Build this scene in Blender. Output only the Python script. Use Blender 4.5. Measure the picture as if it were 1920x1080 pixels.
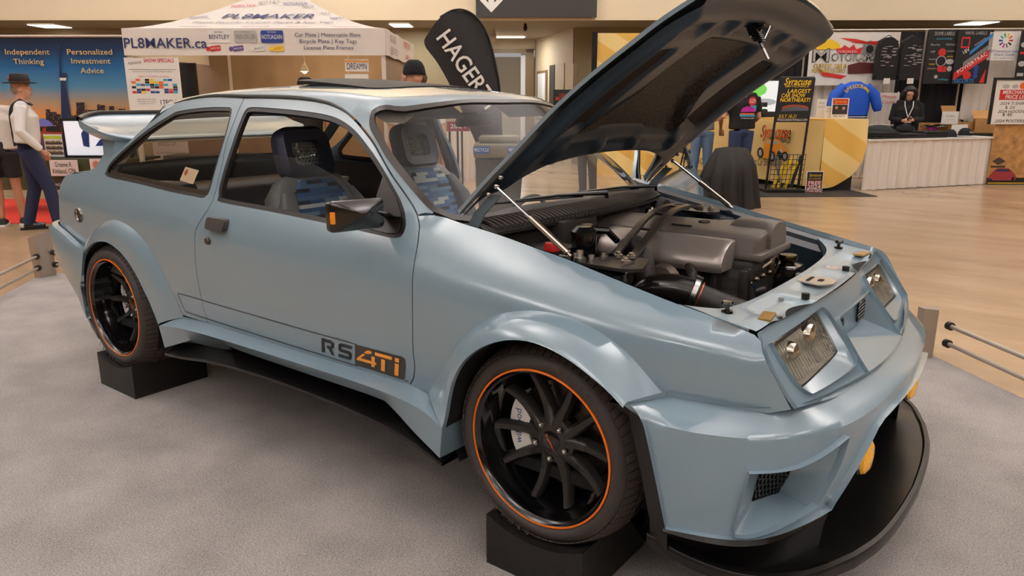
import bpy, bmesh, math, random
import numpy as np
from mathutils import Vector, Matrix
from mathutils.geometry import delaunay_2d_cdt
for _o in list(bpy.data.objects): bpy.data.objects.remove(_o)
SC = bpy.context.scene
COL = SC.collection
R = math.radians
PI = math.pi
# ---------------------------------------------------------------- camera
# world frame: the car's front axle centre line at x=0, car nose towards +x, z up, floor at z=0
CAMP = Vector((1.17515, -2.54680, 1.46275)); YAW = 2.217454; PITCH = 0.2456024
FX, FY = math.cos(YAW), math.sin(YAW)
cam = bpy.data.cameras.new('camera'); camo = bpy.data.objects.new('camera', cam); COL.objects.link(camo)
cam.sensor_width = 36.0; cam.lens = 1399.916 / 1920 * 36; cam.clip_start = 0.05; cam.clip_end = 200
_f = Vector((FX * math.cos(PITCH), FY * math.cos(PITCH), -math.sin(PITCH)))
camo.location = CAMP; camo.rotation_euler = _f.to_track_quat('-Z', 'Y').to_euler()
SC.camera = camo
# hall frame: s = metres to the right, d = metres ahead of the spot where the photographer stands
def W(s, d, z=0.0):
    return Vector((CAMP.x + FX * d + FY * s, CAMP.y + FY * d - FX * s, z))
HROT = YAW - PI / 2          # z rotation that turns local +y to 'ahead', local +x to 'right'
# ---------------------------------------------------------------- light of the hall
wld = bpy.data.worlds.new('hall_ambient'); SC.world = wld; wld.use_nodes = True
_bg = wld.node_tree.nodes['Background']; _bg.inputs[0].default_value = (1.0, 0.98, 0.97, 1); _bg.inputs[1].default_value = 0.34
def area(name, s, d, z, sx, sy, power, col=(1, .95, .88), aim=None, spread=180):
    l = bpy.data.lights.new(name, 'AREA'); l.shape = 'RECTANGLE'; l.size = sx; l.size_y = sy; l.energy = power; l.color = col
    l.spread = R(spread)
    o = bpy.data.objects.new(name, l); COL.objects.link(o); o.location = W(s, d, z)
    o.rotation_euler = (0, 0, HROT)
    if aim is not None:
        o.rotation_euler = (aim - o.location).to_track_quat('-Z', 'Y').to_euler()
    return o
# added, unseen fill lamps aimed up, turning the pale ceiling into a soft source
for _s in (-12, -4, 4, 12):
    for _d in (-12, -4, 4, 11):
        area('hall_uplighter', _s, _d, 6.3, 1.5, 1.5, 580, (1, .995, 1.08), W(_s, _d, 9))
for _s, _p in ((-16, 30), (-8, 66), (-3, 130), (3, 66), (10, 60), (17, 44)):
    area('wall_washer', _s, 14.3, 8.1, 1.2, .3, _p, (1, .97, .90), W(_s, 16.5, 4.6), 120)
SC.view_settings.view_transform = 'Standard'; SC.view_settings.look = 'None'
SC.view_settings.exposure = 0.0; SC.view_settings.gamma = 1.0; SC.view_settings.use_curve_mapping = False
try:
    SC.cycles.max_bounces = 8; SC.cycles.transparent_max_bounces = 16; SC.cycles.caustics_reflective = False; SC.cycles.caustics_refractive = False
    SC.cycles.use_denoising = True; SC.cycles.sample_clamp_indirect = 6
except Exception: pass
# ---------------------------------------------------------------- materials
_M = {}
def lin(c):
    return tuple(((v / 255) / 12.92 if v / 255 <= .04045 else ((v / 255 + .055) / 1.055) ** 2.4) for v in c)
def mat(name, rgb=(128, 128, 128), rough=.5, metal=0., coat=0., noise=0., nscale=40., bump=0., spec=.5, emit=0., trans=0., sheen=0., bscale=None, coatr=.03):
    """procedural principled material; rgb in 0-255 sRGB"""
    if name in _M: return _M[name]
    m = bpy.data.materials.new(name); m.use_nodes = True
    nt = m.node_tree; b = nt.nodes['Principled BSDF']
    c = lin(rgb) + (1,)
    b.inputs['Base Color'].default_value = c; b.inputs['Roughness'].default_value = rough; b.inputs['Metallic'].default_value = metal
    b.inputs['Coat Weight'].default_value = coat; b.inputs['Coat Roughness'].default_value = coatr
    b.inputs['Specular IOR Level'].default_value = spec
    if sheen: b.inputs['Sheen Weight'].default_value = sheen
    if trans: b.inputs['Transmission Weight'].default_value = trans
    if emit:
        b.inputs['Emission Color'].default_value = c; b.inputs['Emission Strength'].default_value = emit
    if noise or bump:
        tc = nt.nodes.new('ShaderNodeTexCoord'); n = nt.nodes.new('ShaderNodeTexNoise'); n.inputs['Scale'].default_value = nscale; n.inputs['Detail'].default_value = 4
        nt.links.new(tc.outputs['Object'], n.inputs['Vector'])
        if noise:
            mx = nt.nodes.new('ShaderNodeMix'); mx.data_type = 'RGBA'; mx.blend_type = 'MULTIPLY'; mx.inputs[0].default_value = 1
            rp = nt.nodes.new('ShaderNodeMapRange'); rp.inputs['To Min'].default_value = 1 - noise; rp.inputs['To Max'].default_value = 1 + noise
            nt.links.new(n.outputs['Fac'], rp.inputs['Value']); cb = nt.nodes.new('ShaderNodeCombineColor')
            for i in range(3): nt.links.new(rp.outputs[0], cb.inputs[i])
            mx.inputs[6].default_value = c; nt.links.new(cb.outputs[0], mx.inputs[7]); nt.links.new(mx.outputs[2], b.inputs['Base Color'])
        if bump:
            n2 = n
            if bscale:
                n2 = nt.nodes.new('ShaderNodeTexNoise'); n2.inputs['Scale'].default_value = bscale; nt.links.new(tc.outputs['Object'], n2.inputs['Vector'])
            bp = nt.nodes.new('ShaderNodeBump'); bp.inputs['Strength'].default_value = bump; bp.inputs['Distance'].default_value = .01
            nt.links.new(n2.outputs['Fac'], bp.inputs['Height']); nt.links.new(bp.outputs[0], b.inputs['Normal'])
    _M[name] = m; return m
def glass_mat(name, tint=(200, 205, 200), refl=1.0):
    if name in _M: return _M[name]
    m = bpy.data.materials.new(name); m.use_nodes = True; nt = m.node_tree; nt.nodes.clear()
    o = nt.nodes.new('ShaderNodeOutputMaterial'); t = nt.nodes.new('ShaderNodeBsdfTransparent'); g = nt.nodes.new('ShaderNodeBsdfGlossy')
    mx = nt.nodes.new('ShaderNodeMixShader'); lw = nt.nodes.new('ShaderNodeLayerWeight'); lw.inputs[0].default_value = .5; pw = nt.nodes.new('ShaderNodeMath'); pw.operation = 'POWER'; pw.inputs[1].default_value = 5; fr = nt.nodes.new('ShaderNodeMath'); fr.operation = 'MULTIPLY_ADD'; fr.inputs[1].default_value = .94; fr.inputs[2].default_value = .032 * refl; nt.links.new(lw.outputs['Facing'], pw.inputs[0]); nt.links.new(pw.outputs[0], fr.inputs[0])
    t.inputs[0].default_value = lin(tint) + (1,); g.inputs['Roughness'].default_value = .0
    nt.links.new(fr.outputs[0], mx.inputs[0]); nt.links.new(t.outputs[0], mx.inputs[1]); nt.links.new(g.outputs[0], mx.inputs[2]); nt.links.new(mx.outputs[0], o.inputs[0])
    _M[name] = m; return m
def nodes_of(name):
    m = bpy.data.materials.new(name); m.use_nodes = True; _M[name] = m
    return m, m.node_tree, m.node_tree.nodes['Principled BSDF']
# ---------------------------------------------------------------- mesh building
class MB:
    def __init__(s): s.v = []; s.f = []; s.mi = []
    def add(s, vs, fs, mi=0):
        o = len(s.v); s.v += [tuple(map(float, p)) for p in vs]; s.f += [tuple(i + o for i in f) for f in fs]; s.mi += [mi] * len(fs); return s
    def box(s, c, size, rot=None, mi=0, bev=0.):
        x, y, z = (k / 2 for k in size)
        if bev > 0:
            b = min(bev, x * .98, y * .98, z * .98); bm = bmesh.new(); bmesh.ops.create_cube(bm, size=1)
            for v in bm.verts: v.co = Vector((v.co.x * 2 * x, v.co.y * 2 * y, v.co.z * 2 * z))
            bmesh.ops.bevel(bm, geom=bm.edges[:], offset=b, segments=2, affect='EDGES', profile=.5)
            vs = [v.co.copy() for v in bm.verts]; bm.verts.index_update(); fs = [[v.index for v in f.verts] for f in bm.faces]; bm.free()
        else:
            vs = [Vector((a * x, b * y, d * z)) for a in (-1, 1) for b in (-1, 1) for d in (-1, 1)]
            fs = [(0, 1, 3, 2), (4, 6, 7, 5), (0, 4, 5, 1), (2, 3, 7, 6), (0, 2, 6, 4), (1, 5, 7, 3)]
        if rot is not None:
            vs = [rot @ p for p in vs]
        return s.add([p + Vector(c) for p in vs], fs, mi)
    def tube(s, pts, r, n=10, mi=0, cap=True, closed=False):
        pts = [Vector(p) for p in pts]; m = len(pts); rs = r if isinstance(r, (list, tuple)) else [r] * m
        rings = []; up = None
        for i, p in enumerate(pts):
            a = pts[(i - 1) % m] if (i > 0 or closed) else p; b = pts[(i + 1) % m] if (i < m - 1 or closed) else p
            t = (b - a).normalized()
            if up is None:
                up = Vector((0, 0, 1)) if abs(t.z) < .9 else Vector((1, 0, 0))
            x = t.cross(up).normalized(); up = x.cross(t).normalized()
            rings.append([p + (x * math.cos(2 * PI * k / n) + up * math.sin(2 * PI * k / n)) * rs[i] for k in range(n)])
        vs = [q for g in rings for q in g]; fs = []
        for i in range(m if closed else m - 1):
            j = (i + 1) % m
            for k in range(n): fs.append((i * n + k, i * n + (k + 1) % n, j * n + (k + 1) % n, j * n + k))
        if cap and not closed:
            fs.append(tuple(range(n))[::-1]); fs.append(tuple((m - 1) * n + k for k in range(n)))
        return s.add(vs, fs, mi)
    def cyl(s, a, b, r, r2=None, n=16, mi=0, cap=True):
        return s.tube([a, b], [r, r if r2 is None else r2], n, mi, cap)
    def lathe(s, prof, c=(0, 0, 0), axis='z', n=32, mi=0, a0=0., a1=2 * PI):
        full = abs(a1 - a0 - 2 * PI) < 1e-6; k = n if full else n + 1; vs = []
        for i in range(k):
            a = a0 + (a1 - a0) * i / n
            for r, h in prof:
                u, w = r * math.cos(a), r * math.sin(a)
                p = (u, w, h) if axis == 'z' else ((u, h, w) if axis == 'y' else (h, u, w))
                vs.append((p[0] + c[0], p[1] + c[1], p[2] + c[2]))
        m = len(prof); fs = []
        for i in range(n):
            j = (i + 1) % k
            for q in range(m - 1):
                fs.append((i * m + q, j * m + q, j * m + q + 1, i * m + q + 1))
        return s.add(vs, fs, mi)
    def loft(s, rails, mi=0, close=False):
        """rails: equal-length point lists"""
        n = len(rails[0]); vs = [p for r in rails for p in r]; fs = []; m = len(rails)
        for i in range(m if close else m - 1):
            j = (i + 1) % m
            for k in range(n - 1): fs.append((i * n + k, i * n + k + 1, j * n + k + 1, j * n + k))
        return s.add(vs, fs, mi)
    def prism(s, poly, h0, h1, fn=None, mi=0):
        """2D polygon extruded from h0 to h1; fn(u,v,h)->xyz"""
        fn = fn or (lambda u, v, h: (u, v, h)); n = len(poly)
        vs = [fn(u, v, h0) for u, v in poly] + [fn(u, v, h1) for u, v in poly]
        fs = [tuple(range(n))[::-1], tuple(range(n, 2 * n))] + [(i, (i + 1) % n, n + (i + 1) % n, n + i) for i in range(n)]
        return s.add(vs, fs, mi)
    def ball(s, c, r, n=12, m=8, mi=0):
        rx, ry, rz = r if isinstance(r, (tuple, list)) else (r, r, r); vs = []; fs = []
        for j in range(m + 1):
            t = PI * j / m
            for i in range(n):
                a = 2 * PI * i / n; vs.append((c[0] + rx * math.sin(t) * math.cos(a), c[1] + ry * math.sin(t) * math.sin(a), c[2] + rz * math.cos(t)))
        for j in range(m):
            for i in range(n): fs.append((j * n + i, (j + 1) * n + i, (j + 1) * n + (i + 1) % n, j * n + (i + 1) % n))
        return s.add(vs, fs, mi)
    def xf(s, M):
        s.v = [tuple(M @ Vector(p)) for p in s.v]; return s
    def build(s, name, mats, parent=None, smooth=35, recalc=True):
        me = bpy.data.meshes.new(name); me.from_pydata(s.v, [], s.f)
        mats = mats if isinstance(mats, (list, tuple)) else [mats]
        for m in mats: me.materials.append(m)
        if any(s.mi): me.polygons.foreach_set('material_index', s.mi)
        if recalc:
            bm = bmesh.new(); bm.from_mesh(me); bmesh.ops.remove_doubles(bm, verts=bm.verts[:], dist=1e-5); bmesh.ops.recalc_face_normals(bm, faces=bm.faces[:]); bm.to_mesh(me); bm.free()
        if smooth:
            me.polygons.foreach_set('use_smooth', [True] * len(me.polygons)); me.update()
            if smooth < 180: me.set_sharp_from_angle(angle=R(smooth))
        o = bpy.data.objects.new(name, me); COL.objects.link(o)
        if parent is not None: o.parent = parent
        return o
def tag(o, label=None, cat=None, group=None, kind=None):
    if label: o['label'] = label
    if cat: o['category'] = cat
    if group: o['group'] = group
    if kind: o['kind'] = kind
    return o
def thing(name, label, cat, loc=(0, 0, 0), rz=0., group=None):
    o = bpy.data.objects.new(name, None); COL.objects.link(o); o.location = loc; o.rotation_euler = (0, 0, rz); o.empty_display_size = .1
    return tag(o, label, cat, group)
def copy_tree(o, parent=None):
    c = o.copy(); COL.objects.link(c)
    if parent is not None: c.parent = parent
    for ch in [q for q in bpy.data.objects if q.parent == o]: copy_tree(ch, c)
    return c
def spl(pts, n=6, thr=40, closed=False):
    """smooth a polyline (any dimension) with Catmull-Rom, keeping corners sharper than thr degrees"""
    P = [np.array(p, float) for p in pts]; m = len(P); out = []
    def corner(i):
        if not closed and (i == 0 or i == m - 1): return True
        a = P[i] - P[i - 1]; b = P[(i + 1) % m] - P[i]; d = np.dot(a, b) / (np.linalg.norm(a) * np.linalg.norm(b) + 1e-12)
        return math.degrees(math.acos(max(-1, min(1, d)))) > thr
    cr = [corner(i) for i in range(m)]
    for i in range(m if closed else m - 1):
        p1, p2 = P[i], P[(i + 1) % m]
        p0 = P[i - 1] if not cr[i] else 2 * p1 - p2
        p3 = P[(i + 2) % m] if not cr[(i + 1) % m] else 2 * p2 - p1
        for k in range(n):
            t = k / n
            out.append(.5 * (2 * p1 + (p2 - p0) * t + (2 * p0 - 5 * p1 + 4 * p2 - p3) * t * t + (3 * p1 - p0 - 3 * p2 + p3) * t ** 3))
    if not closed: out.append(P[-1])
    return [tuple(p) for p in out]
def resample(pts, n, closed=False):
    P = np.array(pts, float)
    if closed: P = np.vstack([P, P[:1]])
    L = np.concatenate([[0], np.cumsum(np.linalg.norm(np.diff(P, axis=0), axis=1))]); t = np.linspace(0, L[-1], n + 1 if closed else n)
    if closed: t = t[:-1]
    return [tuple(np.interp(q, L, P[:, k]) for k in range(P.shape[1])) for q in t]
def inset(poly, d):
    """offset a closed 2D polygon inwards by d (outwards when negative)"""
    n = len(poly); A = sum(poly[i][0] * poly[(i + 1) % n][1] - poly[(i + 1) % n][0] * poly[i][1] for i in range(n)); sg = 1 if A > 0 else -1; out = []
    for i in range(n):
        a, b, c = (np.array(poly[j]) for j in (i - 1, i, (i + 1) % n))
        e1 = b - a; e2 = c - b; n1 = np.array((-e1[1], e1[0])) / (np.linalg.norm(e1) + 1e-12); n2 = np.array((-e2[1], e2[0])) / (np.linalg.norm(e2) + 1e-12)
        q = n1 + n2; L = np.dot(q, q); q = q * (2 / max(L, .8)) if L > 1e-9 else n1
        out.append(tuple(b + q * d * sg))
    return out
def inside(P, poly):
    x, y = P[:, 0], P[:, 1]; r = np.zeros(len(P), bool); n = len(poly)
    for i in range(n):
        (x1, y1), (x2, y2) = poly[i], poly[(i + 1) % n]
        if y1 == y2: continue
        c = ((y1 > y) != (y2 > y)) & (x < (x2 - x1) * (y - y1) / (y2 - y1) + x1); r ^= c
    return r
def dist_poly(P, poly):
    d = np.full(len(P), 1e9); n = len(poly)
    for i in range(n):
        a = np.array(poly[i]); b = np.array(poly[(i + 1) % n]); ab = b - a; t = np.clip(((P - a) @ ab) / (ab @ ab + 1e-15), 0, 1)
        d = np.minimum(d, np.linalg.norm(P - (a + t[:, None] * ab), axis=1))
    return d
def panel(mb, outline, holes, fn, step=.03, rim=.015, sgn=1, mi=0, stepv=None, off=0.):
    """fill a 2D outline (with holes), map it by fn(u,v)->xyz and fold its edges inwards by rim"""
    stepv = stepv or step
    def dens(poly):
        out = []; n = len(poly)
        for i in range(n):
            a = np.array(poly[i]); b = np.array(poly[(i + 1) % n]); k = max(1, int(math.ceil(math.hypot((b[0] - a[0]) / step, (b[1] - a[1]) / stepv))))
            out += [tuple(a + (b - a) * j / k) for j in range(k)]
        return out
    loops = [dens(outline)] + [dens(h) for h in holes]
    xs = [p[0] for p in outline]; ys = [p[1] for p in outline]
    gx = np.arange(min(xs), max(xs), step); gy = np.arange(min(ys), max(ys), stepv); G = np.array([(a, b) for a in gx for b in gy])
    ok = inside(G, outline)
    for h in holes: ok &= ~inside(G, h)
    G = G[ok]; S = np.array([1 / step, 1 / stepv])
    ok = np.ones(len(G), bool)
    for l in [outline] + list(holes): ok &= dist_poly(G * S, [tuple(np.array(p) * S) for p in l]) > .45
    G = G[ok]
    vs = []; ed = []
    for l in loops:
        o = len(vs); vs += [Vector(p) for p in l]; ed += [(o + i, o + (i + 1) % len(l)) for i in range(len(l))]
    vs += [Vector(p) for p in G]
    V, E, Fc = delaunay_2d_cdt(vs, ed, [], 0, 1e-7)[:3]
    C = np.array([sum((np.array(V[i]) for i in f), np.zeros(2)) / len(f) for f in Fc]); ok = inside(C, outline)
    for h in holes: ok &= ~inside(C, h)
    Fc = [f for f, k in zip(Fc, ok) if k]
    def nrm(u, v):
        e = 1e-3; a = np.array(fn(u + e, v)) - np.array(fn(u - e, v)); b = np.array(fn(u, v + e)) - np.array(fn(u, v - e)); n = np.cross(a, b); return sgn * n / (np.linalg.norm(n) + 1e-12)
    pts = []
    for q in V:
        p = np.array(fn(q[0], q[1]), float)
        if off: p = p + off * nrm(q[0], q[1])
        pts.append(p)
    mb.add(pts, Fc, mi)
    if rim:
        for l in loops:
            a = [np.array(fn(*p), float) + (off * nrm(*p) if off else 0) for p in l]; nn = [nrm(*p) for p in l]; b = [p - rim * q for p, q in zip(a, nn)]; n = len(l)
            mb.add(a + b, [(i, (i + 1) % n, n + (i + 1) % n, n + i) for i in range(n)], mi)
    return mb
def rrect(w, h, r=.02, n=4, cx=0., cy=0.):
    o = []
    for (sx, sy, a0) in ((1, 1, 0), (-1, 1, 90), (-1, -1, 180), (1, -1, 270)):
        for k in range(n + 1):
            a = R(a0 + 90 * k / n); o.append((cx + sx * (w / 2 - r) + r * math.cos(a), cy + sy * (h / 2 - r) + r * math.sin(a)))
    return o
# ---------------------------------------------------------------- lettering
def text_mesh(s, size, bold=0., shear=0., ext=.0, sx=1., align='CENTER', space=1.):
    """vertices and faces of a line of lettering in its own xy plane"""
    c = bpy.data.curves.new('t', 'FONT'); c.body = s; c.size = size; c.offset = min(bold, size * .012); c.shear = shear; c.extrude = ext; c.align_x = align; c.align_y = 'CENTER'; c.space_character = space; c.resolution_u = 3; c.space_line = .9
    o = bpy.data.objects.new('t', c); COL.objects.link(o); dg = bpy.context.evaluated_depsgraph_get(); me = bpy.data.meshes.new_from_object(o.evaluated_get(dg))
    vs = [(v.co.x * sx, v.co.y, v.co.z) for v in me.vertices]; fs = [tuple(p.vertices) for p in me.polygons]
    bpy.data.objects.remove(o); bpy.data.curves.remove(c); bpy.data.meshes.remove(me); return vs, fs
def text(mb, s, size, fn, u=0., v=0., width=None, mi=0, rot=0., **k):
    """lettering laid on fn(u,v,h); fitted to width when given"""
    vs, fs = text_mesh(s, size, **k)
    if not vs: return mb
    if width:
        xs = [p[0] for p in vs]; w = max(xs) - min(xs); f = width / w if w > 0 else 1; vs = [(p[0] * f, p[1], p[2]) for p in vs]
    cr, sr = math.cos(rot), math.sin(rot)
    return mb.add([fn(u + p[0] * cr - p[1] * sr, v + p[0] * sr + p[1] * cr, p[2]) for p in vs], fs, mi)
# ================================================================ the show car
PAINT = mat('blue_grey_paint', (122, 145, 158), rough=.28, coat=1., coatr=.015, spec=.4); PAINT.node_tree.nodes['Principled BSDF'].inputs['Coat IOR'].default_value = 1.68
GLOSSB = mat('gloss_black', (10, 10, 11), rough=.12, coat=.6)
SATINB = mat('satin_black', (16, 15, 15), rough=.27)
SEALB = mat('window_seal_black', (22, 20, 19), rough=.4)
RUBBER = mat('black_rubber', (24, 23, 22), rough=.55)
PLAST = mat('black_plastic', (30, 28, 27), rough=.5, bump=.05, nscale=300)
DARK = mat('dark_void', (8, 8, 8), rough=.9)
CHROME = mat('chrome', (215, 215, 215), rough=.08, metal=1.)
STEEL = mat('bright_steel', (190, 188, 184), rough=.25, metal=1.)
GLASS = glass_mat('car_glass', (240, 241, 237)); GLASSD = glass_mat('tinted_glass', (228, 222, 212))
BROWNM = mat('dark_decal', (62, 56, 52), rough=.4); BLACKM = mat('black_decal', (26, 25, 25), rough=.4); ORANGEM = mat('orange_decal', (250, 165, 62), rough=.45)
_T = np.array([[-3.40, .985, .770, 1.125, .690], [-3.20, .979, .800, 1.125, .715], [-2.60, .953, .832, 1.115, .765], [-1.70, .925, .845, 1.066, .785], [-1.00, .906, .845, 1.042, .785],
    [-0.60, .897, .840, 1.055, .755], [-0.45, .894, .836, 1.060, .715], [-0.30, .891, .832, 1.040, .690], [-0.10, .885, .824, 1.010, .678], [0.10, .876, .812, .967, .674],
    [0.35, .866, .785, .918, .672], [0.56, .846, .745, .876, .672], [0.75, .800, .695, .836, .660]])
_GX = np.arange(-4.2, 1.6, .01); _kk = np.exp(-.5 * (np.arange(-40, 41) * .01 / .10) ** 2); _kk /= _kk.sum()
def _ext(j):
    y = np.interp(_GX, _T[:, 0], _T[:, j]); a, b = _T[-2], _T[-1]; y = np.where(_GX > b[0], b[j] + (b[j] - a[j]) / (b[0] - a[0]) * (_GX - b[0]), y)
    return np.convolve(np.pad(y, 40, mode='edge'), _kk, 'valid')
_GT = {j: _ext(j) for j in (1, 2, 3, 4)}
def _sm(x, j): return float(np.interp(x, _GX, _GT[j]))
def sect(x, z):
    """half width of the body at station x and height z"""
    zc, wc, zt, wt = (_sm(x, j) for j in (1, 2, 3, 4))
    d = max(0., min((zc - z) / (zc - .64), 1.)); w = wc + .012 * math.sin(d * PI / 2); e = .64 - z
    if e > 0: w -= .1 * e + .25 * e * e
    r = min(.012 + .016 * min(1., max(0., (x + .5) / .6)), .3 * (zt - zc)); t = (z - zc) / r       # soft shoulder crease
    k = r * (t if t > 30 else math.log1p(math.exp(t)))
    g = min(1., max(0., (x + .55) / .12)); s = min(k / (zt - zc), 1. + .6 * g); w -= (wc - wt) * (.55 * s + .45 * s * s); h = z - zt
    return w - ((1 - g) * (.4 * h + .25 * h * h) if h > 0 else 0)
def side_z(x, y):
    """height of the greenhouse side at (x,y)"""
    zt, wt = _sm(x, 3), _sm(x, 4); q = wt - abs(y)
    return zt + ((-.4 + math.sqrt(.16 + q)) / .5 if q > -.1 else q * 2.5)
def roof0(x): return float(np.interp(x, [-2.6, -2.3, -2.0, -1.6, -1.2, -.9, -.7, -.3], [1.46, 1.517, 1.540, 1.546, 1.530, 1.500, 1.47, 1.38]))
def roof0s(x): return (roof0(x - .12) + 2 * roof0(x) + roof0(x + .12)) / 4
def _s3(a, b, x): t = min(1, max(0, (x - a) / (b - a))); return t * t * (3 - 2 * t)
def screen_z(x, y): return 1.467 - .86 * (x + .815) - (.37 - .08 * _s3(-.85, -.6, x)) * _s3(.10, .62, abs(y)) * y * y
def smin(a, b, k): h = max(k - abs(a - b), 0) / k; return min(a, b) - h * h * k / 4
def top_z(x, y):
    return smin(smin(roof0s(x) - .12 * y * y, screen_z(x, y), .04), side_z(x, y), .07)
def SIDE(sd): return lambda u, v: (u, sd * sect(u, v), v)
car = thing('car', 'pale blue-grey wide-body sports hatchback with raised bonnet standing on black blocks', 'car')
def P(name, mb, m, parent=None, smooth=35, label=None, kind=None):
    o = mb.build(name, m, parent or car, smooth); return tag(o, label, None, None, kind)
# ---- traced outlines (x,z) on the body side
QWIN = spl([(-2.739, 1.108), (-2.718, 1.157), (-2.592, 1.240), (-2.442, 1.327), (-2.294, 1.394), (-2.23, 1.413), (-2.04, 1.429), (-1.869, 1.432), (-1.833, 1.428), (-1.815, 1.411), (-1.795, 1.326), (-1.786, 1.202), (-1.786, 1.092), (-1.8, 1.07), (-1.819, 1.062), (-1.897, 1.064), (-2.082, 1.07), (-2.39, 1.087), (-2.667, 1.097)], 3, 50, True)
DWIN = spl([(-1.672, 1.055), (-1.704, 1.075), (-1.717, 1.122), (-1.719, 1.241), (-1.722, 1.372), (-1.719, 1.416), (-1.695, 1.432), (-1.577, 1.431), (-1.364, 1.421), (-1.195, 1.407), (-1.094, 1.387), (-1.002, 1.352), (-0.906, 1.297), (-0.809, 1.231), (-0.715, 1.156), (-0.671, 1.114), (-0.648, 1.081), (-0.63, 1.036), (-0.634, 1.018), (-0.667, 1.013), (-0.757, 1.018), (-1.039, 1.033), (-1.364, 1.046)], 3, 50, True)
_dr = [(-1.79, .512), (-1.79, .544), (-1.796, .59), (-1.799, .652), (-1.812, .72), (-1.818, .814), (-1.811, .907), (-1.801, .937), (-1.774, .977), (-1.742, 1.03), (-1.737, 1.088), (-1.745, 1.196), (-1.764, 1.276), (-1.768, 1.40), (-1.764, 1.474)]   # rear shut line, upwards
_dt = [(-1.764, 1.474), (-1.561, 1.477), (-1.378, 1.471), (-1.235, 1.458), (-1.162, 1.443), (-1.084, 1.419), (-1.002, 1.381), (-.897, 1.32), (-.82, 1.262), (-.753, 1.210), (-.683, 1.161), (-.629, 1.12), (-.595, 1.086)]  # along the gutter and A pillar
_df = [(-.595, 1.086), (-.568, 1.039), (-.545, .986), (-.528, .90), (-.523, .80), (-.522, .643), (-.521, .60), (-.534, .549), (-.559, .514)]
DREAR, DTOP, DFRONT = spl(_dr, 3, 60), spl(_dt, 4, 60), spl(_df, 4, 60)
DOOR = DREAR[:-1] + DTOP[:-1] + DFRONT + [(-.73, .512), (-1.1, .511), (-1.45, .511)]
def arch(cx, r, a0, a1, n=16, cz=.45): return [(cx + r * math.cos(R(a0 + (a1 - a0) * i / n)), cz + r * math.sin(R(a0 + (a1 - a0) * i / n))) for i in range(n + 1)]
CEDGE = spl([(-2.289, 1.452), (-2.335, 1.428), (-2.492, 1.335), (-2.62, 1.25), (-2.80, 1.16), (-2.93, 1.118), (-3.06, 1.094), (-3.19, 1.078), (-3.225, 1.05), (-3.235, .985), (-3.25, .867), (-3.265, .79)], 3, 60)
QUART = list(reversed(DREAR)) + arch(-2.609, .40, 9, 140) + [(-3.05, .73), (-3.265, .775)] + list(reversed(CEDGE)) + [(-2.165, 1.473), (-1.995, 1.483), (-1.85, 1.481)]
WTOP = spl([(-.545, 1.092), (-.418, 1.07), (-.28, 1.046), (-.151, 1.021), (-.029, .998), (.132, .962), (.304, .926), (.414, .905), (.56, .873)], 3, 60)
WING = WTOP + [(.583, .862), (.610, .825), (.635, .787), (.684, .706), (.63, .686), (.539, .687), (.42, .687)] + arch(0, .385, 38, 172) + [(-.476, .503), (-.559, .514)] + list(reversed(DFRONT))[1:]
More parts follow.
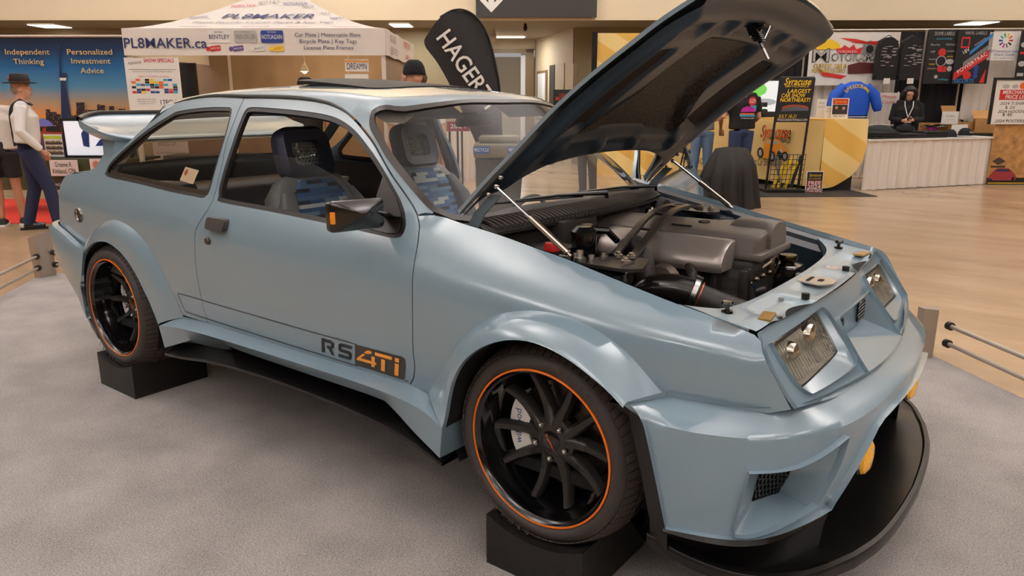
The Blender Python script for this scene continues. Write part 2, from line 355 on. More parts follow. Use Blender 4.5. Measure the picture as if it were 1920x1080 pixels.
for sd in (-1, 1):
    f = SIDE(sd)
    d = P('door', panel(MB(), inset(DOOR, .0022), [inset(DWIN, -.004)], f, .03, .02), PAINT)
    if sd > 0: far_door = d
    P('rear_quarter_panel', panel(MB(), inset(QUART, .0022), [inset(QWIN, -.004)], f, .03, .02), PAINT)
    P('front_wing', panel(MB(), inset(WING, .0022), [], f, .03, .02), PAINT)
    P('window_seal', panel(MB(), inset(DWIN, -.011), [inset(DWIN, .013)], f, .02, .02, off=.003 if sd > 0 else -.003), SEALB, d)
    P('quarter_window_seal', panel(MB(), inset(QWIN, -.009), [inset(QWIN, .010)], f, .02, .02, off=.003 if sd > 0 else -.003), SEALB)
    g = lambda u, v, sd=sd: (u, sd * (sect(u, v) - .012), v)
    P('quarter_window', panel(MB(), inset(QWIN, .002), [], g, .06, 0), GLASSD)
    qa = resample(QWIN, 90, True); qb_ = inset(qa, .024); qm = MB(); qm.loft([[(u, sd * (sect(u, v) - .0135), v) for u, v in L + L[:1]] for L in (qa, qb_)]); P('quarter_window_border', qm, mat('glass_border', (58, 48, 42), rough=.5))
    if sd < 0:    # near door glass wound half way down
        gl = [p for p in spl([(-1.715, 1.248), (-1.466, 1.251), (-1.257, 1.236), (-1.083, 1.199), (-.977, 1.158), (-.919, 1.115), (-.88, 1.03)], 5, 60)] + [(-1.04, 1.03), (-1.364, 1.043), (-1.70, 1.05)]
        P('door_glass', panel(MB(), gl, [], lambda u, v: (u, -(sect(u, v) - .022), v), .05, .004), glass_mat('door_glass', (214, 213, 210)), d)
        # handle, lock, decals
        h = MB(); y = lambda u, v: -sect(u, v)
        hp = rrect(.128, .048, .012, 4, -1.638, .969)
        h.prism(hp, .0, .026, lambda u, v, k: (u, y(u, v) - k, v)); P('door_handle', h, mat('handle_grey', (66, 62, 60), rough=.45), d)
        k = MB(); k.lathe([(.0, -.012), (.012, -.012), (.0165, -.008), (.0165, .0)], (-1.709, y(-1.709, .892), .892), 'y', 18); P('door_lock', k, mat('lock_grey', (88, 80, 76), rough=.35, metal=.6), d)
        dec = lambda u, v, k: (u, y(u, v) - .0015 - k, v)
        st = MB(); lo = [(-1.988, .622), (-.565, .618)]; w = .0042
        for (a, b) in (((-1.992, .622), (-.80, .617)), ((-1.995, .622), (-1.992, .60)), ((-1.995, .602), (-1.966, .537)), ((-1.968, .5365), (-.81, .529)), ((-.578, .526), (-.56, .53))):
            n = max(2, int(abs(a[0] - b[0]) / .05)); dx, dz = b[0] - a[0], b[1] - a[1]; L = math.hypot(dx, dz); nx, nz = -dz / L * w, dx / L * w
            st.loft([[dec(a[0] + dx * i / n + q * nx, a[1] + dz * i / n + q * nz, 0) for i in range(n + 1)] for q in (.5, -.5)])
        P('body_stripe', st, BROWNM, None)
        bx = [(-.809, .616), (-.575, .618), (-.562, .612), (-.562, .59), (-.578, .532), (-.588, .527), (-.827, .532)]
        P('badge_panel', panel(MB(), bx, [], lambda u, v: dec(u, v, 0), .03, 0), BROWNM, d)
        sk = lambda u, v, k: dec(u + (v - .575) * .23, v, k + .001)
        lt = MB()   # blocky stencil letters of straight strokes: R S
        def quad(m, pts, q=0.): m.add([sk(a, b, q) for a, b in pts], [tuple(range(len(pts)))])
        x0 = -1.0
        for pts in ([(0, .545), (.016, .545), (.016, .605), (0, .605)], [(.0, .592), (.055, .592), (.055, .605), (0, .605)], [(.055, .605), (.070, .596), (.070, .580), (.056, .567), (.054, .58), (.055, .592)], [(.03, .567), (.056, .567), (.056, .580), (.03, .580)], [(.04, .567), (.056, .567), (.075, .545), (.056, .545)],
                    [(.11, .592), (.165, .592), (.165, .605), (.106, .605), (.11, .60)], [(.095, .576), (.11, .576), (.11, .600), (.106, .605), (.095, .598)], [(.095, .5755), (.102, .5685), (.150, .5685), (.150, .5805), (.11, .5805), (.11, .5755)], [(.1505, .5805), (.1505, .545), (.156, .545), (.165, .552), (.165, .574), (.159, .5805)], [(.095, .545), (.15, .545), (.15, .5575), (.095, .5575)]): quad(lt, [(x0 + a, b) for a, b in pts])
        P('badge_lettering_black', lt, BLACKM, d)
        lt = MB(); x0 = -.805
        for pts in ([(.035, .594), (.055, .607), (.075, .607), (.075, .598), (.05, .592)], [(.0, .563), (.03, .588), (.045, .588), (.02, .568), (.075, .568), (.075, .588), (.092, .588), (.092, .568), (.10, .568), (.10, .556), (.092, .556), (.092, .545), (.075, .545), (.075, .556), (.0, .556)],
                    [(.092, .595), (.175, .595), (.175, .608), (.092, .608)], [(.124, .540), (.143, .540), (.143, .588), (.124, .588)], [(.19, .592), (.209, .592), (.209, .608), (.19, .608)], [(.19, .538), (.209, .538), (.209, .586), (.19, .586)]): quad(lt, [(x0 + a, b) for a, b in pts], .001)
        P('badge_lettering_orange', lt, ORANGEM, d)
        fc = MB(); yy = y(-2.955, .885); fc.lathe([(.0, -.002), (.026, -.004), (.03, -.010), (.036, -.010), (.040, -.002), (.040, .01)], (-2.955, yy, .885), 'y', 24); fcap = P('fuel_filler_cap', fc, mat('filler_metal', (120, 116, 112), rough=.25, metal=1.))
        fb = MB(); fb.box((-2.955, yy - .012, .885), (.012, .012, .05), bev=.004); fb.ball((-2.955, yy - .012, .862), (.01, .008, .01)); P('cap_grip', fb, CHROME, fcap)
# ---- roof, pillars and windscreen
_ys = lambda x, z: sect(x, z)
SCR = [(-.552, .700), (-.595, .704), (-.68, .694), (-.80, .668), (-.87, .645), (-.920, .628), (-.945, .610), (-.955, .588), (-.935, .565), (-.875, .50), (-.828, .35), (-.818, .18), (-.815, .0)]
scr_half = spl(SCR, 3, 60)
RG = [(x, sect(x, z) - .004) for x, z in [(-2.40, 1.40), (-2.289, 1.452), (-2.165, 1.473), (-1.995, 1.484), (-1.764, 1.479)] + DTOP[2:]]
ro = [(x, -y) for x, y in RG] + [(-.552, -.705)] + [(x, -y) for x, y in scr_half] + [(x, y) for x, y in reversed(scr_half[:-1])] + [(-.552, .705)] + [(x, y) for x, y in reversed(RG)] + [(-2.44, .4), (-2.46, 0), (-2.44, -.4)]
sun = rrect(.86, .72, .10, 5, 0, 0); sun = [(x * .64 - 1.43, y) for x, y in sun]
roof = P('roof', panel(MB(), ro, [sun], lambda u, v: (u, v, top_z(u, v)), .035, .015), PAINT)
def sst0(a, b, x): t = min(1, max(0, (x - a) / (b - a))); return t
sr = MB(); sg = lambda x, y, h=0: (x, y, top_z(x, y) + h + .004 + .020 * sst0(-1.2, -1.7, x))
panel(sr, [(x * 1.0, y) for x, y in inset(sun, -.012)], [], lambda u, v: sg(u, v, .0), .06, .014); P('sunroof_panel', sr, mat('sunroof_black', (12, 12, 13), rough=.6), roof)
gm = MB(); gp = spl([(-2.30, 1.452), (-2.165, 1.474), (-1.995, 1.486), (-1.764, 1.482), (-1.561, 1.480), (-1.378, 1.474), (-1.235, 1.461), (-1.162, 1.446), (-1.084, 1.422), (-1.04, 1.402)], 5, 80)
for sd in (-1, 1):
    gm = MB(); a = [(x, sd * (sect(x, z) + .002), z) for x, z in gp]; n = len(a)
    gm.tube(a, [.002 + .007 * min(1, 3.5 * min(i, n - 1 - i) / n) for i in range(n)], 8); P('roof_gutter_trim', gm, mat('gutter_dark', (42, 52, 56), rough=.3), roof)
SZ = lambda u, v: (u, v, top_z(u, v))
def scr_poly(k):      # closed outline of the screen, shrunk by k
    half = spl(SCR, 3, 60); bot = [(-.50, .66), (-.44, .55), (-.375, .3), (-.35, 0)]
    o = [(x, -y) for x, y in half] + [(x, y) for x, y in reversed(half[:-1])] + [(x, y) for x, y in spl(bot, 4)] + [(x, -y) for x, y in reversed(spl(bot, 4)[:-1])]
    return inset(o, k)
P('windscreen_surround', panel(MB(), scr_poly(-.002), [scr_poly(.017)], lambda u, v: (u, v, SZ(u, v)[2] + .004), .025, .012), mat('screen_rubber', (46, 40, 38), rough=.35))
P('windscreen', panel(MB(), scr_poly(.02), [], lambda u, v: (u, v, SZ(u, v)[2] - .002), .06, 0), GLASS)
# ---- tail: hatch, tail panel, lamps, rear wing
HZ = [(-2.40, 1.44, .60), (-2.55, 1.335, .625), (-2.70, 1.232, .66), (-2.82, 1.165, .69), (-2.93, 1.12, .71), (-3.06, 1.097, .73), (-3.19, 1.082, .725), (-3.235, 1.04, .72), (-3.25, .95, .72), (-3.27, .80, .72)]
hr = MB(); prof = spl([(a, b) for a, b, c in HZ], 4, 80); wid = [np.interp(i, np.linspace(0, len(prof) - 1, len(HZ)), [c for a, b, c in HZ]) for i in range(len(prof))]
rails = [[(x - .05 * (1 - (q / 8) ** 2), w * q / 8 * 1.0 + 0, z + .018 * (1 - (q / 8) ** 2)) for (x, z), w in zip(prof, wid)] for q in range(-8, 9)]
i0, i1 = 3, 15
tg = MB(); tp = MB()
tp.loft([r[i1:] for r in rails]); P('tail_panel', tp, PAINT)
tp2 = MB(); tp2.loft([r[:i0 + 1] for r in rails]); tp2.loft([r[i0:i1 + 1] for r in rails[:2]]); tp2.loft([r[i0:i1 + 1] for r in rails[-2:]]); ht = P('tailgate', tp2, PAINT)
tg.loft([[(x, y, z - .004) for x, y, z in r[i0:i1 + 1]] for r in rails[1:-1]]); P('rear_window', tg, GLASSD, ht)
for sd in (-1, 1):
    tl = MB(); tl.box((-3.275, sd * .60, .90), (.04, .26, .15), bev=.012); P('tail_lamp', tl, mat('tail_lamp_smoked', (60, 14, 14), rough=.12, coat=.6))
rw = MB()
def wing_sec(y):
    e = math.sqrt(min(1, max(0.03, (.66 - abs(y)) / .14))); c0 = (-3.10, 1.30)
    sec = spl([(-2.87, 1.268), (-2.97, 1.300), (-3.10, 1.335), (-3.195, 1.372), (-3.235, 1.392), (-3.258, 1.376), (-3.255, 1.315), (-3.20, 1.268), (-3.08, 1.238), (-2.95, 1.236), (-2.88, 1.25)], 3, 181, True); sec.append(sec[0])
    return [(c0[0] + (x - c0[0]) * (.45 + .55 * e) - .03 * (1 - (y / .66) ** 2), y, c0[1] + (z - c0[1]) * (.30 + .70 * e) + .03 * (1 - e)) for x, z in sec]
ysn = [.66 * math.sin(q) for q in np.linspace(-PI / 2, PI / 2, 31)]
_ws = [wing_sec(y) for y in ysn]; rw.loft(_ws); rw.add(_ws[0][:-1], [tuple(range(len(_ws[0]) - 1))]); rw.add(_ws[-1][:-1], [tuple(range(len(_ws[0]) - 1))]); rwo = P('rear_wing', rw, PAINT, ht)
rl = MB(); rl.tube([(wing_sec(y)[12][0] - .004, y, wing_sec(y)[12][2] + .003) for y in ysn], .016, 10); P('wing_lip', rl, GLOSSB, ht)
for sd in (-1, 1):
    ws = MB(); ws.loft([[(xc + dx * s_, sd * (yc + yo * .05), z) for dx, yo in ((-.12, 0), (-.07, 1), (.05, 1), (.11, 0), (.05, -1), (-.07, -1), (-.12, 0))] for z, s_, xc, yc in ((1.08, 1.0, -3.07, .60), (1.13, .8, -3.04, .58), (1.18, .85, -3.02, .55), (1.26, 1.2, -3.03, .53))]); P('wing_support', ws, PAINT, ht)
# ---- wheel arch flares
def lerp3(a, b, t): return tuple(p + (q - p) * t for p, q in zip(a, b))
FJ = spl([(-.472, .505), (-.434, .557), (-.396, .609), (-.34, .701), (-.287, .762), (-.227, .805), (-.161, .838), (-.074, .86), (.009, .865), (.097, .854), (.17, .834), (.249, .794), (.303, .75), (.347, .708), (.374, .688)], 3)
FL = spl([(-.335, .445), (-.318, .50), (-.305, .56), (-.285, .624), (-.247, .69), (-.193, .741), (-.133, .777), (-.071, .80), (.003, .811), (.079, .803), (.152, .78), (.215, .750), (.265, .723), (.311, .689)], 3)
RJ = spl([(-2.925, .722), (-2.905, .732), (-2.81, .81), (-2.663, .876), (-2.538, .902), (-2.448, .897), (-2.363, .879), (-2.273, .842), (-2.197, .793), (-2.135, .734), (-2.087, .673), (-2.03, .60), (-1.996, .503)], 3)
RL = spl([(-2.825, .705), (-2.79, .735), (-2.70, .782), (-2.60, .800), (-2.53, .797), (-2.45, .775), (-2.375, .735), (-2.30, .67), (-2.25, .61), (-2.20, .545), (-2.15, .455)], 3)
def flare(sd, J, Lp, yl, bulge):
    n = 40; J = resample(J, n); Lp = resample(Lp, n); A = [(x, sd * (sect(x, z) + .001), z) for x, z in J]
    B = [(x, sd * yl, z) for x, z in Lp]; rails = []
    for k in range(11):
        t = k / 10; rr = []
        for i in range(n):
            p = np.array(A[i]); q = np.array(B[i]); c = q - np.array((0 if i < 0 else 0, 0, 0)); out = np.array(((q[0] - (.0 if yl > .9 else -2.609)) * .0, sd * 1., .55)); out = out / np.linalg.norm(out)
            e = math.sin(PI * t) ; o = p + (q - p) * t + out * bulge * e * math.sin(PI * min(1, max(0, (i + 3) / (n + 5)))) ** .5
            rr.append(tuple(o))
        rails.append(rr)
    B2 = [(x, sd * (yl + .003), z - .006) for x, _, z in B]; cx = 0 if yl > .9 else -2.609
    B3 = [((x - cx) * .985 + cx, sd * (yl - .01), (z - .45) * .975 + .45) for x, _, z in B]; B4 = [((x - cx) * 1.0 + cx, sd * (yl - .16), (z - .45) * 1.0 + .45) for x, _, z in B]
    return rails + [B2, B3], [B3, B4]
for sd in (-1, 1):
    a, b = flare(sd, FJ, FL, .917, .016); m = MB(); m.loft(a); fl = P('front_wheel_arch', m, PAINT, None, 50); m = MB(); m.loft(b); P('arch_liner', m, DARK, fl)
    a, b = flare(sd, RJ, RL, .876, .016); m = MB(); m.loft(a); fl = P('rear_wheel_arch', m, PAINT, None, 50); m = MB(); m.loft(b); P('arch_liner', m, DARK, fl)
# ---- side skirts and their black blades
for sd in (-1, 1):
    n = 48; m = MB()
    A = resample([(x, sd * (sect(x, z) - .004), z + .004) for x, z in [(-2.02, .50), (-1.79, .512), (-1.1, .511), (-.559, .513), (-.47, .50)]], n)
    Bk = resample(spl([(-2.125, sd * .89, .452), (-1.95, sd * .90, .478), (-1.72, sd * .905, .492), (-1.40, sd * .905, .497), (-1.1, sd * .905, .500), (-.75, sd * .908, .503), (-.56, sd * .913, .499), (-.43, sd * .917, .486), (-.335, sd * .918, .447)], 5), n)
    Cc = resample(spl([(-2.13, sd * .872, .340), (-2.0, sd * .875, .385), (-1.87, sd * .875, .43), (-1.75, sd * .87, .458), (-1.49, sd * .868, .450), (-1.1, sd * .872, .450), (-.68, sd * .878, .452), (-.60, sd * .885, .438), (-.48, sd * .90, .385), (-.352, sd * .915, .335)], 5), n)
    Dd = [(x, sd * (abs(y) - .06), z + .012 - .075 * math.exp(-((x + 1.76) / .20) ** 2) - .04 * math.exp(-((x + .62) / .10) ** 2)) for x, y, z in Cc]
    m.loft([A, Bk, Cc, Dd])
    m.add([A[-1], Bk[-1], Cc[-1], Dd[-1]], [(0, 1, 2, 3)]); m.add([(-.335, sd * .918, .447), (-.352, sd * .915, .335), (-.345, sd * .76, .335), (-.33, sd * .76, .55), (-.318, sd * .915, .50)], [(0, 1, 2, 3, 4)]); m.add([A[0], Bk[0], Cc[0], Dd[0]], [(0, 1, 2, 3)])
    sk = P('side_skirt', m, PAINT, None, 25)
    bl = MB(); E1 = [(x, sd * (abs(y) - .008), z + .003) for x, y, z in Cc]; E2 = [(x, sd * .80, .40 - .05 * abs(2 * i / (n - 1) - 1) ** 6) for i, (x, y, z) in enumerate(Cc)]
    E3 = resample(spl([(-2.11, sd * .885, .322), (-1.95, sd * .895, .340), (-1.68, sd * .898, .376), (-1.35, sd * .895, .390), (-1.107, sd * .895, .392), (-.8, sd * .90, .386), (-.55, sd * .908, .368), (-.40, sd * .915, .335), (-.345, sd * .912, .318)], 5), n)
    E2b = [(x, sd * (abs(y) - .03), z + .006) for x, y, z in E3]; E4 = [(x, y, z - .012) for x, y, z in E3]; E5 = [(x, sd * .74, z - .012) for x, y, z in E3]
    bl.loft([E1, E2, E2b, E3, E4, E5]); P('skirt_blade', bl, SATINB, sk, 40)
# ---- front bumper, built over rails that run from the wheel arch to the middle of the nose
T_ = [(.311, .915, .688), (.373, .793, .689), (.50, .768, .687), (.60, .742, .690), (.685, .712, .699), (.722, .52, .692), (.745, .38, .684), (.765, .24, .676), (.775, .10, .672), (.777, 0, .671)]
K_ = [(.366, .900, .655), (.464, .882, .650), (.553, .852, .645), (.665, .778, .640), (.735, .690, .640), (.795, .56, .637), (.824, .38, .640), (.836, .22, .643), (.843, .10, .643), (.845, 0, .643)]
B_ = [(.437, .890, .370), (.50, .870, .370), (.58, .845, .370), (.64, .810, .375), (.69, .745, .380), (.760, .555, .383), (.79, .38, .385), (.805, .22, .385), (.81, .10, .385), (.81, 0, .385)]
_RC = {}
def rail(L, s):
    if id(L) not in _RC:      # mirrored at the nose so that the middle is smooth; sharp turns stay corners
        a = spl(L + [(x, -y, z) for x, y, z in reversed(L[:-1])], 10, 42); a = np.array(a)
        b = a.copy()
        for _ in range(70): b[14:-14] = (b[13:-15] + 2 * b[14:-14] + b[15:-13]) / 4
        _RC[id(L)] = b
    a = _RC[id(L)]; q = min(max(s, 0), 9) * 10; i = min(int(q), len(a) - 2); return a[i] + (a[i + 1] - a[i]) * (q - i)
VK = .22
def bump(sd):
    def f(s, v):
        sg = 1
        if s > 9: s = 18 - s; sg = -1
        a, k, b = rail(T_, s), rail(K_, s), rail(B_, s)
        if v < VK: t = v / VK; p = a + (k - a) * t
        else:
            t = (v - VK) / (1 - VK); p = k + (b - k) * t; p = p + np.array((.004, .004, 0)) * math.sin(PI * t)
        r = .016
        if abs(v - VK) < r:      # rounded crease
            w = (1 - abs(v - VK) / r) ** 2 * r / 4; p = p - w * ((k - b) / (1 - VK) * -1 + (a - k) / VK * -1) * -1 * .0 + w * ((a - k) / VK + (b - k) / (1 - VK))
        return (p[0], sd * sg * p[1], p[2])
    return f
# lower opening and brake duct outlines in (station, height) space
op_half = [(5.02, 1.0), (5.06, .94), (5.55, .62), (5.95, .40), (6.2, .355), (7, .345), (8, .345), (9, .345)]
outl = [(0, 0), (9, 0), (18, 0), (18, 1.0), (18 - 5.02, 1.0)]
outl = [(0, 0)] + [(s, 0) for s in np.arange(.5, 18.01, .5)] + [(18, 1.0), (12.98, 1.0)] + [(18 - s, v) for s, v in op_half[1:]] + [(s, v) for s, v in reversed(op_half[:-1])] + [(0, 1.0)]
DUCT = spl([(2.55, .47), (3.55, .455), (4.2, .40), (4.86, .30), (4.80, .55), (4.55, .86), (4.2, .90), (3.2, .975), (2.45, .985), (2.28, .93), (2.42, .70)], 4, 30, True)
DUCT2 = [(18 - s, v) for s, v in DUCT]
fb = bump(-1)
bmp = P('front_bumper', panel(MB(), outl, [DUCT, DUCT2], fb, .16, .018, stepv=.045), PAINT, None, 45)
for sd in (-1, 1):
    f = bump(sd); n = len(DUCT); O = [f(*p) for p in DUCT]; q = [(.62, .735, .53), (.668, .62, .488), (.640, .62, .415), (.606, .735, .43)]; q = [(a, sd * b, c) for a, b, c in q]
    Q = resample(q, 80, True)
    I = [min(Q, key=lambda z, k=k: 0) for k in range(n)]
    c0 = np.mean(np.array(O), axis=0); ang = lambda p, c: math.atan2(p[2] - c[2], (abs(p[1]) - abs(c[1])) * -1)
    cq = np.mean(np.array(Q), axis=0); I = []
    for p in O:
        a = ang(p, c0); I.append(min(Q, key=lambda z: abs((ang(z, cq) - a + PI) % (2 * PI) - PI)))
    m = MB(); m.loft([O + [O[0]], I + [I[0]]]); P('brake_duct', m, PAINT, bmp, 30)
    g = MB(); qa, qb, qc, qd = (np.array(z) for z in q); uv = lambda u, v: tuple(qa + (qb - qa) * u + (qd - qa) * v + (qc - qb - qd + qa) * u * v)
    for i in range(8):
        for j in range(6):
            cx, cy = (i + .5 * (j % 2)) / 7.6, (j + .3) / 5.6
            if .02 < cx < 1 and .02 < cy < 1: g.tube([uv(min(1, max(0, cx + .068 * math.cos(R(60 * k + 30)))), min(1, max(0, cy + .11 * math.sin(R(60 * k + 30))))) for k in range(6)], .0022, 5, closed=True)
    P('duct_mesh', g, GLOSSB, bmp); bk = MB(); bk.add([tuple(np.array(p) - np.array((.012, 0, 0))) for p in q], [(0, 1, 2, 3)]); P('duct_back', bk, DARK, bmp)
    # fog lamp hung in the lower opening
    fg = MB(); c = (.797, sd * .35, .466); fg.lathe([(0, .024), (.035, .020), (.052, .010), (.056, 0)], c, 'x', 28); fo = P('fog_lamp', fg, mat('amber_glass', (250, 180, 12), rough=.18, coat=.8, bump=.6, nscale=120, emit=.15))
    fk = MB(); fk.lathe([(.057, .002), (.060, -.006), (.045, -.04), (0, -.05)], c, 'x', 28); P('lamp_housing', fk, STEEL, fo); fk = MB(); fk.tube([(c[0] - .03, c[1] - sd * .05, c[2] + .005), (c[0] - .03, c[1] - sd * .085, c[2] + .01), (c[0] - .05, c[1] - sd * .09, c[2] + .05)], .008, 8); P('lamp_bracket', fk, CHROME, fo)
    # black filler between bumper and front tyre
    vf = MB(); e0 = [(.311, sd * .91, .686), (.366, sd * .895, .652), (.405, sd * .892, .51), (.437, sd * .885, .365), (.43, sd * .86, .27)]; vf.loft([e0, [(x - .062, y * .975, z - .012) for x, y, z in e0], [(x - .07, y * .80, z) for x, y, z in e0]]); P('arch_edge_trim', vf, SATINB, bmp)
# ---- splitter
def half(L): return spl(L, 4, 80)
R1 = [(.425, .884, .372), (.50, .868, .368), (.58, .842, .368), (.64, .806, .372), (.69, .742, .377), (.757, .555, .380)]
R2 = [(.40, .80, .30), (.50, .80, .268), (.58, .79, .258), (.635, .765, .255), (.685, .70, .255), (.742, .54, .252)]
R3 = [(.36, .838, .298), (.47, .832, .272), (.59, .815, .262), (.685, .768, .262), (.760, .680, .258), (.822, .53, .250)]
sp = MB(); h1, h2, h3 = half(R1), half(R2), half(R3)
h3f = spl([(.822, .53, .250), (.858, .38, .243), (.878, .2, .240), (.886, 0, .238)], 4, 80); tr = [(.742, .54, .252), (.775, .38, .238), (.792, .2, .235), (.80, 0, .235)]; h2f = spl(tr, 4, 80)
def full(a): return [(x, -y, z) for x, y, z in a] + [(x, y, z) for x, y, z in reversed(a)][1:]
for sd in (-1, 1):
    sp.loft([[(x, sd * y, z) for x, y, z in L] for L in (h1, [(x + .004, y + .01, z - .02) for x, y, z in h1], [(x - .01, y - .03, z - .06) for x, y, z in h1], h2, h3)])
e3 = h3 + h3f[1:]; e2 = h2 + h2f[1:]
bl2 = [(.60, .54, .22), (.60, .38, .20), (.60, .2, .20), (.60, 0, .20)]
sp.loft([full(h3f), full(h2f), full([(x - .10, y, z - .005) for x, y, z in h2f]), full([(x - .25, y, z - .03) for x, y, z in h2f])])
lipu = full(e3); out = lambda d, dz: full([(x + d * (x - .1) / .8, y + d * (1 if y > .01 else 0) * min(1, y / .5), z + dz) for x, y, z in e3])
sp.loft([lipu, out(.006, .008), out(.018, .006), out(.024, -.006), out(.022, -.026), out(.012, -.034), full([(x - .2, y * .8, z - .034) for x, y, z in e3])])
for sd in (-1, 1): sp.add([(.425, sd * .884, .372), (.40, sd * .80, .30), (.36, sd * .838, .298), (.355, sd * .84, .262), (.40, sd * .70, .26), (.42, sd * .70, .372)], [(0, 1, 2, 3, 4, 5)])
P('front_splitter', sp, SATINB, None, 45)
vd = MB(); vd.add([(.66, -.56, .24), (.66, .56, .24), (.66, .56, .62), (.66, -.56, .62)], [(0, 1, 2, 3)]); vd.loft([[(.66, s_ * .56, .62), (.80, s_ * .44, .60)] for s_ in (-1, 1)]); P('bumper_void', vd, DARK, bmp)
for sd in (-1, 1):
    ed = MB(); ep = [fb(s, v) if sd < 0 else bump(1)(s, v) for s, v in spl(op_half[:6], 3, 80)]; ed.loft([ep, [(x - .05, y * 1.0, z) for x, y, z in ep]]); P('bumper_inner_edge', ed, PAINT, bmp)
REFL, nt, b = nodes_of('reflector_flutes'); b.inputs['Base Color'].default_value = lin((226, 225, 220)) + (1,); b.inputs['Metallic'].default_value = .55; b.inputs['Roughness'].default_value = .22
tc = nt.nodes.new('ShaderNodeTexCoord'); wv = nt.nodes.new('ShaderNodeTexWave'); wv.bands_direction = 'Y'; wv.inputs['Scale'].default_value = 34; wv.inputs['Distortion'].default_value = 3.0; wv.inputs['Detail'].default_value = 2; wv.inputs['Detail Scale'].default_value = 3; nt.links.new(tc.outputs['Object'], wv.inputs['Vector']); bp = nt.nodes.new('ShaderNodeBump'); bp.inputs['Strength'].default_value = .9; bp.inputs['Distance'].default_value = .012; nt.links.new(wv.outputs['Fac'], bp.inputs['Height']); nt.links.new(bp.outputs[0], b.inputs['Normal'])
# ---- nose panel around headlamps and the centre recess: heightfield x over (y,z)
def nose_x(y, z): return .607 - .09 * y * y + .75 * (.872 - z) - 3.2 * max(0, z - .845) ** 2
NF = lambda u, v: (nose_x(u, v), u, v)
topz = lambda y: .873 + .004 * (abs(y) / .67)
edge = [(-.672, .873), (-.700, .845), (-.716, .79), (-.722, .74), (-.714, .706)]
botm = [(-.70, .694), (-.52, .680), (-.40, .674), (-.232, .668)]
REC = [(-.205, .816), (.205, .816), (.222, .78), (.232, .71), (.232, .679), (-.232, .679), (-.232, .71), (-.222, .78)]
nout = edge + botm[1:] + [(-y, z) for y, z in reversed(botm[1:])] + [(-y, z) for y, z in reversed(edge)] + [(y, topz(y)) for y in np.linspace(.62, -.62, 20)]
HL_IN = rrect(.36, .128, .016, 3); HL = [(-.455 + a + .10 * b, .786 + b + .03 * (a + .18) * .5) for a, b in HL_IN]
POD = spl([(-.640, .846), (-.45, .852), (-.29, .858), (-.262, .853), (-.248, .838), (-.245, .80), (-.250, .735), (-.262, .712), (-.31, .704), (-.45, .706), (-.59, .711), (-.622, .717), (-.648, .745), (-.656, .80), (-.652, .838)], 3, 60, True)
nout2 = nout[:len(edge) + 3] + [(-.232, .668), (-.232, .71), (-.222, .78), (-.208, .81), (-.195, .816)] + [(.195, .816), (.208, .81), (.222, .78), (.232, .71), (.232, .668)] + nout[len(edge) + 3:]
mir = lambda L: [(-a, b) for a, b in L]
nose = P('nose_panel', panel(MB(), nout2, [POD, mir(POD)], NF, .02, .012, sgn=-1), PAINT, None, 45)
for sd in (-1, 1):
    n = 72; po = resample(POD, n, True); hl = spl([(-.628, .837), (-.46, .844), (-.295, .850), (-.278, .838), (-.276, .775), (-.280, .748), (-.30, .738), (-.45, .732), (-.595, .727), (-.614, .733), (-.634, .78), (-.640, .82)], 3, 50, True)
    c = np.mean(np.array(po), axis=0); an = lambda p: math.atan2(p[1] - c[1], (p[0] - c[0]) * .4); hd = resample(hl, 300, True); hm = [min(hd, key=lambda q: abs((an(q) - an(p) + PI) % (2 * PI) - PI)) for p in po]
    dep = lambda y, z: nose_x(y, z) - .006 - .10 * max(0, .85 - z) - .010 * max(0, (y + .64) / .36)
    m = MB(); m.loft([[(nose_x(*p), -sd * p[0] * -1 if False else sd * -p[0], p[1]) for p in po + po[:1]], [(dep(*p), sd * -p[0], p[1]) for p in hm + hm[:1]]]); hs = P('headlamp_surround', m, PAINT, None, 30)
    hg = MB(); panel(hg, hl, [], lambda u, v: (dep(u, v) + .006, sd * -u, v), .03, .01); P('headlamp_lens', hg, glass_mat('lamp_glass', (236, 234, 228), 1.3), hs)
    hr_ = MB(); panel(hr_, hl, [], lambda u, v: (dep(u, v) - .012 - .014 * math.cos((u + .45) * 22) ** 2 - .006 * math.sin(v * 60), sd * -u, v), .012, 0); hr_.loft([[(dep(*p) + .002, sd * -p[0], p[1]) for p in hl + hl[:1]], [(dep(*p) - .03, sd * -p[0], p[1]) for p in hl + hl[:1]]]); P('headlamp_reflector', hr_, REFL, hs)
    for (yy, zz, rr) in ((-.37, .80, .040), (-.52, .79, .03)):
        bb = MB(); bb.lathe([(0, .012), (rr * .5, .010), (rr * .9, .003), (rr, -.01), (rr * 1.05, -.03)], (dep(yy, zz) - .008, sd * -yy, zz), 'x', 24); P('projector', bb, mat('projector_glass', (225, 222, 214), rough=.05, metal=1.), hs)
    bd = MB(); bd.loft([[(dep(*p) + .007, sd * -p[0], p[1]) for p in (hl + hl[:1])], [(dep(*p) + .007, sd * -p[0], p[1]) for p in (inset(hl, .004) + inset(hl, .004)[:1])]]); P('lens_edge', bd, PLAST, hs)
    rb = MB()
    for k in range(18):
        yy = -.615 + k * .0175
        if -.45 < yy < -.41: continue
        rb.loft([[(dep(yy + e, z) + .004, sd * -(yy + e), z) for z in (.745, .765, .785) if True] for e in (0, .004)])
    P('lens_ribs', rb, mat('lens_ribs_grey', (196, 192, 186), rough=.3), hs)
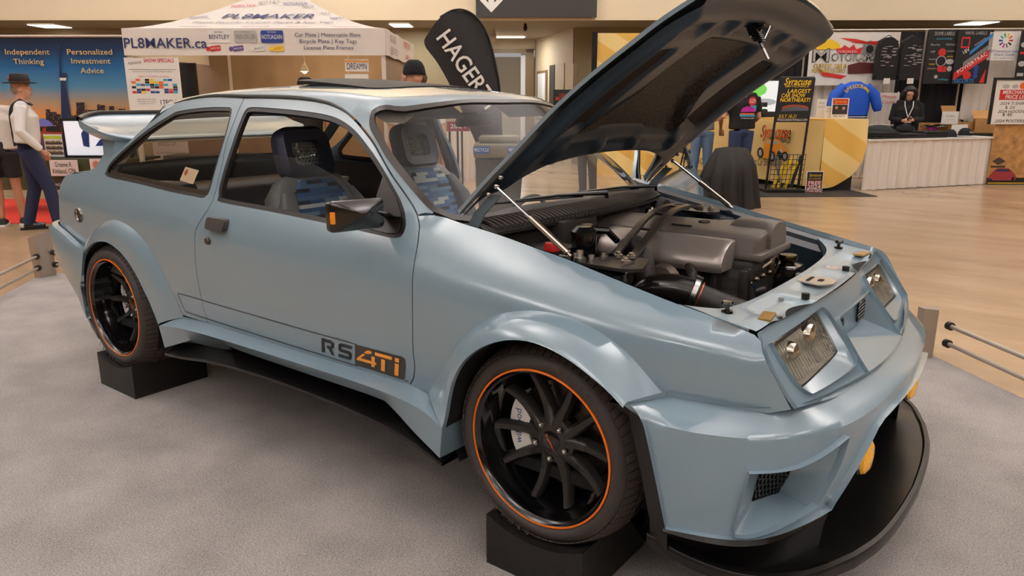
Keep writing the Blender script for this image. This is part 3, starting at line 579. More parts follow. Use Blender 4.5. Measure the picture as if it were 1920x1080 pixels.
# recess between the lamps
m = MB(); rim = [(nose_x(y, z), y, z) for y, z in [(-.232, .679), (-.232, .71), (-.222, .78), (-.205, .816), (.205, .816), (.222, .78), (.232, .71), (.232, .679)]]
bk = [(.64, -.20, .722), (.64, -.20, .73), (.64, -.195, .775), (.635, -.185, .806), (.635, .185, .806), (.64, .195, .775), (.64, .20, .73), (.64, .20, .722)]
m.loft([rim, bk]); m.add([(.777, -.234, .6715), (.777, .234, .6715), (.64, .20, .722), (.64, -.20, .722)], [(0, 1, 2, 3)]); m.add(bk, [tuple(range(8))]); P('nose_recess', m, PAINT, nose, 30)
for sd in (-1, 1):
    gg = MB(); fr = rrect(.085, .066, .012, 3, -.145, .765); gg.tube([(.645, sd * a * -1, b) for a, b in fr], .003, 6, closed=True)
    for i in range(6):
        for j in range(5):
            cx = -.18 + i * .0145 + (.00725 if j % 2 else 0); cz = .741 + j * .0125; gg.tube([(.646, sd * -(cx + .0075 * math.cos(R(60 * k + 30))), cz + .0075 * math.sin(R(60 * k + 30))) for k in range(6)], .0013, 4, closed=True)
    P('nose_grille', gg, GLOSSB, nose); gb = MB(); gb.add([(.642, sd * -a, b) for a, b in fr], [tuple(range(len(fr)))]); P('grille_back', gb, DARK, nose)
# ---- rear bumper
for k in (0,):
    m = MB(); TB = [(-2.84, .870, .724), (-2.95, .866, .736), (-3.12, .848, .775), (-3.24, .84, .802), (-3.33, .80, .812), (-3.39, .70, .815), (-3.42, .4, .815), (-3.43, 0, .815)]
    EB = [(-2.835, .876, .712), (-2.96, .874, .724), (-3.14, .862, .755), (-3.27, .85, .782), (-3.37, .805, .79), (-3.43, .70, .79), (-3.46, .4, .79), (-3.47, 0, .79)]
    MBm = [(-2.925, .876, .52), (-3.0, .872, .535), (-3.13, .858, .56), (-3.27, .84, .62), (-3.37, .79, .63), (-3.43, .69, .63), (-3.46, .4, .63), (-3.47, 0, .63)]
    LB = [(-2.925, .868, .34), (-2.97, .862, .375), (-3.05, .845, .43), (-3.15, .83, .49), (-3.26, .77, .49), (-3.32, .67, .49), (-3.35, .4, .49), (-3.36, 0, .49)]
    m.loft([full(spl(L, 5, 80)) for L in ([(x, y - .03, z + .0) for x, y, z in TB], TB, EB, MBm, LB, [(x + .05, y - .06, z) for x, y, z in LB])]); rbm = P('rear_bumper', m, PAINT, None, 40)
    for sd in (-1, 1):
        q = MB(); q.loft([[(-3.02, sd * .85, .40), (-2.93, sd * .85, .33), (-2.90, sd * .84, .26)], [(-3.04, sd * .83, .37), (-2.95, sd * .84, .28), (-2.91, sd * .83, .22)], [(-3.0, sd * .7, .4), (-2.93, sd * .7, .3), (-2.9, sd * .7, .22)]]); P('bumper_winglet', q, SATINB, rbm)
# ---- underbody and inner shells that keep the gaps dark
m = MB(); m.box((-1.35, 0, .33), (3.4, 1.52, .04)); m.box((-1.15, 0, .43), (1.6, 1.58, .2)); m.box((-1.35, 0, .52), (1.05, 1.62, .12)); m.box((.30, 0, .25), (.75, 1.36, .03)); P('floor_pan', m, DARK)
for sd in (-1, 1):
    for cx, w in ((0, .36), (-2.609, .34)):
        m = MB(); pr = arch(cx, .372, -25, 205, 24); m.loft([[(x, sd * .60, z) for x, z in pr], [(x, sd * .835, z) for x, z in pr]]); m.add([(x, sd * .60, z) for x, z in pr], [tuple(range(len(pr)))]); P('wheel_well', m, DARK)
# ---- raised bonnet: surface over (y, t), t = metres from the hinge along its edge
HE = spl([(-.46, 1.098), (-.35, 1.203), (-.245, 1.295), (-.1, 1.425), (.03, 1.525), (.157, 1.61), (.236, 1.662), (.345, 1.722)], 8, 80)
_hl = np.concatenate([[0], np.cumsum([math.hypot(HE[i + 1][0] - HE[i][0], HE[i + 1][1] - HE[i][1]) for i in range(len(HE) - 1)])])
_hx = np.array([p[0] for p in HE]); _hz = np.array([p[1] for p in HE])
def he(t):
    if t > _hl[-1]: d = t - _hl[-1]; return _hx[-1] + d * .87, _hz[-1] + d * .49
    return float(np.interp(t, _hl, _hx)), float(np.interp(t, _hl, _hz))
def hood(y, t, h=0.):
    x, z = he(t); x2, z2 = he(t + .06); x1, z1 = he(max(0, t - .06)); dx, dz = x2 - x1, z2 - z1; L = math.hypot(dx, dz); nx, nz = -dz / L, dx / L
    c = .062 * (1 - (y / .67) ** 2) + h; return (x + nx * c, y, z + nz * c)
def sst(a, b, x): t = min(1, max(0, (x - a) / (b - a))); return t * t * (3 - 2 * t)
def bx4(y, t, y0, y1, t0, t1, e=.02): return sst(y0 - e, y0 + e, y) * (1 - sst(y1 - e, y1 + e, y)) * sst(t0 - e, t0 + e, t) * (1 - sst(t1 - e, t1 + e, t))
TM = float(_hl[-1])
hh = [(-.674, .0), (-.655, -.005), (-.615, .08), (-.565, .155), (-.48, .20), (-.3, .232), (0, .245)]
hout = spl([(-.674, 0), (-.668, .25), (-.655, .55), (-.635, .85), (-.612, TM)], 4, 80) + spl([(-.612, TM), (-.4, TM + .028), (-.2, TM + .042), (0, TM + .046)], 4, 80)[1:]
hb = spl(hh, 4, 80); Lh = hout + [(-y, t) for y, t in reversed(hout[:-1])] + [(-y, t) for y, t in hb[1:]] + [(y, t) for y, t in reversed(hb[1:-1])]
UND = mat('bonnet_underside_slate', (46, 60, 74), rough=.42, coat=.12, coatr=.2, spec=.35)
bonnet = P('bonnet', panel(MB(), Lh, [], lambda u, v: hood(u, v), .04, .012), PAINT)
def relief(y, t):
    a = abs(y); edge = min(.668 - a - .02, TM + .02 - t); h = -.014 - .030 * sst(.02, .075, edge)
    wy = .33 - .05 * (t - .3)                                              # centre well
    h += .036 * bx4(a, t, -1, .40 - .17 * sst(.30, .60, t), .33, .845, .03)
    h += .024 * bx4(a, t, .385, .53, .40, .80, .025)                         # side wells
    h -= .020 * bx4(a, t, -1, .47, .25, .34, .02); h += .020 * max(bx4(a, t, -1, .105, .268, .322, .012), bx4(a, t, .165, .41, .268, .322, .012))
    h += .018 * max(bx4(a, t, -1, .10, .885, .945, .012), bx4(a, t, .16, .30, .88, .94, .012), bx4(a, t, .36, .52, .87, .93, .012))
    h -= .012 * bx4(a, t, .575, .60, .30, .9, .02)
    return h
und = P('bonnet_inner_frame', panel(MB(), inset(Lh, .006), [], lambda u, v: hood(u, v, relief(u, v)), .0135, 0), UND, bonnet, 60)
MESH, nt, b = nodes_of('liner_mesh'); b.inputs['Roughness'].default_value = .6
tc = nt.nodes.new('ShaderNodeTexCoord'); wv = nt.nodes.new('ShaderNodeTexVoronoi'); wv.inputs['Scale'].default_value = 95; rp = nt.nodes.new('ShaderNodeValToRGB')
rp.color_ramp.elements[0].position = .25; rp.color_ramp.elements[0].color = (.006, .005, .004, 1); rp.color_ramp.elements[1].position = .6; rp.color_ramp.elements[1].color = (.055, .042, .030, 1)
nt.links.new(tc.outputs['Object'], wv.inputs['Vector']); nt.links.new(wv.outputs['Distance'], rp.inputs[0]); nt.links.new(rp.outputs[0], b.inputs['Base Color'])
LINER = mat('liner_felt', (44, 36, 31), rough=.85, bump=.3, nscale=400)
cl = spl([(-.385, .345), (-.19, .350), (-.16, .362), (0, .365), (.16, .362), (.19, .350), (.385, .345), (.37, .42), (.26, .58), (.235, .66), (.225, .80), (.19, .835), (-.19, .835), (-.225, .80), (-.235, .66), (-.26, .58), (-.37, .42)], 2, 40, True)
P('bonnet_centre_liner', panel(MB(), cl, [], lambda u, v: hood(u, v, relief(u, v) - .004), .03, .004), MESH, bonnet)
for sd in (-1, 1): P('bonnet_side_liner', panel(MB(), [(sd * y, t) for y, t in [(.39, .43), (.515, .40), (.53, .43), (.525, .75), (.50, .795), (.40, .79), (.385, .74)]], [], lambda u, v: hood(u, v, relief(u, v) - .004), .03, .004), LINER, bonnet)
m = MB(); a = Vector(hood(.0, .925, -.03))
dn = (Vector(hood(.0, .925, -.10)) - a).normalized(); m.tube([a, a + dn * .03], .022, 12); m.tube([a + dn * (.005 + .0011 * i) + Vector((.017 * math.cos(i * .9), .017 * math.sin(i * .9), 0)) for i in range(50)], .0032, 6); m.tube([a + dn * .01, a + dn * .085], [.007, .005], 8); m.box(a + dn * .004, (.09, .05, .006)); P('bonnet_latch', m, GLOSSB, bonnet)
m = MB(); m.tube([a + dn * .05 + Vector((.01, .02, 0)), a + dn * .03 + Vector((.02, .06, .02)), a + dn * .01 + Vector((.03, .09, .04))], .004, 6); m.tube([a + dn * .06, a + dn * .125], .0045, 8); P('latch_pin', m, STEEL, bonnet)
for sd in (-1, 1):
    top = Vector((-.318, sd * .652, 1.196)); bot = Vector((-.038, sd * .655, 1.012)); mid = top.lerp(bot, .48); m = MB()
    m.tube([mid, bot], .0105, 12); m.tube([bot, bot + (bot - mid).normalized() * .015], .006, 8); s_ = P('gas_strut', m, mat('strut_silver', (188, 180, 168), rough=.22, metal=1.)); m = MB(); m.tube([top, mid], .0052, 8); m.ball(top, .010); P('strut_rod', m, CHROME, s_)
    for k in ((-.302, 1.226), (-.352, 1.168)):
        m = MB(); m.ball((k[0] + .004, sd * .655, k[1]), (.009, .009, .009), 10, 6); P('hinge_bolt', m, STEEL, bonnet)
    m = MB(); hp = [(-.335, sd * .64, 1.165), (-.40, sd * .645, 1.10), (-.44, sd * .65, 1.02), (-.44, sd * .65, .97)]; m.loft([[(x - .02, y, z) for x, y, z in hp], [(x + .025, y, z) for x, y, z in hp], [(x + .025, y - sd * .006, z) for x, y, z in hp], [(x - .02, y - sd * .006, z) for x, y, z in hp]], close=True); P('bonnet_hinge', m, mat('hinge_blue', (92, 108, 118), rough=.3, coat=.5))
# ---- engine bay shell
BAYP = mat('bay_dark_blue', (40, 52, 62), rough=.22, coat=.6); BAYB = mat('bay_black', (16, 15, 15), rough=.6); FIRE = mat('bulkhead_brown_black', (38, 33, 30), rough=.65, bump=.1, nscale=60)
for sd in (-1, 1):
    m = MB(); st = [(x, z) for x, z in WTOP if x > -.47]; t0 = [(x, sd * (sect(x, z) - .003), z - .002) for x, z in st]
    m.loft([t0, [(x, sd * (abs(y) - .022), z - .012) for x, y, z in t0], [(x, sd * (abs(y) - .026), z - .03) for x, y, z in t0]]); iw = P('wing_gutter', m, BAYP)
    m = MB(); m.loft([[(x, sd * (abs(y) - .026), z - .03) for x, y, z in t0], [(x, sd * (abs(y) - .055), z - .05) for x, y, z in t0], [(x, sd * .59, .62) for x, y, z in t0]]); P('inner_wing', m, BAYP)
m = MB(); m.box((.12, 0, .58), (.98, 1.2, .02)); P('bay_floor', m, BAYB)
def cowx(y): return -.345 - .33 * y * y
m = MB(); ys = np.linspace(-.60, .60, 25)
m.loft([[(cowx(y) + .10, y, 1.072 - .06 * y * y) for y in ys], [(cowx(y) + .105, y, 1.045 - .06 * y * y) for y in ys], [(cowx(y) + .07, y, 1.04 - .06 * y * y) for y in ys], [(cowx(y) + .05, y, .60) for y in ys]]); m.add([(cowx(y) + .03, y, z) for y in (-.6, .6) for z in (.6, 1.03)] + [(-.42, -.6, .6), (-.42, -.6, 1.0)], [(0, 1, 5, 4)]); P('bulkhead', m, FIRE)
cg = MB(); ys = np.linspace(-.63, .63, 90); 
cg.loft([[(cowx(y) - .005 + .115 * q, y, 1.078 + .024 * math.sin(q * PI * .5) * (1 - q) - .006 * q - .05 * y * y - .02 * q * q) for y in ys] for q in np.linspace(0, 1, 6)]); cgo = P('cowl_grille', cg, PLAST)
rb = MB()
for y in np.linspace(-.60, .60, 62): rb.loft([[(cowx(y) + .004 + .105 * q, y + e + .03 * (q - .5), 1.083 + .024 * math.sin(q * PI * .5) * (1 - q) - .006 * q - .05 * y * y - .02 * q * q + (.006 if abs(e) < .003 else -.004)) for q in np.linspace(0, 1, 6)] for e in (-.0045, -.002, .002, .0045)])
P('cowl_ribs', rb, mat('rib_grey', (54, 48, 44), rough=.45), cgo)
for pv, tip in (((-.275, -.02, 1.098), (-.40, -.52, 1.125)), ((-.285, .42, 1.085), (-.36, -.02, 1.118))):
    m = MB(); pv, tip = Vector(pv), Vector(tip); md = pv.lerp(tip, .45) + Vector((-.02, 0, .014)); m.tube([pv, pv + Vector((0, 0, .02)), md, tip], [.011, .009, .006, .003], 8); m.tube([pv.lerp(tip, .2) + Vector((-.02, 0, .008)), tip + Vector((0, -.06, 0))], .004, 6); P('wiper', m, SATINB)
# ---- slam panel with its fittings
SLAM = mat('slam_panel_paint', (150, 170, 181), rough=.3, coat=.4)
def slx(y): return .605 - .09 * y * y
rear = spl([(-.668, .335), (-.60, .395), (-.55, .425), (-.40, .445), (-.2, .452), (0, .455), (.2, .452), (.40, .440), (.52, .42), (.60, .385), (.668, .335)], 3, 80)
so = [(x, y) for y, x in rear] + [(slx(y) - .006, y) for y in np.linspace(.668, -.668, 24)]
def slz(x, y):
    a = abs(y); q = (x - .44) / .15; z = .884 + .012 * (a / .66) ** 4 * max(0, 1 - 1.2 * q) - .010 * q
    z -= .014 * bx4(a, q, .26, .50, .25, 1.2, .035); z -= .010 * bx4(a, q, -1, .17, .35, .9, .04); z += .008 * bx4(a, q, .54, .62, .5, 1.2, .05)
    z -= .018 * bx4(a, q, .30, .47, .70, 1.3, .05)
    return z
slam = P('slam_panel', panel(MB(), so, [], lambda u, v: (u, v, slz(u, v)), .014, 0), SLAM, None, 60)
m = MB(); m.loft([[(x, y, slz(x, y)) for y, x in rear], [(x + .006, y, slz(x, y) - .02) for y, x in rear], [(x + .01, y, slz(x, y) - .10) for y, x in rear], [(x + .03, y, .62) for y, x in rear]]); P('slam_panel_rear_face', m, SLAM, slam)
m = MB()
for sd in (-1, 1): m.loft([[(x, sd * .668, slz(x, .668)) for x in (.335, .40, .47, .54)], [(x, sd * .668, .80) for x in (.335, .40, .47, .54)]])
P('slam_panel_edge', m, SLAM, slam)
m = MB()
for sd in (-1, 1): m.prism([(slx(y) - .006 - .032 * math.sin(PI * i / 8), y) for i, y in enumerate(np.linspace(sd * .28, sd * .48, 9))][::1], .872, .8735)
P('seal_gap', m, DARK, slam)
for sd in (-1, 1):
    m = MB(); c = (.447, sd * .588, slz(.447, .588)); m.lathe([(0, .034), (.014, .033), (.017, .027), (.015, .020), (.007, .018), (.006, .008), (.016, .006), (.017, 0)], c, 'z', 16); P('bonnet_stop', m, GLOSSB, slam)
    m = MB(); m.box((.545, sd * .545, slz(.545, .545) + .004), (.035, .085, .006), Matrix.Rotation(sd * -.15, 3, 'Z')); P('gold_clip', m, mat('zinc_gold', (196, 160, 92), rough=.3, metal=1.), slam)
    m = MB(); m.cyl((.545, sd * .44, slz(.545, .44)), (.545, sd * .44, slz(.545, .44) + .009), .011, n=6); m.cyl((.50, sd * .28, slz(.50, .28)), (.50, sd * .28, slz(.5, .28) + .008), .009, n=6); P('panel_bolt', m, STEEL, slam)
    m = MB(); m.cyl((.56, sd * .24, slz(.56, .24)), (.56, sd * .24, slz(.56, .24) + .018), .012, n=10); P('panel_grommet', m, RUBBER, slam)
m = MB(); m.prism([(.475, -.045), (.475, .05), (.555, .06), (.585, .02), (.585, -.03), (.55, -.065)], .8795, .8835); lp = P('latch_plate', m, mat('latch_zinc', (206, 196, 184), rough=.35, metal=.7), slam)
m = MB(); m.prism(rrect(.012, .075, .005, 3, .505, .0), .8836, .8846); m.prism(rrect(.018, .034, .006, 3, .54, .0), .8836, .8846); P('latch_slot', m, DARK, lp)
m = MB(); m.prism(rrect(.05, .07, .004, 2, .51, .26), slz(.51, .26) + .001, slz(.51, .26) + .003); ip = P('identity_plate', m, mat('plate_pink', (188, 172, 164), rough=.4), slam)
m = MB(); [m.prism(rrect(.008, .05, .002, 2, .495 + .012 * i, .26), slz(.51, .26) + .003, slz(.51, .26) + .0036) for i in range(3)]; P('plate_print', m, mat('plate_white', (214, 208, 202), rough=.4), ip)
# ---- engine
ENGD = mat('engine_dark', (30, 27, 25), rough=.55, bump=.2, nscale=60); COVER = mat('engine_cover_brown', (96, 88, 83), rough=.42, bump=.04, nscale=500); COVL = mat('engine_cover_silver', (158, 149, 143), rough=.30, metal=.5); HOSE = mat('rubber_hose', (38, 34, 32), rough=.5)
m = MB(); m.box((.02, .03, .74), (.66, .34, .34), bev=.03); m.box((.05, .02, .90), (.60, .26, .08), bev=.02); eng = P('engine_block', m, ENGD)
m = MB()
for k in range(9): m.box((-.20 + .055 * k, -.155, .88), (.022, .05, .10), bev=.006)
for k in range(5): m.box((.335, -.16 + .04 * k, .86), (.03, .016, .12), bev=.006)
for k in range(6): m.cyl((-.15 + .08 * k, -.17, .80), (-.15 + .08 * k, -.20, .80), .013, n=10)
P('engine_ribs', m, mat('engine_rib_dark', (44, 40, 37), rough=.4), eng)
def cov(x, a): return (x, a[0], a[1])
m = MB(); sec = spl([(-.10, .955), (-.085, 1.010), (-.05, 1.022), (.06, 1.032), (.16, 1.026), (.205, .998), (.215, .95)], 3, 50)
xs = [-.30, -.29, -.27, .20, .30, .335, .345]; sc = [.55, .85, .97, 1.0, 1.0, .97, .85]
m.loft([[(x, .06 + (y - .06) * s_, .95 + (z - .95) * s_) for y, z in sec] for x, s_ in zip(xs, sc)]); m.add([(.345, .06 + (y - .06) * .85, .95 + (z - .95) * .85) for y, z in sec], [tuple(range(len(sec)))]); m.box((.02, .06, .95), (.70, .32, .025), bev=.008); cvo = P('engine_cover', m, COVER, None, 40)
m = MB(); bs = spl([(.02, .955), (.025, 1.02), (.06, 1.050), (.12, 1.054), (.175, 1.03), (.19, .955)], 4, 60); m.loft([[(x, y, .95 + (z - .95) * s_) for y, z in bs] for x, s_ in ((.20, .88), (.22, 1.0), (.325, 1.0), (.352, .97), (.358, .93))]); m.add([(.358, y, .95 + (z - .95) * .93) for y, z in bs], [tuple(range(len(bs)))]); P('cover_bulge', m, COVER, cvo, 40)
m = MB(); m.lathe([(0, .001), (.016, .001), (.020, .004), (.022, 0)], (.10, .05, 1.030), 'z', 20); m.box((.05, -.035, 1.026), (.075, .012, .004)); P('cover_recess', m, DARK, cvo)
m = MB(); ps = [(-.085 + .0, .965)] ; sec2 = spl([(-.082, 1.005), (-.12, 1.006), (-.165, .990), (-.20, .962), (-.215, .93), (-.205, .905), (-.12, .905), (-.08, .915)], 4, 60); m.loft([[(x, -.12 + (y + .12) * s_, .95 + (z - .95) * s_) for y, z in sec2 + sec2[:1]] for x, s_ in ((-.21, .8), (-.20, .97), (-.18, 1), (.245, 1), (.268, .97), (.275, .9))]); m.add([(.275, -.12 + (y + .12) * .9, .95 + (z - .95) * .9) for y, z in sec2], [tuple(range(len(sec2)))]); P('intake_plenum', m, COVL, eng, 40)
# strut brace over the engine
m = MB()
for o in (-.032, .032):
    pth = spl([(.045 + o, -.47, .978), (.03 + o, -.40, .985), (.005 + o, -.26, 1.018), (-.035 + o, -.09, 1.046), (-.09 + o, .15, 1.053), (-.12 + o, .36, 1.04), (-.125 + o, .46, 1.015)], 4, 80); m.loft([[(x + a, y, z + b) for x, y, z in pth] for a, b in ((-.015, 0), (-.013, .006), (.013, .006), (.015, 0), (.013, -.006), (-.013, -.006))], close=True)
for yy, zz, xx in ((-.20, 1.028, -.01), (.02, 1.05, -.06), (.24, 1.05, -.105)): m.box((xx, yy, zz), (.07, .022, .009))
for (cx, cy, cz) in ((.07, -.53, .972), (-.13, .545, 1.0)):
    m.prism([(cx - .11, cy - .06), (cx - .07, cy - .09), (cx + .07, cy - .09), (cx + .11, cy - .05), (cx + .06, cy + .09), (cx - .06, cy + .09)], cz - .004, cz + .006)
br = P('strut_brace', m, mat('brace_black', (34, 32, 32), rough=.32), None, 40)
for (cx, cy, cz) in ((.045, -.49, .981), (.085, -.48, .981), (.02, -.54, .981), (.11, -.56, .981), (-.05, -.57, .978), (-.13, .56, 1.008), (-.07, .52, 1.008), (-.17, .50, 1.008)): m = MB(); m.cyl((cx, cy, cz), (cx, cy, cz + .010), .0135, n=12); m.cyl((cx, cy, cz + .01), (cx, cy, cz + .018), .008, n=6); P('brace_bolt', m, mat('bolt_bright', (214, 210, 202), rough=.22, metal=1.), br)
for (cx, cy) in ((-.03, -.60), (-.085, -.60)):
    m = MB(); m.cyl((cx, cy, .95), (cx, cy, .99), .020, n=12); m.cyl((cx, cy, .99), (cx, cy, 1.012), .011, n=6); m.cyl((cx + .03, cy + .02, .97), (cx + .03, cy + .02, .998), .010, n=6); P('brake_union', m, mat('union_bright', (214, 212, 206), rough=.25, metal=1.))
for sd in (-1, 1):
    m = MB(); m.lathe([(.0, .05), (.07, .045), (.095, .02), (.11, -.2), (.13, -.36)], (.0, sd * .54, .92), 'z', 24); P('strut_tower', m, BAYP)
# intake pipe, hoses, valve
m = MB(); m.tube(spl([(.03, -.36, .80), (.09, -.345, .852), (.15, -.325, .862), (.215, -.30, .850)], 5), [.048] * 6 + [.050] * 5 + [.050] * 5, 18); ip_ = P('intake_pipe', m, mat('pipe_gloss_black', (26, 22, 21), rough=.22, coat=.4)); m = MB(); m.tube(spl([(.225, -.298, .846), (.32, -.265, .812), (.40, -.23, .785), (.44, -.16, .76)], 4), .045, 16); P('pipe_hose', m, HOSE, ip_)
m = MB(); m.lathe([(.053, -.010), (.055, -.008), (.055, .008), (.053, .010)], (0, 0, 0), 'z', 24); m.box((0, .055, 0), (.02, .016, .024)); m.xf(Matrix.Translation((.222, -.299, .848)) @ Vector((.095, .033, -.034)).to_track_quat('Z', 'Y').to_matrix().to_4x4()); P('hose_clamp', m, STEEL, ip_)
m = MB(); m.tube([(.236, -.294, .843), (.240, -.2925, .8415)], .0515, 18); P('copper_ring', m, mat('copper_ring', (168, 96, 62), rough=.35, metal=.8), ip_)
m = MB(); m.tube(spl([(-.05, -.27, .965), (.0, -.29, .985), (.045, -.315, .955), (.065, -.335, .88), (.06, -.34, .78)], 5), .034, 14); P('turbo_elbow', m, HOSE)
m = MB(); m.lathe([(.0, .04), (.045, .035), (.06, .01), (.055, -.03), (.0, -.04)], (.10, -.27, .93 - .06), 'y', 20); m.lathe([(.02, .03), (.035, .02), (.035, -.03), (.0, -.03)], (.0, -.33, .89), 'y', 16); P('turbocharger', m, mat('cast_metal', (112, 100, 90), rough=.4, metal=.8, bump=.3, nscale=80))
for pth, r in (([(.16, -.20, .92), (.19, -.24, .90), (.20, -.25, .84), (.19, -.24, .74)], .017), ([(.10, -.22, .86), (.2, -.22, .80), (.30, -.16, .82), (.36, -.02, .83)], .011), ([(.08, -.24, .84), (.2, -.26, .775), (.31, -.18, .79), (.37, -.05, .80)], .010), ([(-.30, -.02, 1.0), (-.28, -.16, 1.0), (-.24, -.26, .975), (-.17, -.31, .93)], .022), ([(-.26, -.22, .93), (-.18, -.28, .90), (-.10, -.26, .90)], .016), ([(.36, .12, .86), (.40, .14, .80), (.43, .12, .72)], .016)):
    m = MB(); m.tube(spl(pth, 5), r, 10); P('coolant_hose', m, HOSE)
m = MB(); m.lathe([(0, .03), (.026, .028), (.034, .02), (.034, -.012), (.028, -.02), (.028, -.05)], (0, 0, 0), 'z', 22); m.xf(Matrix.Translation((.315, -.085, .848)) @ Matrix.Rotation(.5, 4, 'Y')); bv = P('blow_off_valve', m, mat('anodised_blue', (28, 52, 116), rough=.3, metal=.8)); m = MB(); m.tube([(.31, -.085, .83), (.29, -.09, .77)], .028, 14); m.lathe([(.038, -.004), (.040, 0), (.038, .004)], (.308, -.086, .826), 'z', 20); P('valve_pipe', m, mat('valve_silver', (150, 142, 134), rough=.3, metal=.9), bv)
m = MB()
for k in range(9): m.ball((.33 + .012 * (k % 3), -.14 + .022 * k, .855 + .012 * ((k * 7) % 3)), (.012, .010, .010), 8, 6)
m.tube([(.34, -.02, .90), (.36, .02, .92), (.35, .08, .905)], .009, 8); m.lathe([(.022, -.012), (.040, -.010), (.044, 0), (.040, .010), (.022, .012)], (.352, .075, .905), 'x', 22); P('pulley_and_fittings', m, mat('fittings_metal', (128, 114, 96), rough=.3, metal=.9))
m = MB(); m.box((.372, .165, .79), (.11, .11, .20), bev=.012); tk = P('header_tank', m, GLOSSB); m = MB(); m.lathe([(0, .034), (.030, .033), (.034, .026), (.033, .012), (.024, .010), (.026, -.004)], (.372, .185, .888), 'z', 22); P('tank_cap', m, mat('cap_black_gold', (60, 52, 34), rough=.15, metal=.9), tk); m = MB(); m.cyl((.42, .13, .86), (.445, .125, .86), .012, n=10); m.tube([(.42, .19, .80), (.445, .24, .80), (.45, .34, .80)], .018, 10); P('tank_fitting', m, STEEL, tk)
m = MB(); m.cyl((-.115, -.44, .84), (-.115, -.44, 1.03), .042, n=24); ct = P('catch_can', m, GLOSSB); m = MB(); m.lathe([(0, .03), (.025, .028), (.044, .012), (.044, 0)], (-.115, -.44, 1.03), 'z', 20); m.tube([(-.10, -.42, 1.045), (-.06, -.38, 1.04), (-.05, -.33, 1.0)], .012, 8); P('can_lid', m, SATINB, ct)
m = MB(); m.box((-.21, -.50, .93), (.14, .16, .12), bev=.008); bt = P('battery', m, mat('battery_black', (22, 20, 24), rough=.4)); m = MB(); m.lathe([(0, .018), (.022, .016), (.026, 0), (.026, -.01)], (-.16, -.565, 1.0), 'z', 16); P('terminal_cap', m, mat('terminal_red', (190, 36, 30), rough=.35), bt)
m = MB(); m.box((-.30, -.24, .95), (.10, .24, .20), bev=.015); P('bulkhead_box', m, FIRE); m = MB(); m.box((-.31, .15, 1.0), (.08, .22, .14), bev=.02); P('bulkhead_box', m, FIRE); m = MB(); m.lathe([(0, .03), (.05, .03), (.05, 0), (.035, -.01)], (-.26, .42, 1.0), 'x', 18); P('brake_servo', m, FIRE)
m = MB(); m.cyl((-.19, -.30, 1.0), (-.19, -.30, 1.04), .022, n=14); m.ball((-.27, .35, 1.0), (.02, .03, .025), 10, 8); P('sensor_fittings', m, mat('sensor_metal', (150, 140, 128), rough=.25, metal=.9))
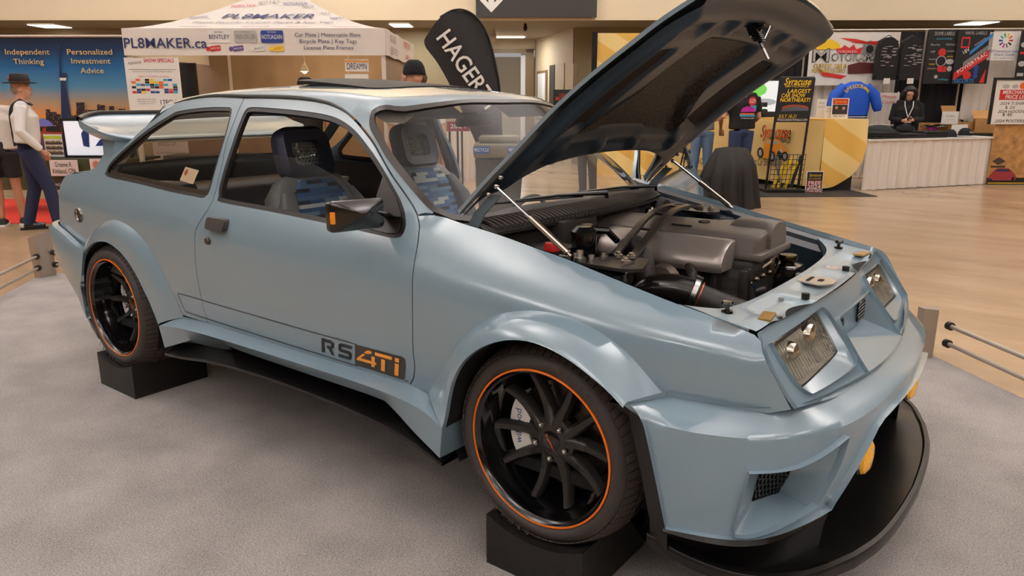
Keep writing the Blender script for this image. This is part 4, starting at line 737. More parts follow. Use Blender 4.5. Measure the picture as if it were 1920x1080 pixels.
# ---- wheels
TYRE = mat('tyre_rubber', (58, 52, 49), rough=.6, bump=.08, nscale=220); TREAD = mat('tread_rubber', (66, 58, 54), rough=.7); SPOKE = mat('spoke_satin_black', (52, 50, 48), rough=.36, metal=.3)
def wheel(x, sd, y0, hub, wd):
    """outer face at |y|=y0; hub = depth of the hub face behind it; wd = tyre width"""
    T = lambda p: (p[0] + x, sd * (y0 - p[1]), p[2] + .45)      # local (X, depth, Z)
    def put(name, m, mt, par=None, sm=35): m.v = [T(p) for p in m.v]; return P(name, m, mt, par, sm)
    m = MB(); m.lathe(spl([(.243, .012), (.249, .004), (.257, -.006), (.267, -.010), (.280, -.007), (.290, .000), (.2965, .009), (.304, .022), (.3105, .038), (.3150, .055)], 2, 80) + [(.3175, .07), (.319, .10), (.3195, wd - .09), (.3185, wd - .05), (.31, wd - .015), (.28, wd), (.245, wd - .02)], (0, 0, 0), 'y', 72); w = put('wheel', m, TYRE)
    m = MB()
    for k in range(72):  # shoulder blocks and sipes
        a = 2 * PI * k / 72; c, s = math.cos(a), math.sin(a)
        def q(r, d, da): return (r * math.cos(a + da), d, r * math.sin(a + da))
        for d0, d1, sk, r0, r1 in ((.006, .060, .035, .2965, .3165), (.068, .10, .03, .3185, .3205), (.11, .15, .02, .3205, .3205), (.16, .20, -.02, .3205, .319)):
            e = .0375
            pts = [q(r0, d0, -e), q(r0, d0, e), q(r1, d1, e + sk), q(r1, d1, -e + sk)]; top = [(p[0] * 1.011, p[1] - (.0035 if d0 < .05 else 0), p[2] * 1.011) for p in pts]; mdl = [q(.5 * (r0 + r1) + .003, .5 * (d0 + d1), -e + sk / 2), q(.5 * (r0 + r1) + .003, .5 * (d0 + d1), e + sk / 2)]
            mdl = [(p[0] * 1.011, p[1] - (.0035 if d0 < .05 else 0), p[2] * 1.011) for p in mdl]; m.add(pts + top + mdl, [(4, 5, 9, 8), (8, 9, 6, 7), (0, 1, 5, 4), (1, 2, 6, 9, 5), (2, 3, 7, 6), (3, 0, 4, 8, 7)])
    put('tyre_tread', m, TREAD, w)
    m = MB(); m.lathe([(.248, .010), (.2475, -.001), (.245, -.003), (.242, 0), (.240, .006), (.232, .012), (.229, .030), (.226, .050), (.220, .064), (.214, hub + .03), (.205, hub + .06), (.20, wd - .01)], (0, 0, 0), 'y', 72); put('rim', m, GLOSSB, w)
    m = MB(); m.lathe([(.2505, .002), (.2505, -.0035), (.2455, -.0055), (.2440, -.002), (.2445, .002)], (0, 0, 0), 'y', 96); put('rim_stripe', m, mat('stripe_orange', (240, 120, 26), rough=.4), w)
    m = MB()
    for k in range(5):
        for e in (-1, 1):
            base = 2 * PI * k / 5 + .31; pts = []
            for t in np.linspace(0, 1, 8):
                r = .050 + (.216 - .050) * t; a = base + e * (.20 + .14 * t + .05 * math.sin(PI * t)); d = hub - .002 + .020 * math.sin(t * PI * .9) - .012 * t ** 2 * (1 if hub > .05 else 0); pts.append((r * math.cos(a), d - (.0), r * math.sin(a), a, .020 - .007 * t))
            n = len(pts); L = lambda o, dd: [(p[0] - math.sin(p[3]) * p[4] * o, p[1] + dd, p[2] + math.cos(p[3]) * p[4] * o) for p in pts]
            m.loft([L(-1, .030), L(-1, .006), L(-.55, -.004), L(.55, -.004), L(1, .006), L(1, .030)], close=True)
    m.lathe([(.0, hub - .004), (.034, hub - .006), (.058, hub - .002), (.075, hub + .006), (.078, hub + .03), (.0, hub + .03)], (0, 0, 0), 'y', 40); put('spokes', m, SPOKE, w, 50)
    m = MB(); m.lathe([(0, hub - .014), (.024, hub - .0125), (.033, hub - .008), (.034, hub)], (0, 0, 0), 'y', 32); put('hub_cap', m, GLOSSB, w)
    m = MB(); fn = lambda u, v, h: (u, hub - .0150 - h, v)
    text(m, 'forgeline', .014, (lambda u, v, h: (u, hub - .0152, v)), 0, .004, .044, rot=-1.0); text(m, 'motorsports', .008, (lambda u, v, h: (u, hub - .0152, v)), .008, -.008, .040, rot=-1.0); put('cap_lettering', m, mat('cap_orange', (235, 100, 40), rough=.4), w, 0)
    for k in range(5):
        m = MB(); a = 2 * PI * k / 5 + .31 + PI / 5; cx, cz = .057 * math.cos(a), .057 * math.sin(a); m.cyl((cx, hub - .002, cz), (cx, hub - .014, cz), .0095, n=6); m.ball((cx, hub - .015, cz), (.0075, .007, .0075), 10, 6); put('wheel_nut', m, STEEL, w)
    m = MB(); m.lathe([(.0, hub + .055), (.085, hub + .055), (.085, hub + .068), (.172, hub + .068), (.172, hub + .09), (.0, hub + .09)], (0, 0, 0), 'y', 60); bd = put('brake_disc', m, mat('disc_steel', (96, 88, 82), rough=.32, metal=.9), w)
    m = MB()
    for k in range(36):
        a = 2 * PI * k / 36; r = (.105, .13, .155)[k % 3]; m.lathe([(0, hub + .0672), (.0048, hub + .0672), (.005, hub + .069)], (r * math.cos(a), 0, r * math.sin(a)), 'y', 8)
    put('disc_holes', m, DARK, w)
    m = MB(); prof = arch(0, .112, 146, 214, 10, 0) + arch(0, .186, 214, 146, 10, 0); m.prism(prof, hub + .034, hub + .10, lambda u, v, h: (u, h, v)); m.prism(arch(0, .108, 150, 172, 5, 0) + arch(0, .182, 172, 150, 5, 0), hub + .028, hub + .04, lambda u, v, h: (u, h, v)); m.prism(arch(0, .108, 188, 210, 5, 0) + arch(0, .182, 210, 188, 5, 0), hub + .028, hub + .04, lambda u, v, h: (u, h, v)); put('brake_caliper', m, mat('caliper_white', (226, 224, 218), rough=.35), w)
    m = MB(); text(m, 'wilwood', .034, lambda u, v, h: (-.146 - v, hub + .026, u), 0, 0, .118, rot=0); put('caliper_lettering', m, mat('lettering_blue', (30, 62, 132), rough=.4), w, 0)
    def arct(m, s, r, a_mid, size, step, flip=1):
        n = len(s)
        for i, ch in enumerate(s):
            if ch == ' ': continue
            a = a_mid - flip * (i - (n - 1) / 2) * step; ca, sa = math.cos(a), math.sin(a)
            text(m, ch, size, lambda u, v, h, ca=ca, sa=sa: ((r + v) * ca + u * sa, -.0155 + 0 * h, (r + v) * sa - u * ca), 0, 0, None, bold=.0008)
    m = MB(); arct(m, 'TOYO', .279, R(62), .034, .135); arct(m, 'PROXES', .279, R(248), .028, .115); put('tyre_lettering', m, mat('raised_rubber', (64, 57, 53), rough=.55), w, 0)
    return w
for sd in (-1,):
    wheel(0, sd, .862, .076, .255); wheel(-2.609, sd, .862, .098, .285)
# ---- cabin
TRIM = mat('cabin_trim', (62, 57, 56), rough=.7); NAVY = mat('navy_leather', (54, 60, 80), rough=.45, bump=.1, nscale=300); GREYL = mat('grey_leather', (126, 130, 134), rough=.45, bump=.08, nscale=300)
PAT, nt, b = nodes_of('dash_pattern_fabric'); b.inputs['Roughness'].default_value = .85
tc = nt.nodes.new('ShaderNodeTexCoord'); mp = nt.nodes.new('ShaderNodeMapping'); mp.inputs['Rotation'].default_value = (0, PI / 2, PI / 2); bk = nt.nodes.new('ShaderNodeTexBrick')
sp_ = nt.nodes.new('ShaderNodeSeparateXYZ'); cb = nt.nodes.new('ShaderNodeCombineXYZ'); nt.links.new(tc.outputs['Object'], sp_.inputs[0]); nt.links.new(sp_.outputs[1], cb.inputs[0]); nt.links.new(sp_.outputs[2], cb.inputs[1])
def cells(sx, sz, seed):
    mul = nt.nodes.new('ShaderNodeVectorMath'); mul.operation = 'MULTIPLY'; mul.inputs[1].default_value = (sx, sz, 0); nt.links.new(cb.outputs[0], mul.inputs[0])
    s2 = nt.nodes.new('ShaderNodeSeparateXYZ'); nt.links.new(mul.outputs[0], s2.inputs[0]); fl = nt.nodes.new('ShaderNodeMath'); fl.operation = 'FLOOR'; nt.links.new(s2.outputs[1], fl.inputs[0])
    w1 = nt.nodes.new('ShaderNodeTexWhiteNoise'); w1.noise_dimensions = '1D'; nt.links.new(fl.outputs[0], w1.inputs['W']); ad = nt.nodes.new('ShaderNodeMath'); ad.operation = 'ADD'; nt.links.new(s2.outputs[0], ad.inputs[0]); nt.links.new(w1.outputs['Value'], ad.inputs[1])
    f2 = nt.nodes.new('ShaderNodeMath'); f2.operation = 'FLOOR'; nt.links.new(ad.outputs[0], f2.inputs[0]); c2 = nt.nodes.new('ShaderNodeCombineXYZ'); nt.links.new(f2.outputs[0], c2.inputs[0]); nt.links.new(fl.outputs[0], c2.inputs[1]); c2.inputs[2].default_value = seed
    w2 = nt.nodes.new('ShaderNodeTexWhiteNoise'); nt.links.new(c2.outputs[0], w2.inputs['Vector']); return w2.outputs['Value']
rp = nt.nodes.new('ShaderNodeValToRGB'); rp.color_ramp.interpolation = 'CONSTANT'
cols = [(0, (58, 98, 150)), (.22, (88, 128, 172)), (.42, (44, 50, 66)), (.56, (116, 158, 192)), (.70, (222, 232, 236)), (.84, (66, 110, 166))]
while len(rp.color_ramp.elements) < len(cols): rp.color_ramp.elements.new(.5)
for e, (p_, c_) in zip(rp.color_ramp.elements, cols): e.position = p_; e.color = lin(c_) + (1,)
nt.links.new(cells(12, 60, 3), rp.inputs[0]); nt.links.new(rp.outputs[0], b.inputs['Base Color'])
def soft(m, secs, n=20):
    """loft of rounded-rectangle sections: (centre, half width y, half depth, tilt)"""
    rails = []
    for (c, hy, hd, ax) in secs:
        ax = Vector(ax).normalized(); r = []
        for k in range(n + 1):
            a = 2 * PI * k / n; u = math.copysign(abs(math.cos(a)) ** .5, math.cos(a)); v = math.copysign(abs(math.sin(a)) ** .5, math.sin(a)); r.append(tuple(Vector(c) + Vector((0, 1, 0)) * hy * u + ax * hd * v))
        rails.append(r)
    m.loft(rails); m.add(rails[0][:-1], [tuple(range(n))]); m.add(rails[-1][:-1], [tuple(range(n))]); return m
def seat(y):
    f = (.95, 0, .28); up = Vector((-.28, 0, .95)).normalized(); B0 = Vector((-1.53, y, .70)); at = lambda t, fw=0: B0 + up * t + Vector(f).normalized() * fw
    m = MB(); soft(m, [(at(0), .235, .06, f), (at(.04), .25, .075, f), (at(.22), .255, .075, f), (at(.36), .235, .065, f), (at(.43), .175, .05, f), (at(.455), .12, .03, f)]); s = P('front_seat', m, GREYL, None, 60)
    for sg in (-1, 1):
        m = MB(); soft(m, [(at(.0, .075) + Vector((0, sg * .205, 0)), .045, .035, f), (at(.1, .09) + Vector((0, sg * .21, 0)), .05, .045, f), (at(.26, .075) + Vector((0, sg * .205, 0)), .045, .04, f), (at(.37, .05) + Vector((0, sg * .165, 0)), .035, .025, f)], 14); P('seat_bolster', m, GREYL if y < 0 else NAVY, s, 60)
    m = MB(); soft(m, [(at(-.02, .065), .16, .02, f), (at(.2, .068), .165, .022, f), (at(.34, .058), .15, .022, f), (at(.42, .045), .10, .018, f)], 16); P('seat_back_fabric', m, PAT, s, 60)
    m = MB(); soft(m, [((-1.50, y, .66), .24, .05, (0, 0, 1)), ((-1.30, y, .69), .25, .06, (0, 0, 1)), ((-1.08, y, .70), .24, .05, (0, 0, 1)), ((-1.03, y, .68), .21, .03, (0, 0, 1))]); P('seat_cushion', m, PAT, s, 60)
    m = MB(); A = lambda u, t, d: at(t + .545, d + .02) + Vector((0, u, 0)); o_ = rrect(.29, .245, .07, 5, 0, 0); i_ = rrect(.165, .115, .035, 5, 0, .0)
    o_ = [(u * (1 - .25 * max(0, v)), v) for u, v in o_]; n = len(o_)
    m.loft([[A(u, v, d) for u, v in L + L[:1]] for L, d in ((i_, -.01), (i_, .03), (inset(o_, .02), .042), (o_, .015), (o_, -.03), (inset(o_, .02), -.045), (i_, -.03), (i_, -.01))]); hd = P('headrest', m, NAVY, s, 60)
    m = MB()
    for i in range(9):
        for j in range(7):
            cu, cv = -.075 + i * .0185 + (.009 if j % 2 else 0), -.05 + j * .016
            if abs(cu) < .08 and abs(cv) < .055: m.tube([A(cu + .0095 * math.cos(R(60 * k + 30)), cv + .0095 * math.sin(R(60 * k + 30)), -.01) for k in range(6)], .0016, 4, closed=True)
    P('headrest_net', m, mat('net_grey', (190, 186, 178), rough=.6), hd)
    return s
seat(-.36); seat(.36)
m = MB(); panel(m, [(-2.06, 1.115), (-1.945, 1.105), (-1.93, 1.165), (-2.045, 1.175)], [], lambda u, v: (u, -(sect(u, v) - .016), v), .03, 0); stk = P('window_sticker', m, mat('sticker_cream', (238, 226, 204), rough=.6)); m = MB(); m.add([(x_, -(sect(x_, z_) - .0148), z_) for x_, z_ in ((-2.04, 1.15), (-2.025, 1.135), (-2.01, 1.15), (-2.015, 1.165), (-2.03, 1.165))], [(0, 1, 2, 3, 4)]); P('sticker_figure', m, mat('sticker_red', (190, 90, 90), rough=.6), stk)
m = MB(); soft(m, [((-2.42, 0, .64), .60, .10, (1, 0, .2)), ((-2.46, 0, .80), .62, .09, (1, 0, .25)), ((-2.53, 0, .98), .60, .07, (1, 0, .3)), ((-2.55, 0, 1.02), .55, .03, (1, 0, .3))], 24); rs = P('rear_seat', m, NAVY, None, 60)
m = MB(); m.box((-2.16, 0, .60), (.5, 1.2, .14), bev=.05); P('rear_cushion', m, NAVY, rs, 60)
for yy in (-.33, .33):
    m = MB(); soft(m, [((-2.335, yy, .72), .2, .02, (1, 0, .25)), ((-2.385, yy, .90), .2, .02, (1, 0, .25))], 14); P('rear_seat_fabric', m, PAT, rs, 60)
m = MB(); m.box((-1.55, 0, .56), (2.3, 1.5, .03)); P('cabin_floor', m, TRIM)
m = MB(); m.box((-2.80, 0, .985), (.52, 1.30, .02)); m.box((-2.78, -.52, 1.0), (.45, .20, .04), bev=.015); ps_ = P('parcel_shelf', m, mat('shelf_grey', (128, 116, 104), rough=.85))
for x_, y_ in ((-2.66, -.50), (-2.80, -.50)):
    m = MB(); m.lathe([(0, .022), (.03, .026), (.055, .012), (.075, .02), (.085, .012), (.088, 0)], (x_, y_, 1.02), 'z', 24); sp1 = P('shelf_speaker', m, NAVY, ps_); m = MB(); m.lathe([(.022, .028), (.026, .030), (.03, .028)], (x_, y_, 1.02), 'z', 20); P('speaker_ring', m, STEEL, sp1)
m = MB(); m.box((-2.36, -.62, 1.03), (.22, .12, .10), Matrix.Rotation(.3, 3, 'Z'), bev=.03); P('belt_housing', m, NAVY, ps_)
m = MB(); ys = np.linspace(-.70, .70, 15); m.loft([[(x - .15 * (y / .7) ** 2, y, z) for y in ys] for x, z in ((-.44, 1.03), (-.60, 1.035), (-.72, 1.01), (-.76, .95), (-.70, .80), (-.62, .62))]); P('dashboard', m, TRIM)
m = MB(); m.lathe([(.175 + .013 * math.cos(q), .013 * math.sin(q)) for q in np.linspace(0, 2 * PI, 11)], (0, 0, 0), 'z', 36); m.cyl((0, 0, -.02), (0, 0, .01), .05, n=20)
for q in (0, 2.3, 4.0): m.box((.09 * math.cos(q + 1.57), .09 * math.sin(q + 1.57), -.005), (.16, .025, .012), Matrix.Rotation(q + 1.57, 3, 'Z'))
m.xf(Matrix.Translation((-.97, .36, .86)) @ Matrix.Rotation(R(-65), 4, 'Y')); P('steering_wheel', m, PLAST)
for sd in (-1, 1):
    g = lambda u, v, sd=sd: (u, sd * (sect(u, v) - .045), v)
    P('door_card', panel(MB(), [(-1.72, .55), (-.60, .55), (-.60, 1.0), (-1.0, 1.02), (-1.70, 1.04)], [], g, .06, 0), TRIM, far_door if sd > 0 else None); P('rear_side_trim', panel(MB(), [(-3.0, .62), (-1.80, .55), (-1.80, 1.05), (-2.4, 1.075), (-2.95, 1.08)], [], g, .06, 0), TRIM)
    m = MB(); bp_ = [(-1.765, 1.06), (-1.765, 1.44), (-1.80, 1.44), (-1.80, 1.06)]; panel(m, bp_, [], lambda u, v, sd=sd: (u, sd * (sect(u, v) - .03), v), .05, .02); P('pillar_trim', m, TRIM)
hl_out = [(x + .03 if x > -1.3 else x, y * .97) for x, y in ro]
hl_out = [(-.86, -.52), (-.90, -.57), (-1.1, -.57), (-1.8, -.545), (-2.35, -.54), (-2.42, -.4), (-2.42, .4), (-2.35, .54), (-1.8, .545), (-1.1, .57), (-.90, .57), (-.86, .52)]
P('headlining', panel(MB(), hl_out, [[(-1.55, -.36), (-1.10, -.36), (-1.10, .36), (-1.55, .36)]], lambda u, v: (u, v, top_z(u, v) - .035), .06, 0), mat('headlining_grey', (96, 88, 82), rough=.85))
m = MB(); m.box((-.945, .0, 1.385), (.03, .24, .06), Matrix.Rotation(.2, 3, 'Y'), bev=.012); m.cyl((-.93, 0, 1.41), (-.90, 0, 1.44), .008); P('rear_view_mirror', m, PLAST)
for sd in (-1, 1):
    m = MB(); m.box((-.93, sd * .33, 1.43), (.13, .36, .012), Matrix.Rotation(.55, 3, 'Y'), bev=.005); P('sun_visor', m, mat('visor_grey', (84, 78, 74), rough=.8))
# door mirror
m = MB(); mb_ = spl([(-.655, 1.005), (-.652, 1.075), (-.70, 1.125), (-.79, 1.185), (-.80, 1.17), (-.76, 1.01)], 1, 40); 
tri = [(-.645, 1.030), (-.66, 1.085), (-.70, 1.135), (-.80, 1.225), (-.805, 1.03), (-.70, 1.022)]
panel(m, [(-.648, 1.026), (-.663, 1.086), (-.705, 1.140), (-.79, 1.21), (-.80, 1.030), (-.70, 1.022)], [], lambda u, v: (u, -(sect(u, v) + .001), v), .03, .02); dm = P('door_mirror', m, mat('mirror_black', (40, 36, 34), rough=.35, coat=.2))
m = MB(); soft(m, [((-.70, -.745, 1.075), .02, .04, (1, 0, 0)), ((-.70, -.79, 1.082), .02, .045, (1, 0, 0)), ((-.68, -.82, 1.09), .015, .035, (1, 0, .3)), ((-.665, -.86, 1.092), .01, .02, (0, 0, 1)), ((-.66, -.90, 1.092), .01, .018, (0, 0, 1))], 16); P('mirror_arm', m, SATINB, dm, 50)
bk_ = rrect(.190, .104, .016, 3); rings = []
for (x, k, oy, oz) in ((-.735, .86, -.905, 1.098), (-.722, .98, -.905, 1.098), (-.704, 1.0, -.906, 1.099), (-.690, .93, -.908, 1.1), (-.664, .50, -.918, 1.104), (-.652, .26, -.922, 1.106), (-.647, .10, -.923, 1.106)): rings.append([(x + .05 * (u / .19) * (1 if k > .9 else .6) * k, oy + u * k, oz + v * k) for u, v in bk_ + bk_[:1]])
m = MB(); m.loft(rings); m.add(rings[-1][:-1], [tuple(range(len(bk_)))]); m.add(rings[0][:-1], [tuple(range(len(bk_)))]); P('mirror_housing', m, mat('mirror_gloss', (20, 18, 18), rough=.16, coat=.5), dm, 24)
m = MB(); m.box((-.716, -.996, 1.097), (.018, .008, .040), Matrix.Rotation(.6, 3, 'Z'), bev=.003); P('mirror_indicator', m, mat('indicator_amber', (240, 140, 24), rough=.25, coat=.6), dm)

# the far door stands open, swung forward on its front hinges
_h = Vector((-.535, .825, 0)); far_door.matrix_world = Matrix.Translation(_h) @ Matrix.Rotation(R(-78), 4, 'Z') @ Matrix.Translation(-_h)
# ================================================================ the hall
FLOOR, nt, b = nodes_of('polished_concrete'); tc = nt.nodes.new('ShaderNodeTexCoord'); n1 = nt.nodes.new('ShaderNodeTexNoise'); n1.inputs['Scale'].default_value = .9; n1.inputs['Detail'].default_value = 6; n1.inputs['Roughness'].default_value = .6
mp = nt.nodes.new('ShaderNodeMapping'); mp.inputs['Rotation'].default_value = (0, 0, -HROT); mp.inputs['Scale'].default_value = (.7, 2.2, 1); nt.links.new(tc.outputs['Object'], mp.inputs[0]); nt.links.new(mp.outputs[0], n1.inputs['Vector'])
rp = nt.nodes.new('ShaderNodeValToRGB'); rp.color_ramp.elements[0].position = .3; rp.color_ramp.elements[0].color = lin((152, 126, 99)) + (1,); rp.color_ramp.elements[1].position = .7; rp.color_ramp.elements[1].color = lin((184, 157, 126)) + (1,)
nt.links.new(n1.outputs['Fac'], rp.inputs[0]); nt.links.new(rp.outputs[0], b.inputs['Base Color']); b.inputs['Roughness'].default_value = .22; b.inputs['Specular IOR Level'].default_value = .5
m = MB(); m.add([W(-30, -26), W(30, -26), W(30, 34), W(-30, 34)], [(0, 1, 2, 3)]); fl_ = m.build('floor', FLOOR); tag(fl_, kind='structure')
CARP, nt, b = nodes_of('grey_carpet'); b.inputs['Roughness'].default_value = .95; b.inputs['Specular IOR Level'].default_value = .1; b.inputs['Sheen Weight'].default_value = .25
tc = nt.nodes.new('ShaderNodeTexCoord'); n1 = nt.nodes.new('ShaderNodeTexNoise'); n1.inputs['Scale'].default_value = 160; n1.inputs['Detail'].default_value = 5; n1.inputs['Roughness'].default_value = .75; n2 = nt.nodes.new('ShaderNodeTexNoise'); n2.inputs['Scale'].default_value = 3.2; n2.inputs['Detail'].default_value = 5
for n in (n1, n2): nt.links.new(tc.outputs['Object'], n.inputs['Vector'])
ad = nt.nodes.new('ShaderNodeMath'); ad.operation = 'MULTIPLY_ADD'; ad.inputs[1].default_value = .30; nt.links.new(n2.outputs['Fac'], ad.inputs[0]); nt.links.new(n1.outputs['Fac'], ad.inputs[2])
rp = nt.nodes.new('ShaderNodeValToRGB'); rp.color_ramp.elements[0].position = .42; rp.color_ramp.elements[0].color = lin((84, 79, 76)) + (1,); rp.color_ramp.elements[1].position = .88; rp.color_ramp.elements[1].color = lin((192, 184, 179)) + (1,)
nt.links.new(ad.outputs[0], rp.inputs[0]); nt.links.new(rp.outputs[0], b.inputs['Base Color']); bp = nt.nodes.new('ShaderNodeBump'); bp.inputs['Strength'].default_value = .5; bp.inputs['Distance'].default_value = .006; nt.links.new(n1.outputs['Fac'], bp.inputs['Height']); nt.links.new(bp.outputs[0], b.inputs['Normal'])
def pix(u, v, d):
    """hall coordinates (s, z) of the point d metres ahead that lies along a sight line"""
    t = (v - 540) / 1399.916; hz = d * math.tan(PITCH + math.atan(t)); f = d * math.cos(PITCH) + hz * math.sin(PITCH); return (u - 960) / 1399.916 * f, CAMP.z - hz
def Q(u, v, d): s, z = pix(u, v, d); return W(s, d, z)
_INV = {}
def base(name, label, cat, s, d, z=0., rz=None, group=None):
    o = thing(name, label, cat, W(s, d, z), HROT if rz is None else rz, group); _INV[o.name] = (Matrix.Translation(o.location) @ Matrix.Rotation(o.rotation_euler.z, 4, 'Z')).inverted(); return o
def K(name, mb, m, par, smooth=35, label=None, kind=None):
    o = mb.build(name, m, None, smooth); r = par
    while r.parent is not None: r = r.parent
    o.parent = par
    if par.name in _INV: o.matrix_parent_inverse = _INV[par.name]
    return tag(o, label, None, None, kind)
def TH(name, mb, m, label, cat, group=None, smooth=35, kind=None):
    return tag(mb.build(name, m, None, smooth), label, cat, group, kind)
def ST(name, mb, m, smooth=0): return tag(mb.build(name, m, None, smooth), kind='structure')
def plane(s, d, z, yaw=0., tilt=0.):
    """fn(u,v,h): u to the right, v up, h towards the viewer, on a board centred at (s,d,z)"""
    c = W(s, d, z); M = Matrix.Rotation(HROT + yaw, 4, 'Z') @ Matrix.Rotation(tilt, 4, 'X')
    return lambda u, v, h=0.: c + M @ Vector((u, -h, v))
def quadpl(u0, v0, u1, v1, d, yaw=0.):
    """board frame from image-free metres: centre, width and height of a board seen at depth d"""
    s0, z0 = pix(u0, (v0 + v1) / 2, d); s1, _ = pix(u1, (v0 + v1) / 2, d); _, za = pix((u0 + u1) / 2, v0, d); _, zb = pix((u0 + u1) / 2, v1, d); return plane((s0 + s1) / 2, d, (za + zb) / 2, yaw), s1 - s0, za - zb
def sheet(m, fn, w, h, t=.01, mi=0, cx=0., cy=0.):
    v = [fn(cx + a * w / 2, cy + b * h / 2, c) for c in (0, -t) for a, b in ((-1, -1), (1, -1), (1, 1), (-1, 1))]; return m.add(v, [(0, 1, 2, 3), (7, 6, 5, 4), (0, 4, 5, 1), (1, 5, 6, 2), (2, 6, 7, 3), (3, 7, 4, 0)], mi)
def cloth(m, fn, w, h, amp=.02, n=9, nu=120, nv=6, ph=0., drop=None):
    """hanging pleated cloth"""
    for i in range(1): pass
    rails = []
    for j in range(nv + 1):
        v = j / nv; r = []
        for i in range(nu + 1):
            u = i / nu; a = amp * (.35 + .65 * (1 - v)) * (math.sin(2 * PI * n * u + ph + .8 * math.sin(7 * u + ph)) + .35 * math.sin(2 * PI * n * 2.3 * u + 1.3 * ph)); r.append(fn((u - .5) * w, (v - .5) * h + (drop(u) * (1 - v) if drop else 0), a))
        rails.append(r)
    return m.loft(rails)
def pm(name, rgb, rough=.6, **k): return mat(name, rgb, rough, **k)
WHITE = pm('print_white', (232, 228, 222)); BLK = pm('print_black', (22, 21, 21)); RED = pm('print_red', (196, 38, 34)); YEL = pm('print_yellow', (238, 196, 36)); GOLD = pm('print_gold', (226, 190, 112)); BLUE = pm('print_blue', (34, 62, 138)); NAVYP = pm('print_navy', (36, 44, 92)); ORG = pm('print_orange', (226, 96, 32)); PURP = pm('print_purple', (92, 70, 132)); GRYP = pm('print_grey', (120, 118, 116)); GRN = pm('print_green', (60, 150, 80)); TEAL = pm('print_teal', (50, 160, 190)); MAG = pm('print_magenta', (196, 46, 170)); SILV = pm('print_silver', (176, 172, 168)); BRN = pm('print_brown', (110, 66, 34)); CREAM = pm('cream_cloth', (226, 208, 176), .8)
DRB = pm('black_drape', (20, 19, 20), .9); DRW = pm('white_drape', (216, 206, 196), .85); TBLK = pm('black_tube', (18, 17, 17), .4); ALU = pm('brushed_aluminium', (176, 164, 152), .4, metal=.6); WHP = pm('white_powdercoat', (214, 206, 196), .5)
def LT(par, name, mt, fn, items, h=.003):
    """lettering in one colour: items = (string, size, u, v, width) (+ options)"""
    m = MB()
    for it in items:
        k = dict(it[5]) if len(it) > 5 else {}; text(m, it[0], it[1], lambda a, b, c: fn(a, b, h + c), it[2], it[3], it[4], **k)
    return K(name, m, mt, par, 0)
def shapes(par, name, mt, fn, polys, h=.002):
    m = MB()
    for p in polys: m.add([fn(a, b, h) for a, b in p], [tuple(range(len(p)))])
    return K(name, m, mt, par, 0)
def rct(x0, y0, x1, y1): return [(x0, y0), (x1, y0), (x1, y1), (x0, y1)]
def ell(cx, cy, rx, ry=None, n=20): ry = ry or rx; return [(cx + rx * math.cos(2 * PI * i / n), cy + ry * math.sin(2 * PI * i / n)) for i in range(n)]
# carpet, red runner
m = MB(); cp = [(-4.07, 6.37), (2.47, 4.17), (2.62, 3.2), (2.9, 1.0), (2.2, -1.2), (-.97, -.4), (-1.60, 1.72), (-3.47, 3.2)]
m.prism(cp, .0, .012, lambda u, v, h: W(u, v, h)); TH('carpet', m, CARP, 'grey display carpet under the car inside the low rails', 'carpet')
m = MB(); m.prism([(-9.5, 9.1), (-4.75, 9.1), (-4.75, 11.4), (-9.5, 11.4)], 0, .008, lambda u, v, h: W(u, v, h)); TH('red_carpet', m, pm('red_carpet', (206, 52, 36), .95), 'bright red carpet under the left booth behind the man in the hat', 'carpet')
# walls and soffit
CRM = pm('cream_wall', (224, 206, 176), .8, noise=.03, nscale=2); OLV = pm('beige_wall', (150, 138, 110), .8); SOF = pm('soffit_grey', (150, 140, 124), .8); DKS = pm('dark_sign', (54, 50, 47), .6)
def wallq(name, a, b, z0, z1, mt, th=.12):
    A, B = Vector((a[0], a[1])), Vector((b[0], b[1])); n = (B - A).orthogonal().normalized() * th; m = MB(); m.prism([tuple(A), tuple(B), tuple(B + n), tuple(A + n)], z0, z1, lambda u, v, h: W(u, v, h)); return ST(name, m, mt)
wallq('wall_upper', (-30, 16.5), (30, 16.5), 3.1, 8.6, CRM)
m = MB(); m.prism([(-30, 16.6), (30, 16.6), (30, 26), (-30, 26)], 3.1, 3.16, lambda u, v, h: W(u, v, h)); ST('ceiling_soffit', m, SOF)
wallq('wall_back', (-30, 18.4), (-.78, 18.4), 0, 3.1, OLV, -.12); wallq('wall_right', (1.46, 18.2), (30, 18.2), 0, 3.1, OLV, -.12)
wallq('wall_corridor', (.64, 21.8), (1.42, 18.2), 0, 3.1, pm('corridor_wall', (176, 160, 136), .7), .05)
wallq('wall_corridor_left', (-.80, 18.4), (-.80, 30), 0, 3.1, pm('corridor_white', (206, 196, 182), .7)); wallq('wall_corridor_end', (-2, 30), (3, 30), 0, 3.1, pm('corridor_white', (206, 196, 182), .7)); wallq('wall_corridor_far', (.62, 22), (.62, 30), 0, 3.1, pm('corridor_white', (206, 196, 182), .7))
FRM = pm('door_frame_brown', (104, 84, 56), .5)
m = MB(); s0, _ = pix(925, 100, 21.7); s1, _ = pix(1001, 100, 21.7); _, zt = pix(960, 92, 21.7)
for a, b, c, d_ in ((s0 - .1, s0, 0, zt), (s1 - .22, s1, 0, zt), (s0 - .1, s1, zt - .10, zt)): m.prism([(a, 21.65), (b, 21.65), (b, 21.8), (a, 21.8)], c, d_, lambda u, v, h: W(u, v, h))
ST('door_1', m, FRM); wallq('wall_over_door', (-.8, 21.75), (.64, 21.75), zt, 3.1, pm('corridor_wall', (176, 160, 136), .7)); wallq('wall_beside_door', (-.8, 21.75), (s0 - .1, 21.75), 0, zt, pm('corridor_wall', (176, 160, 136), .7))
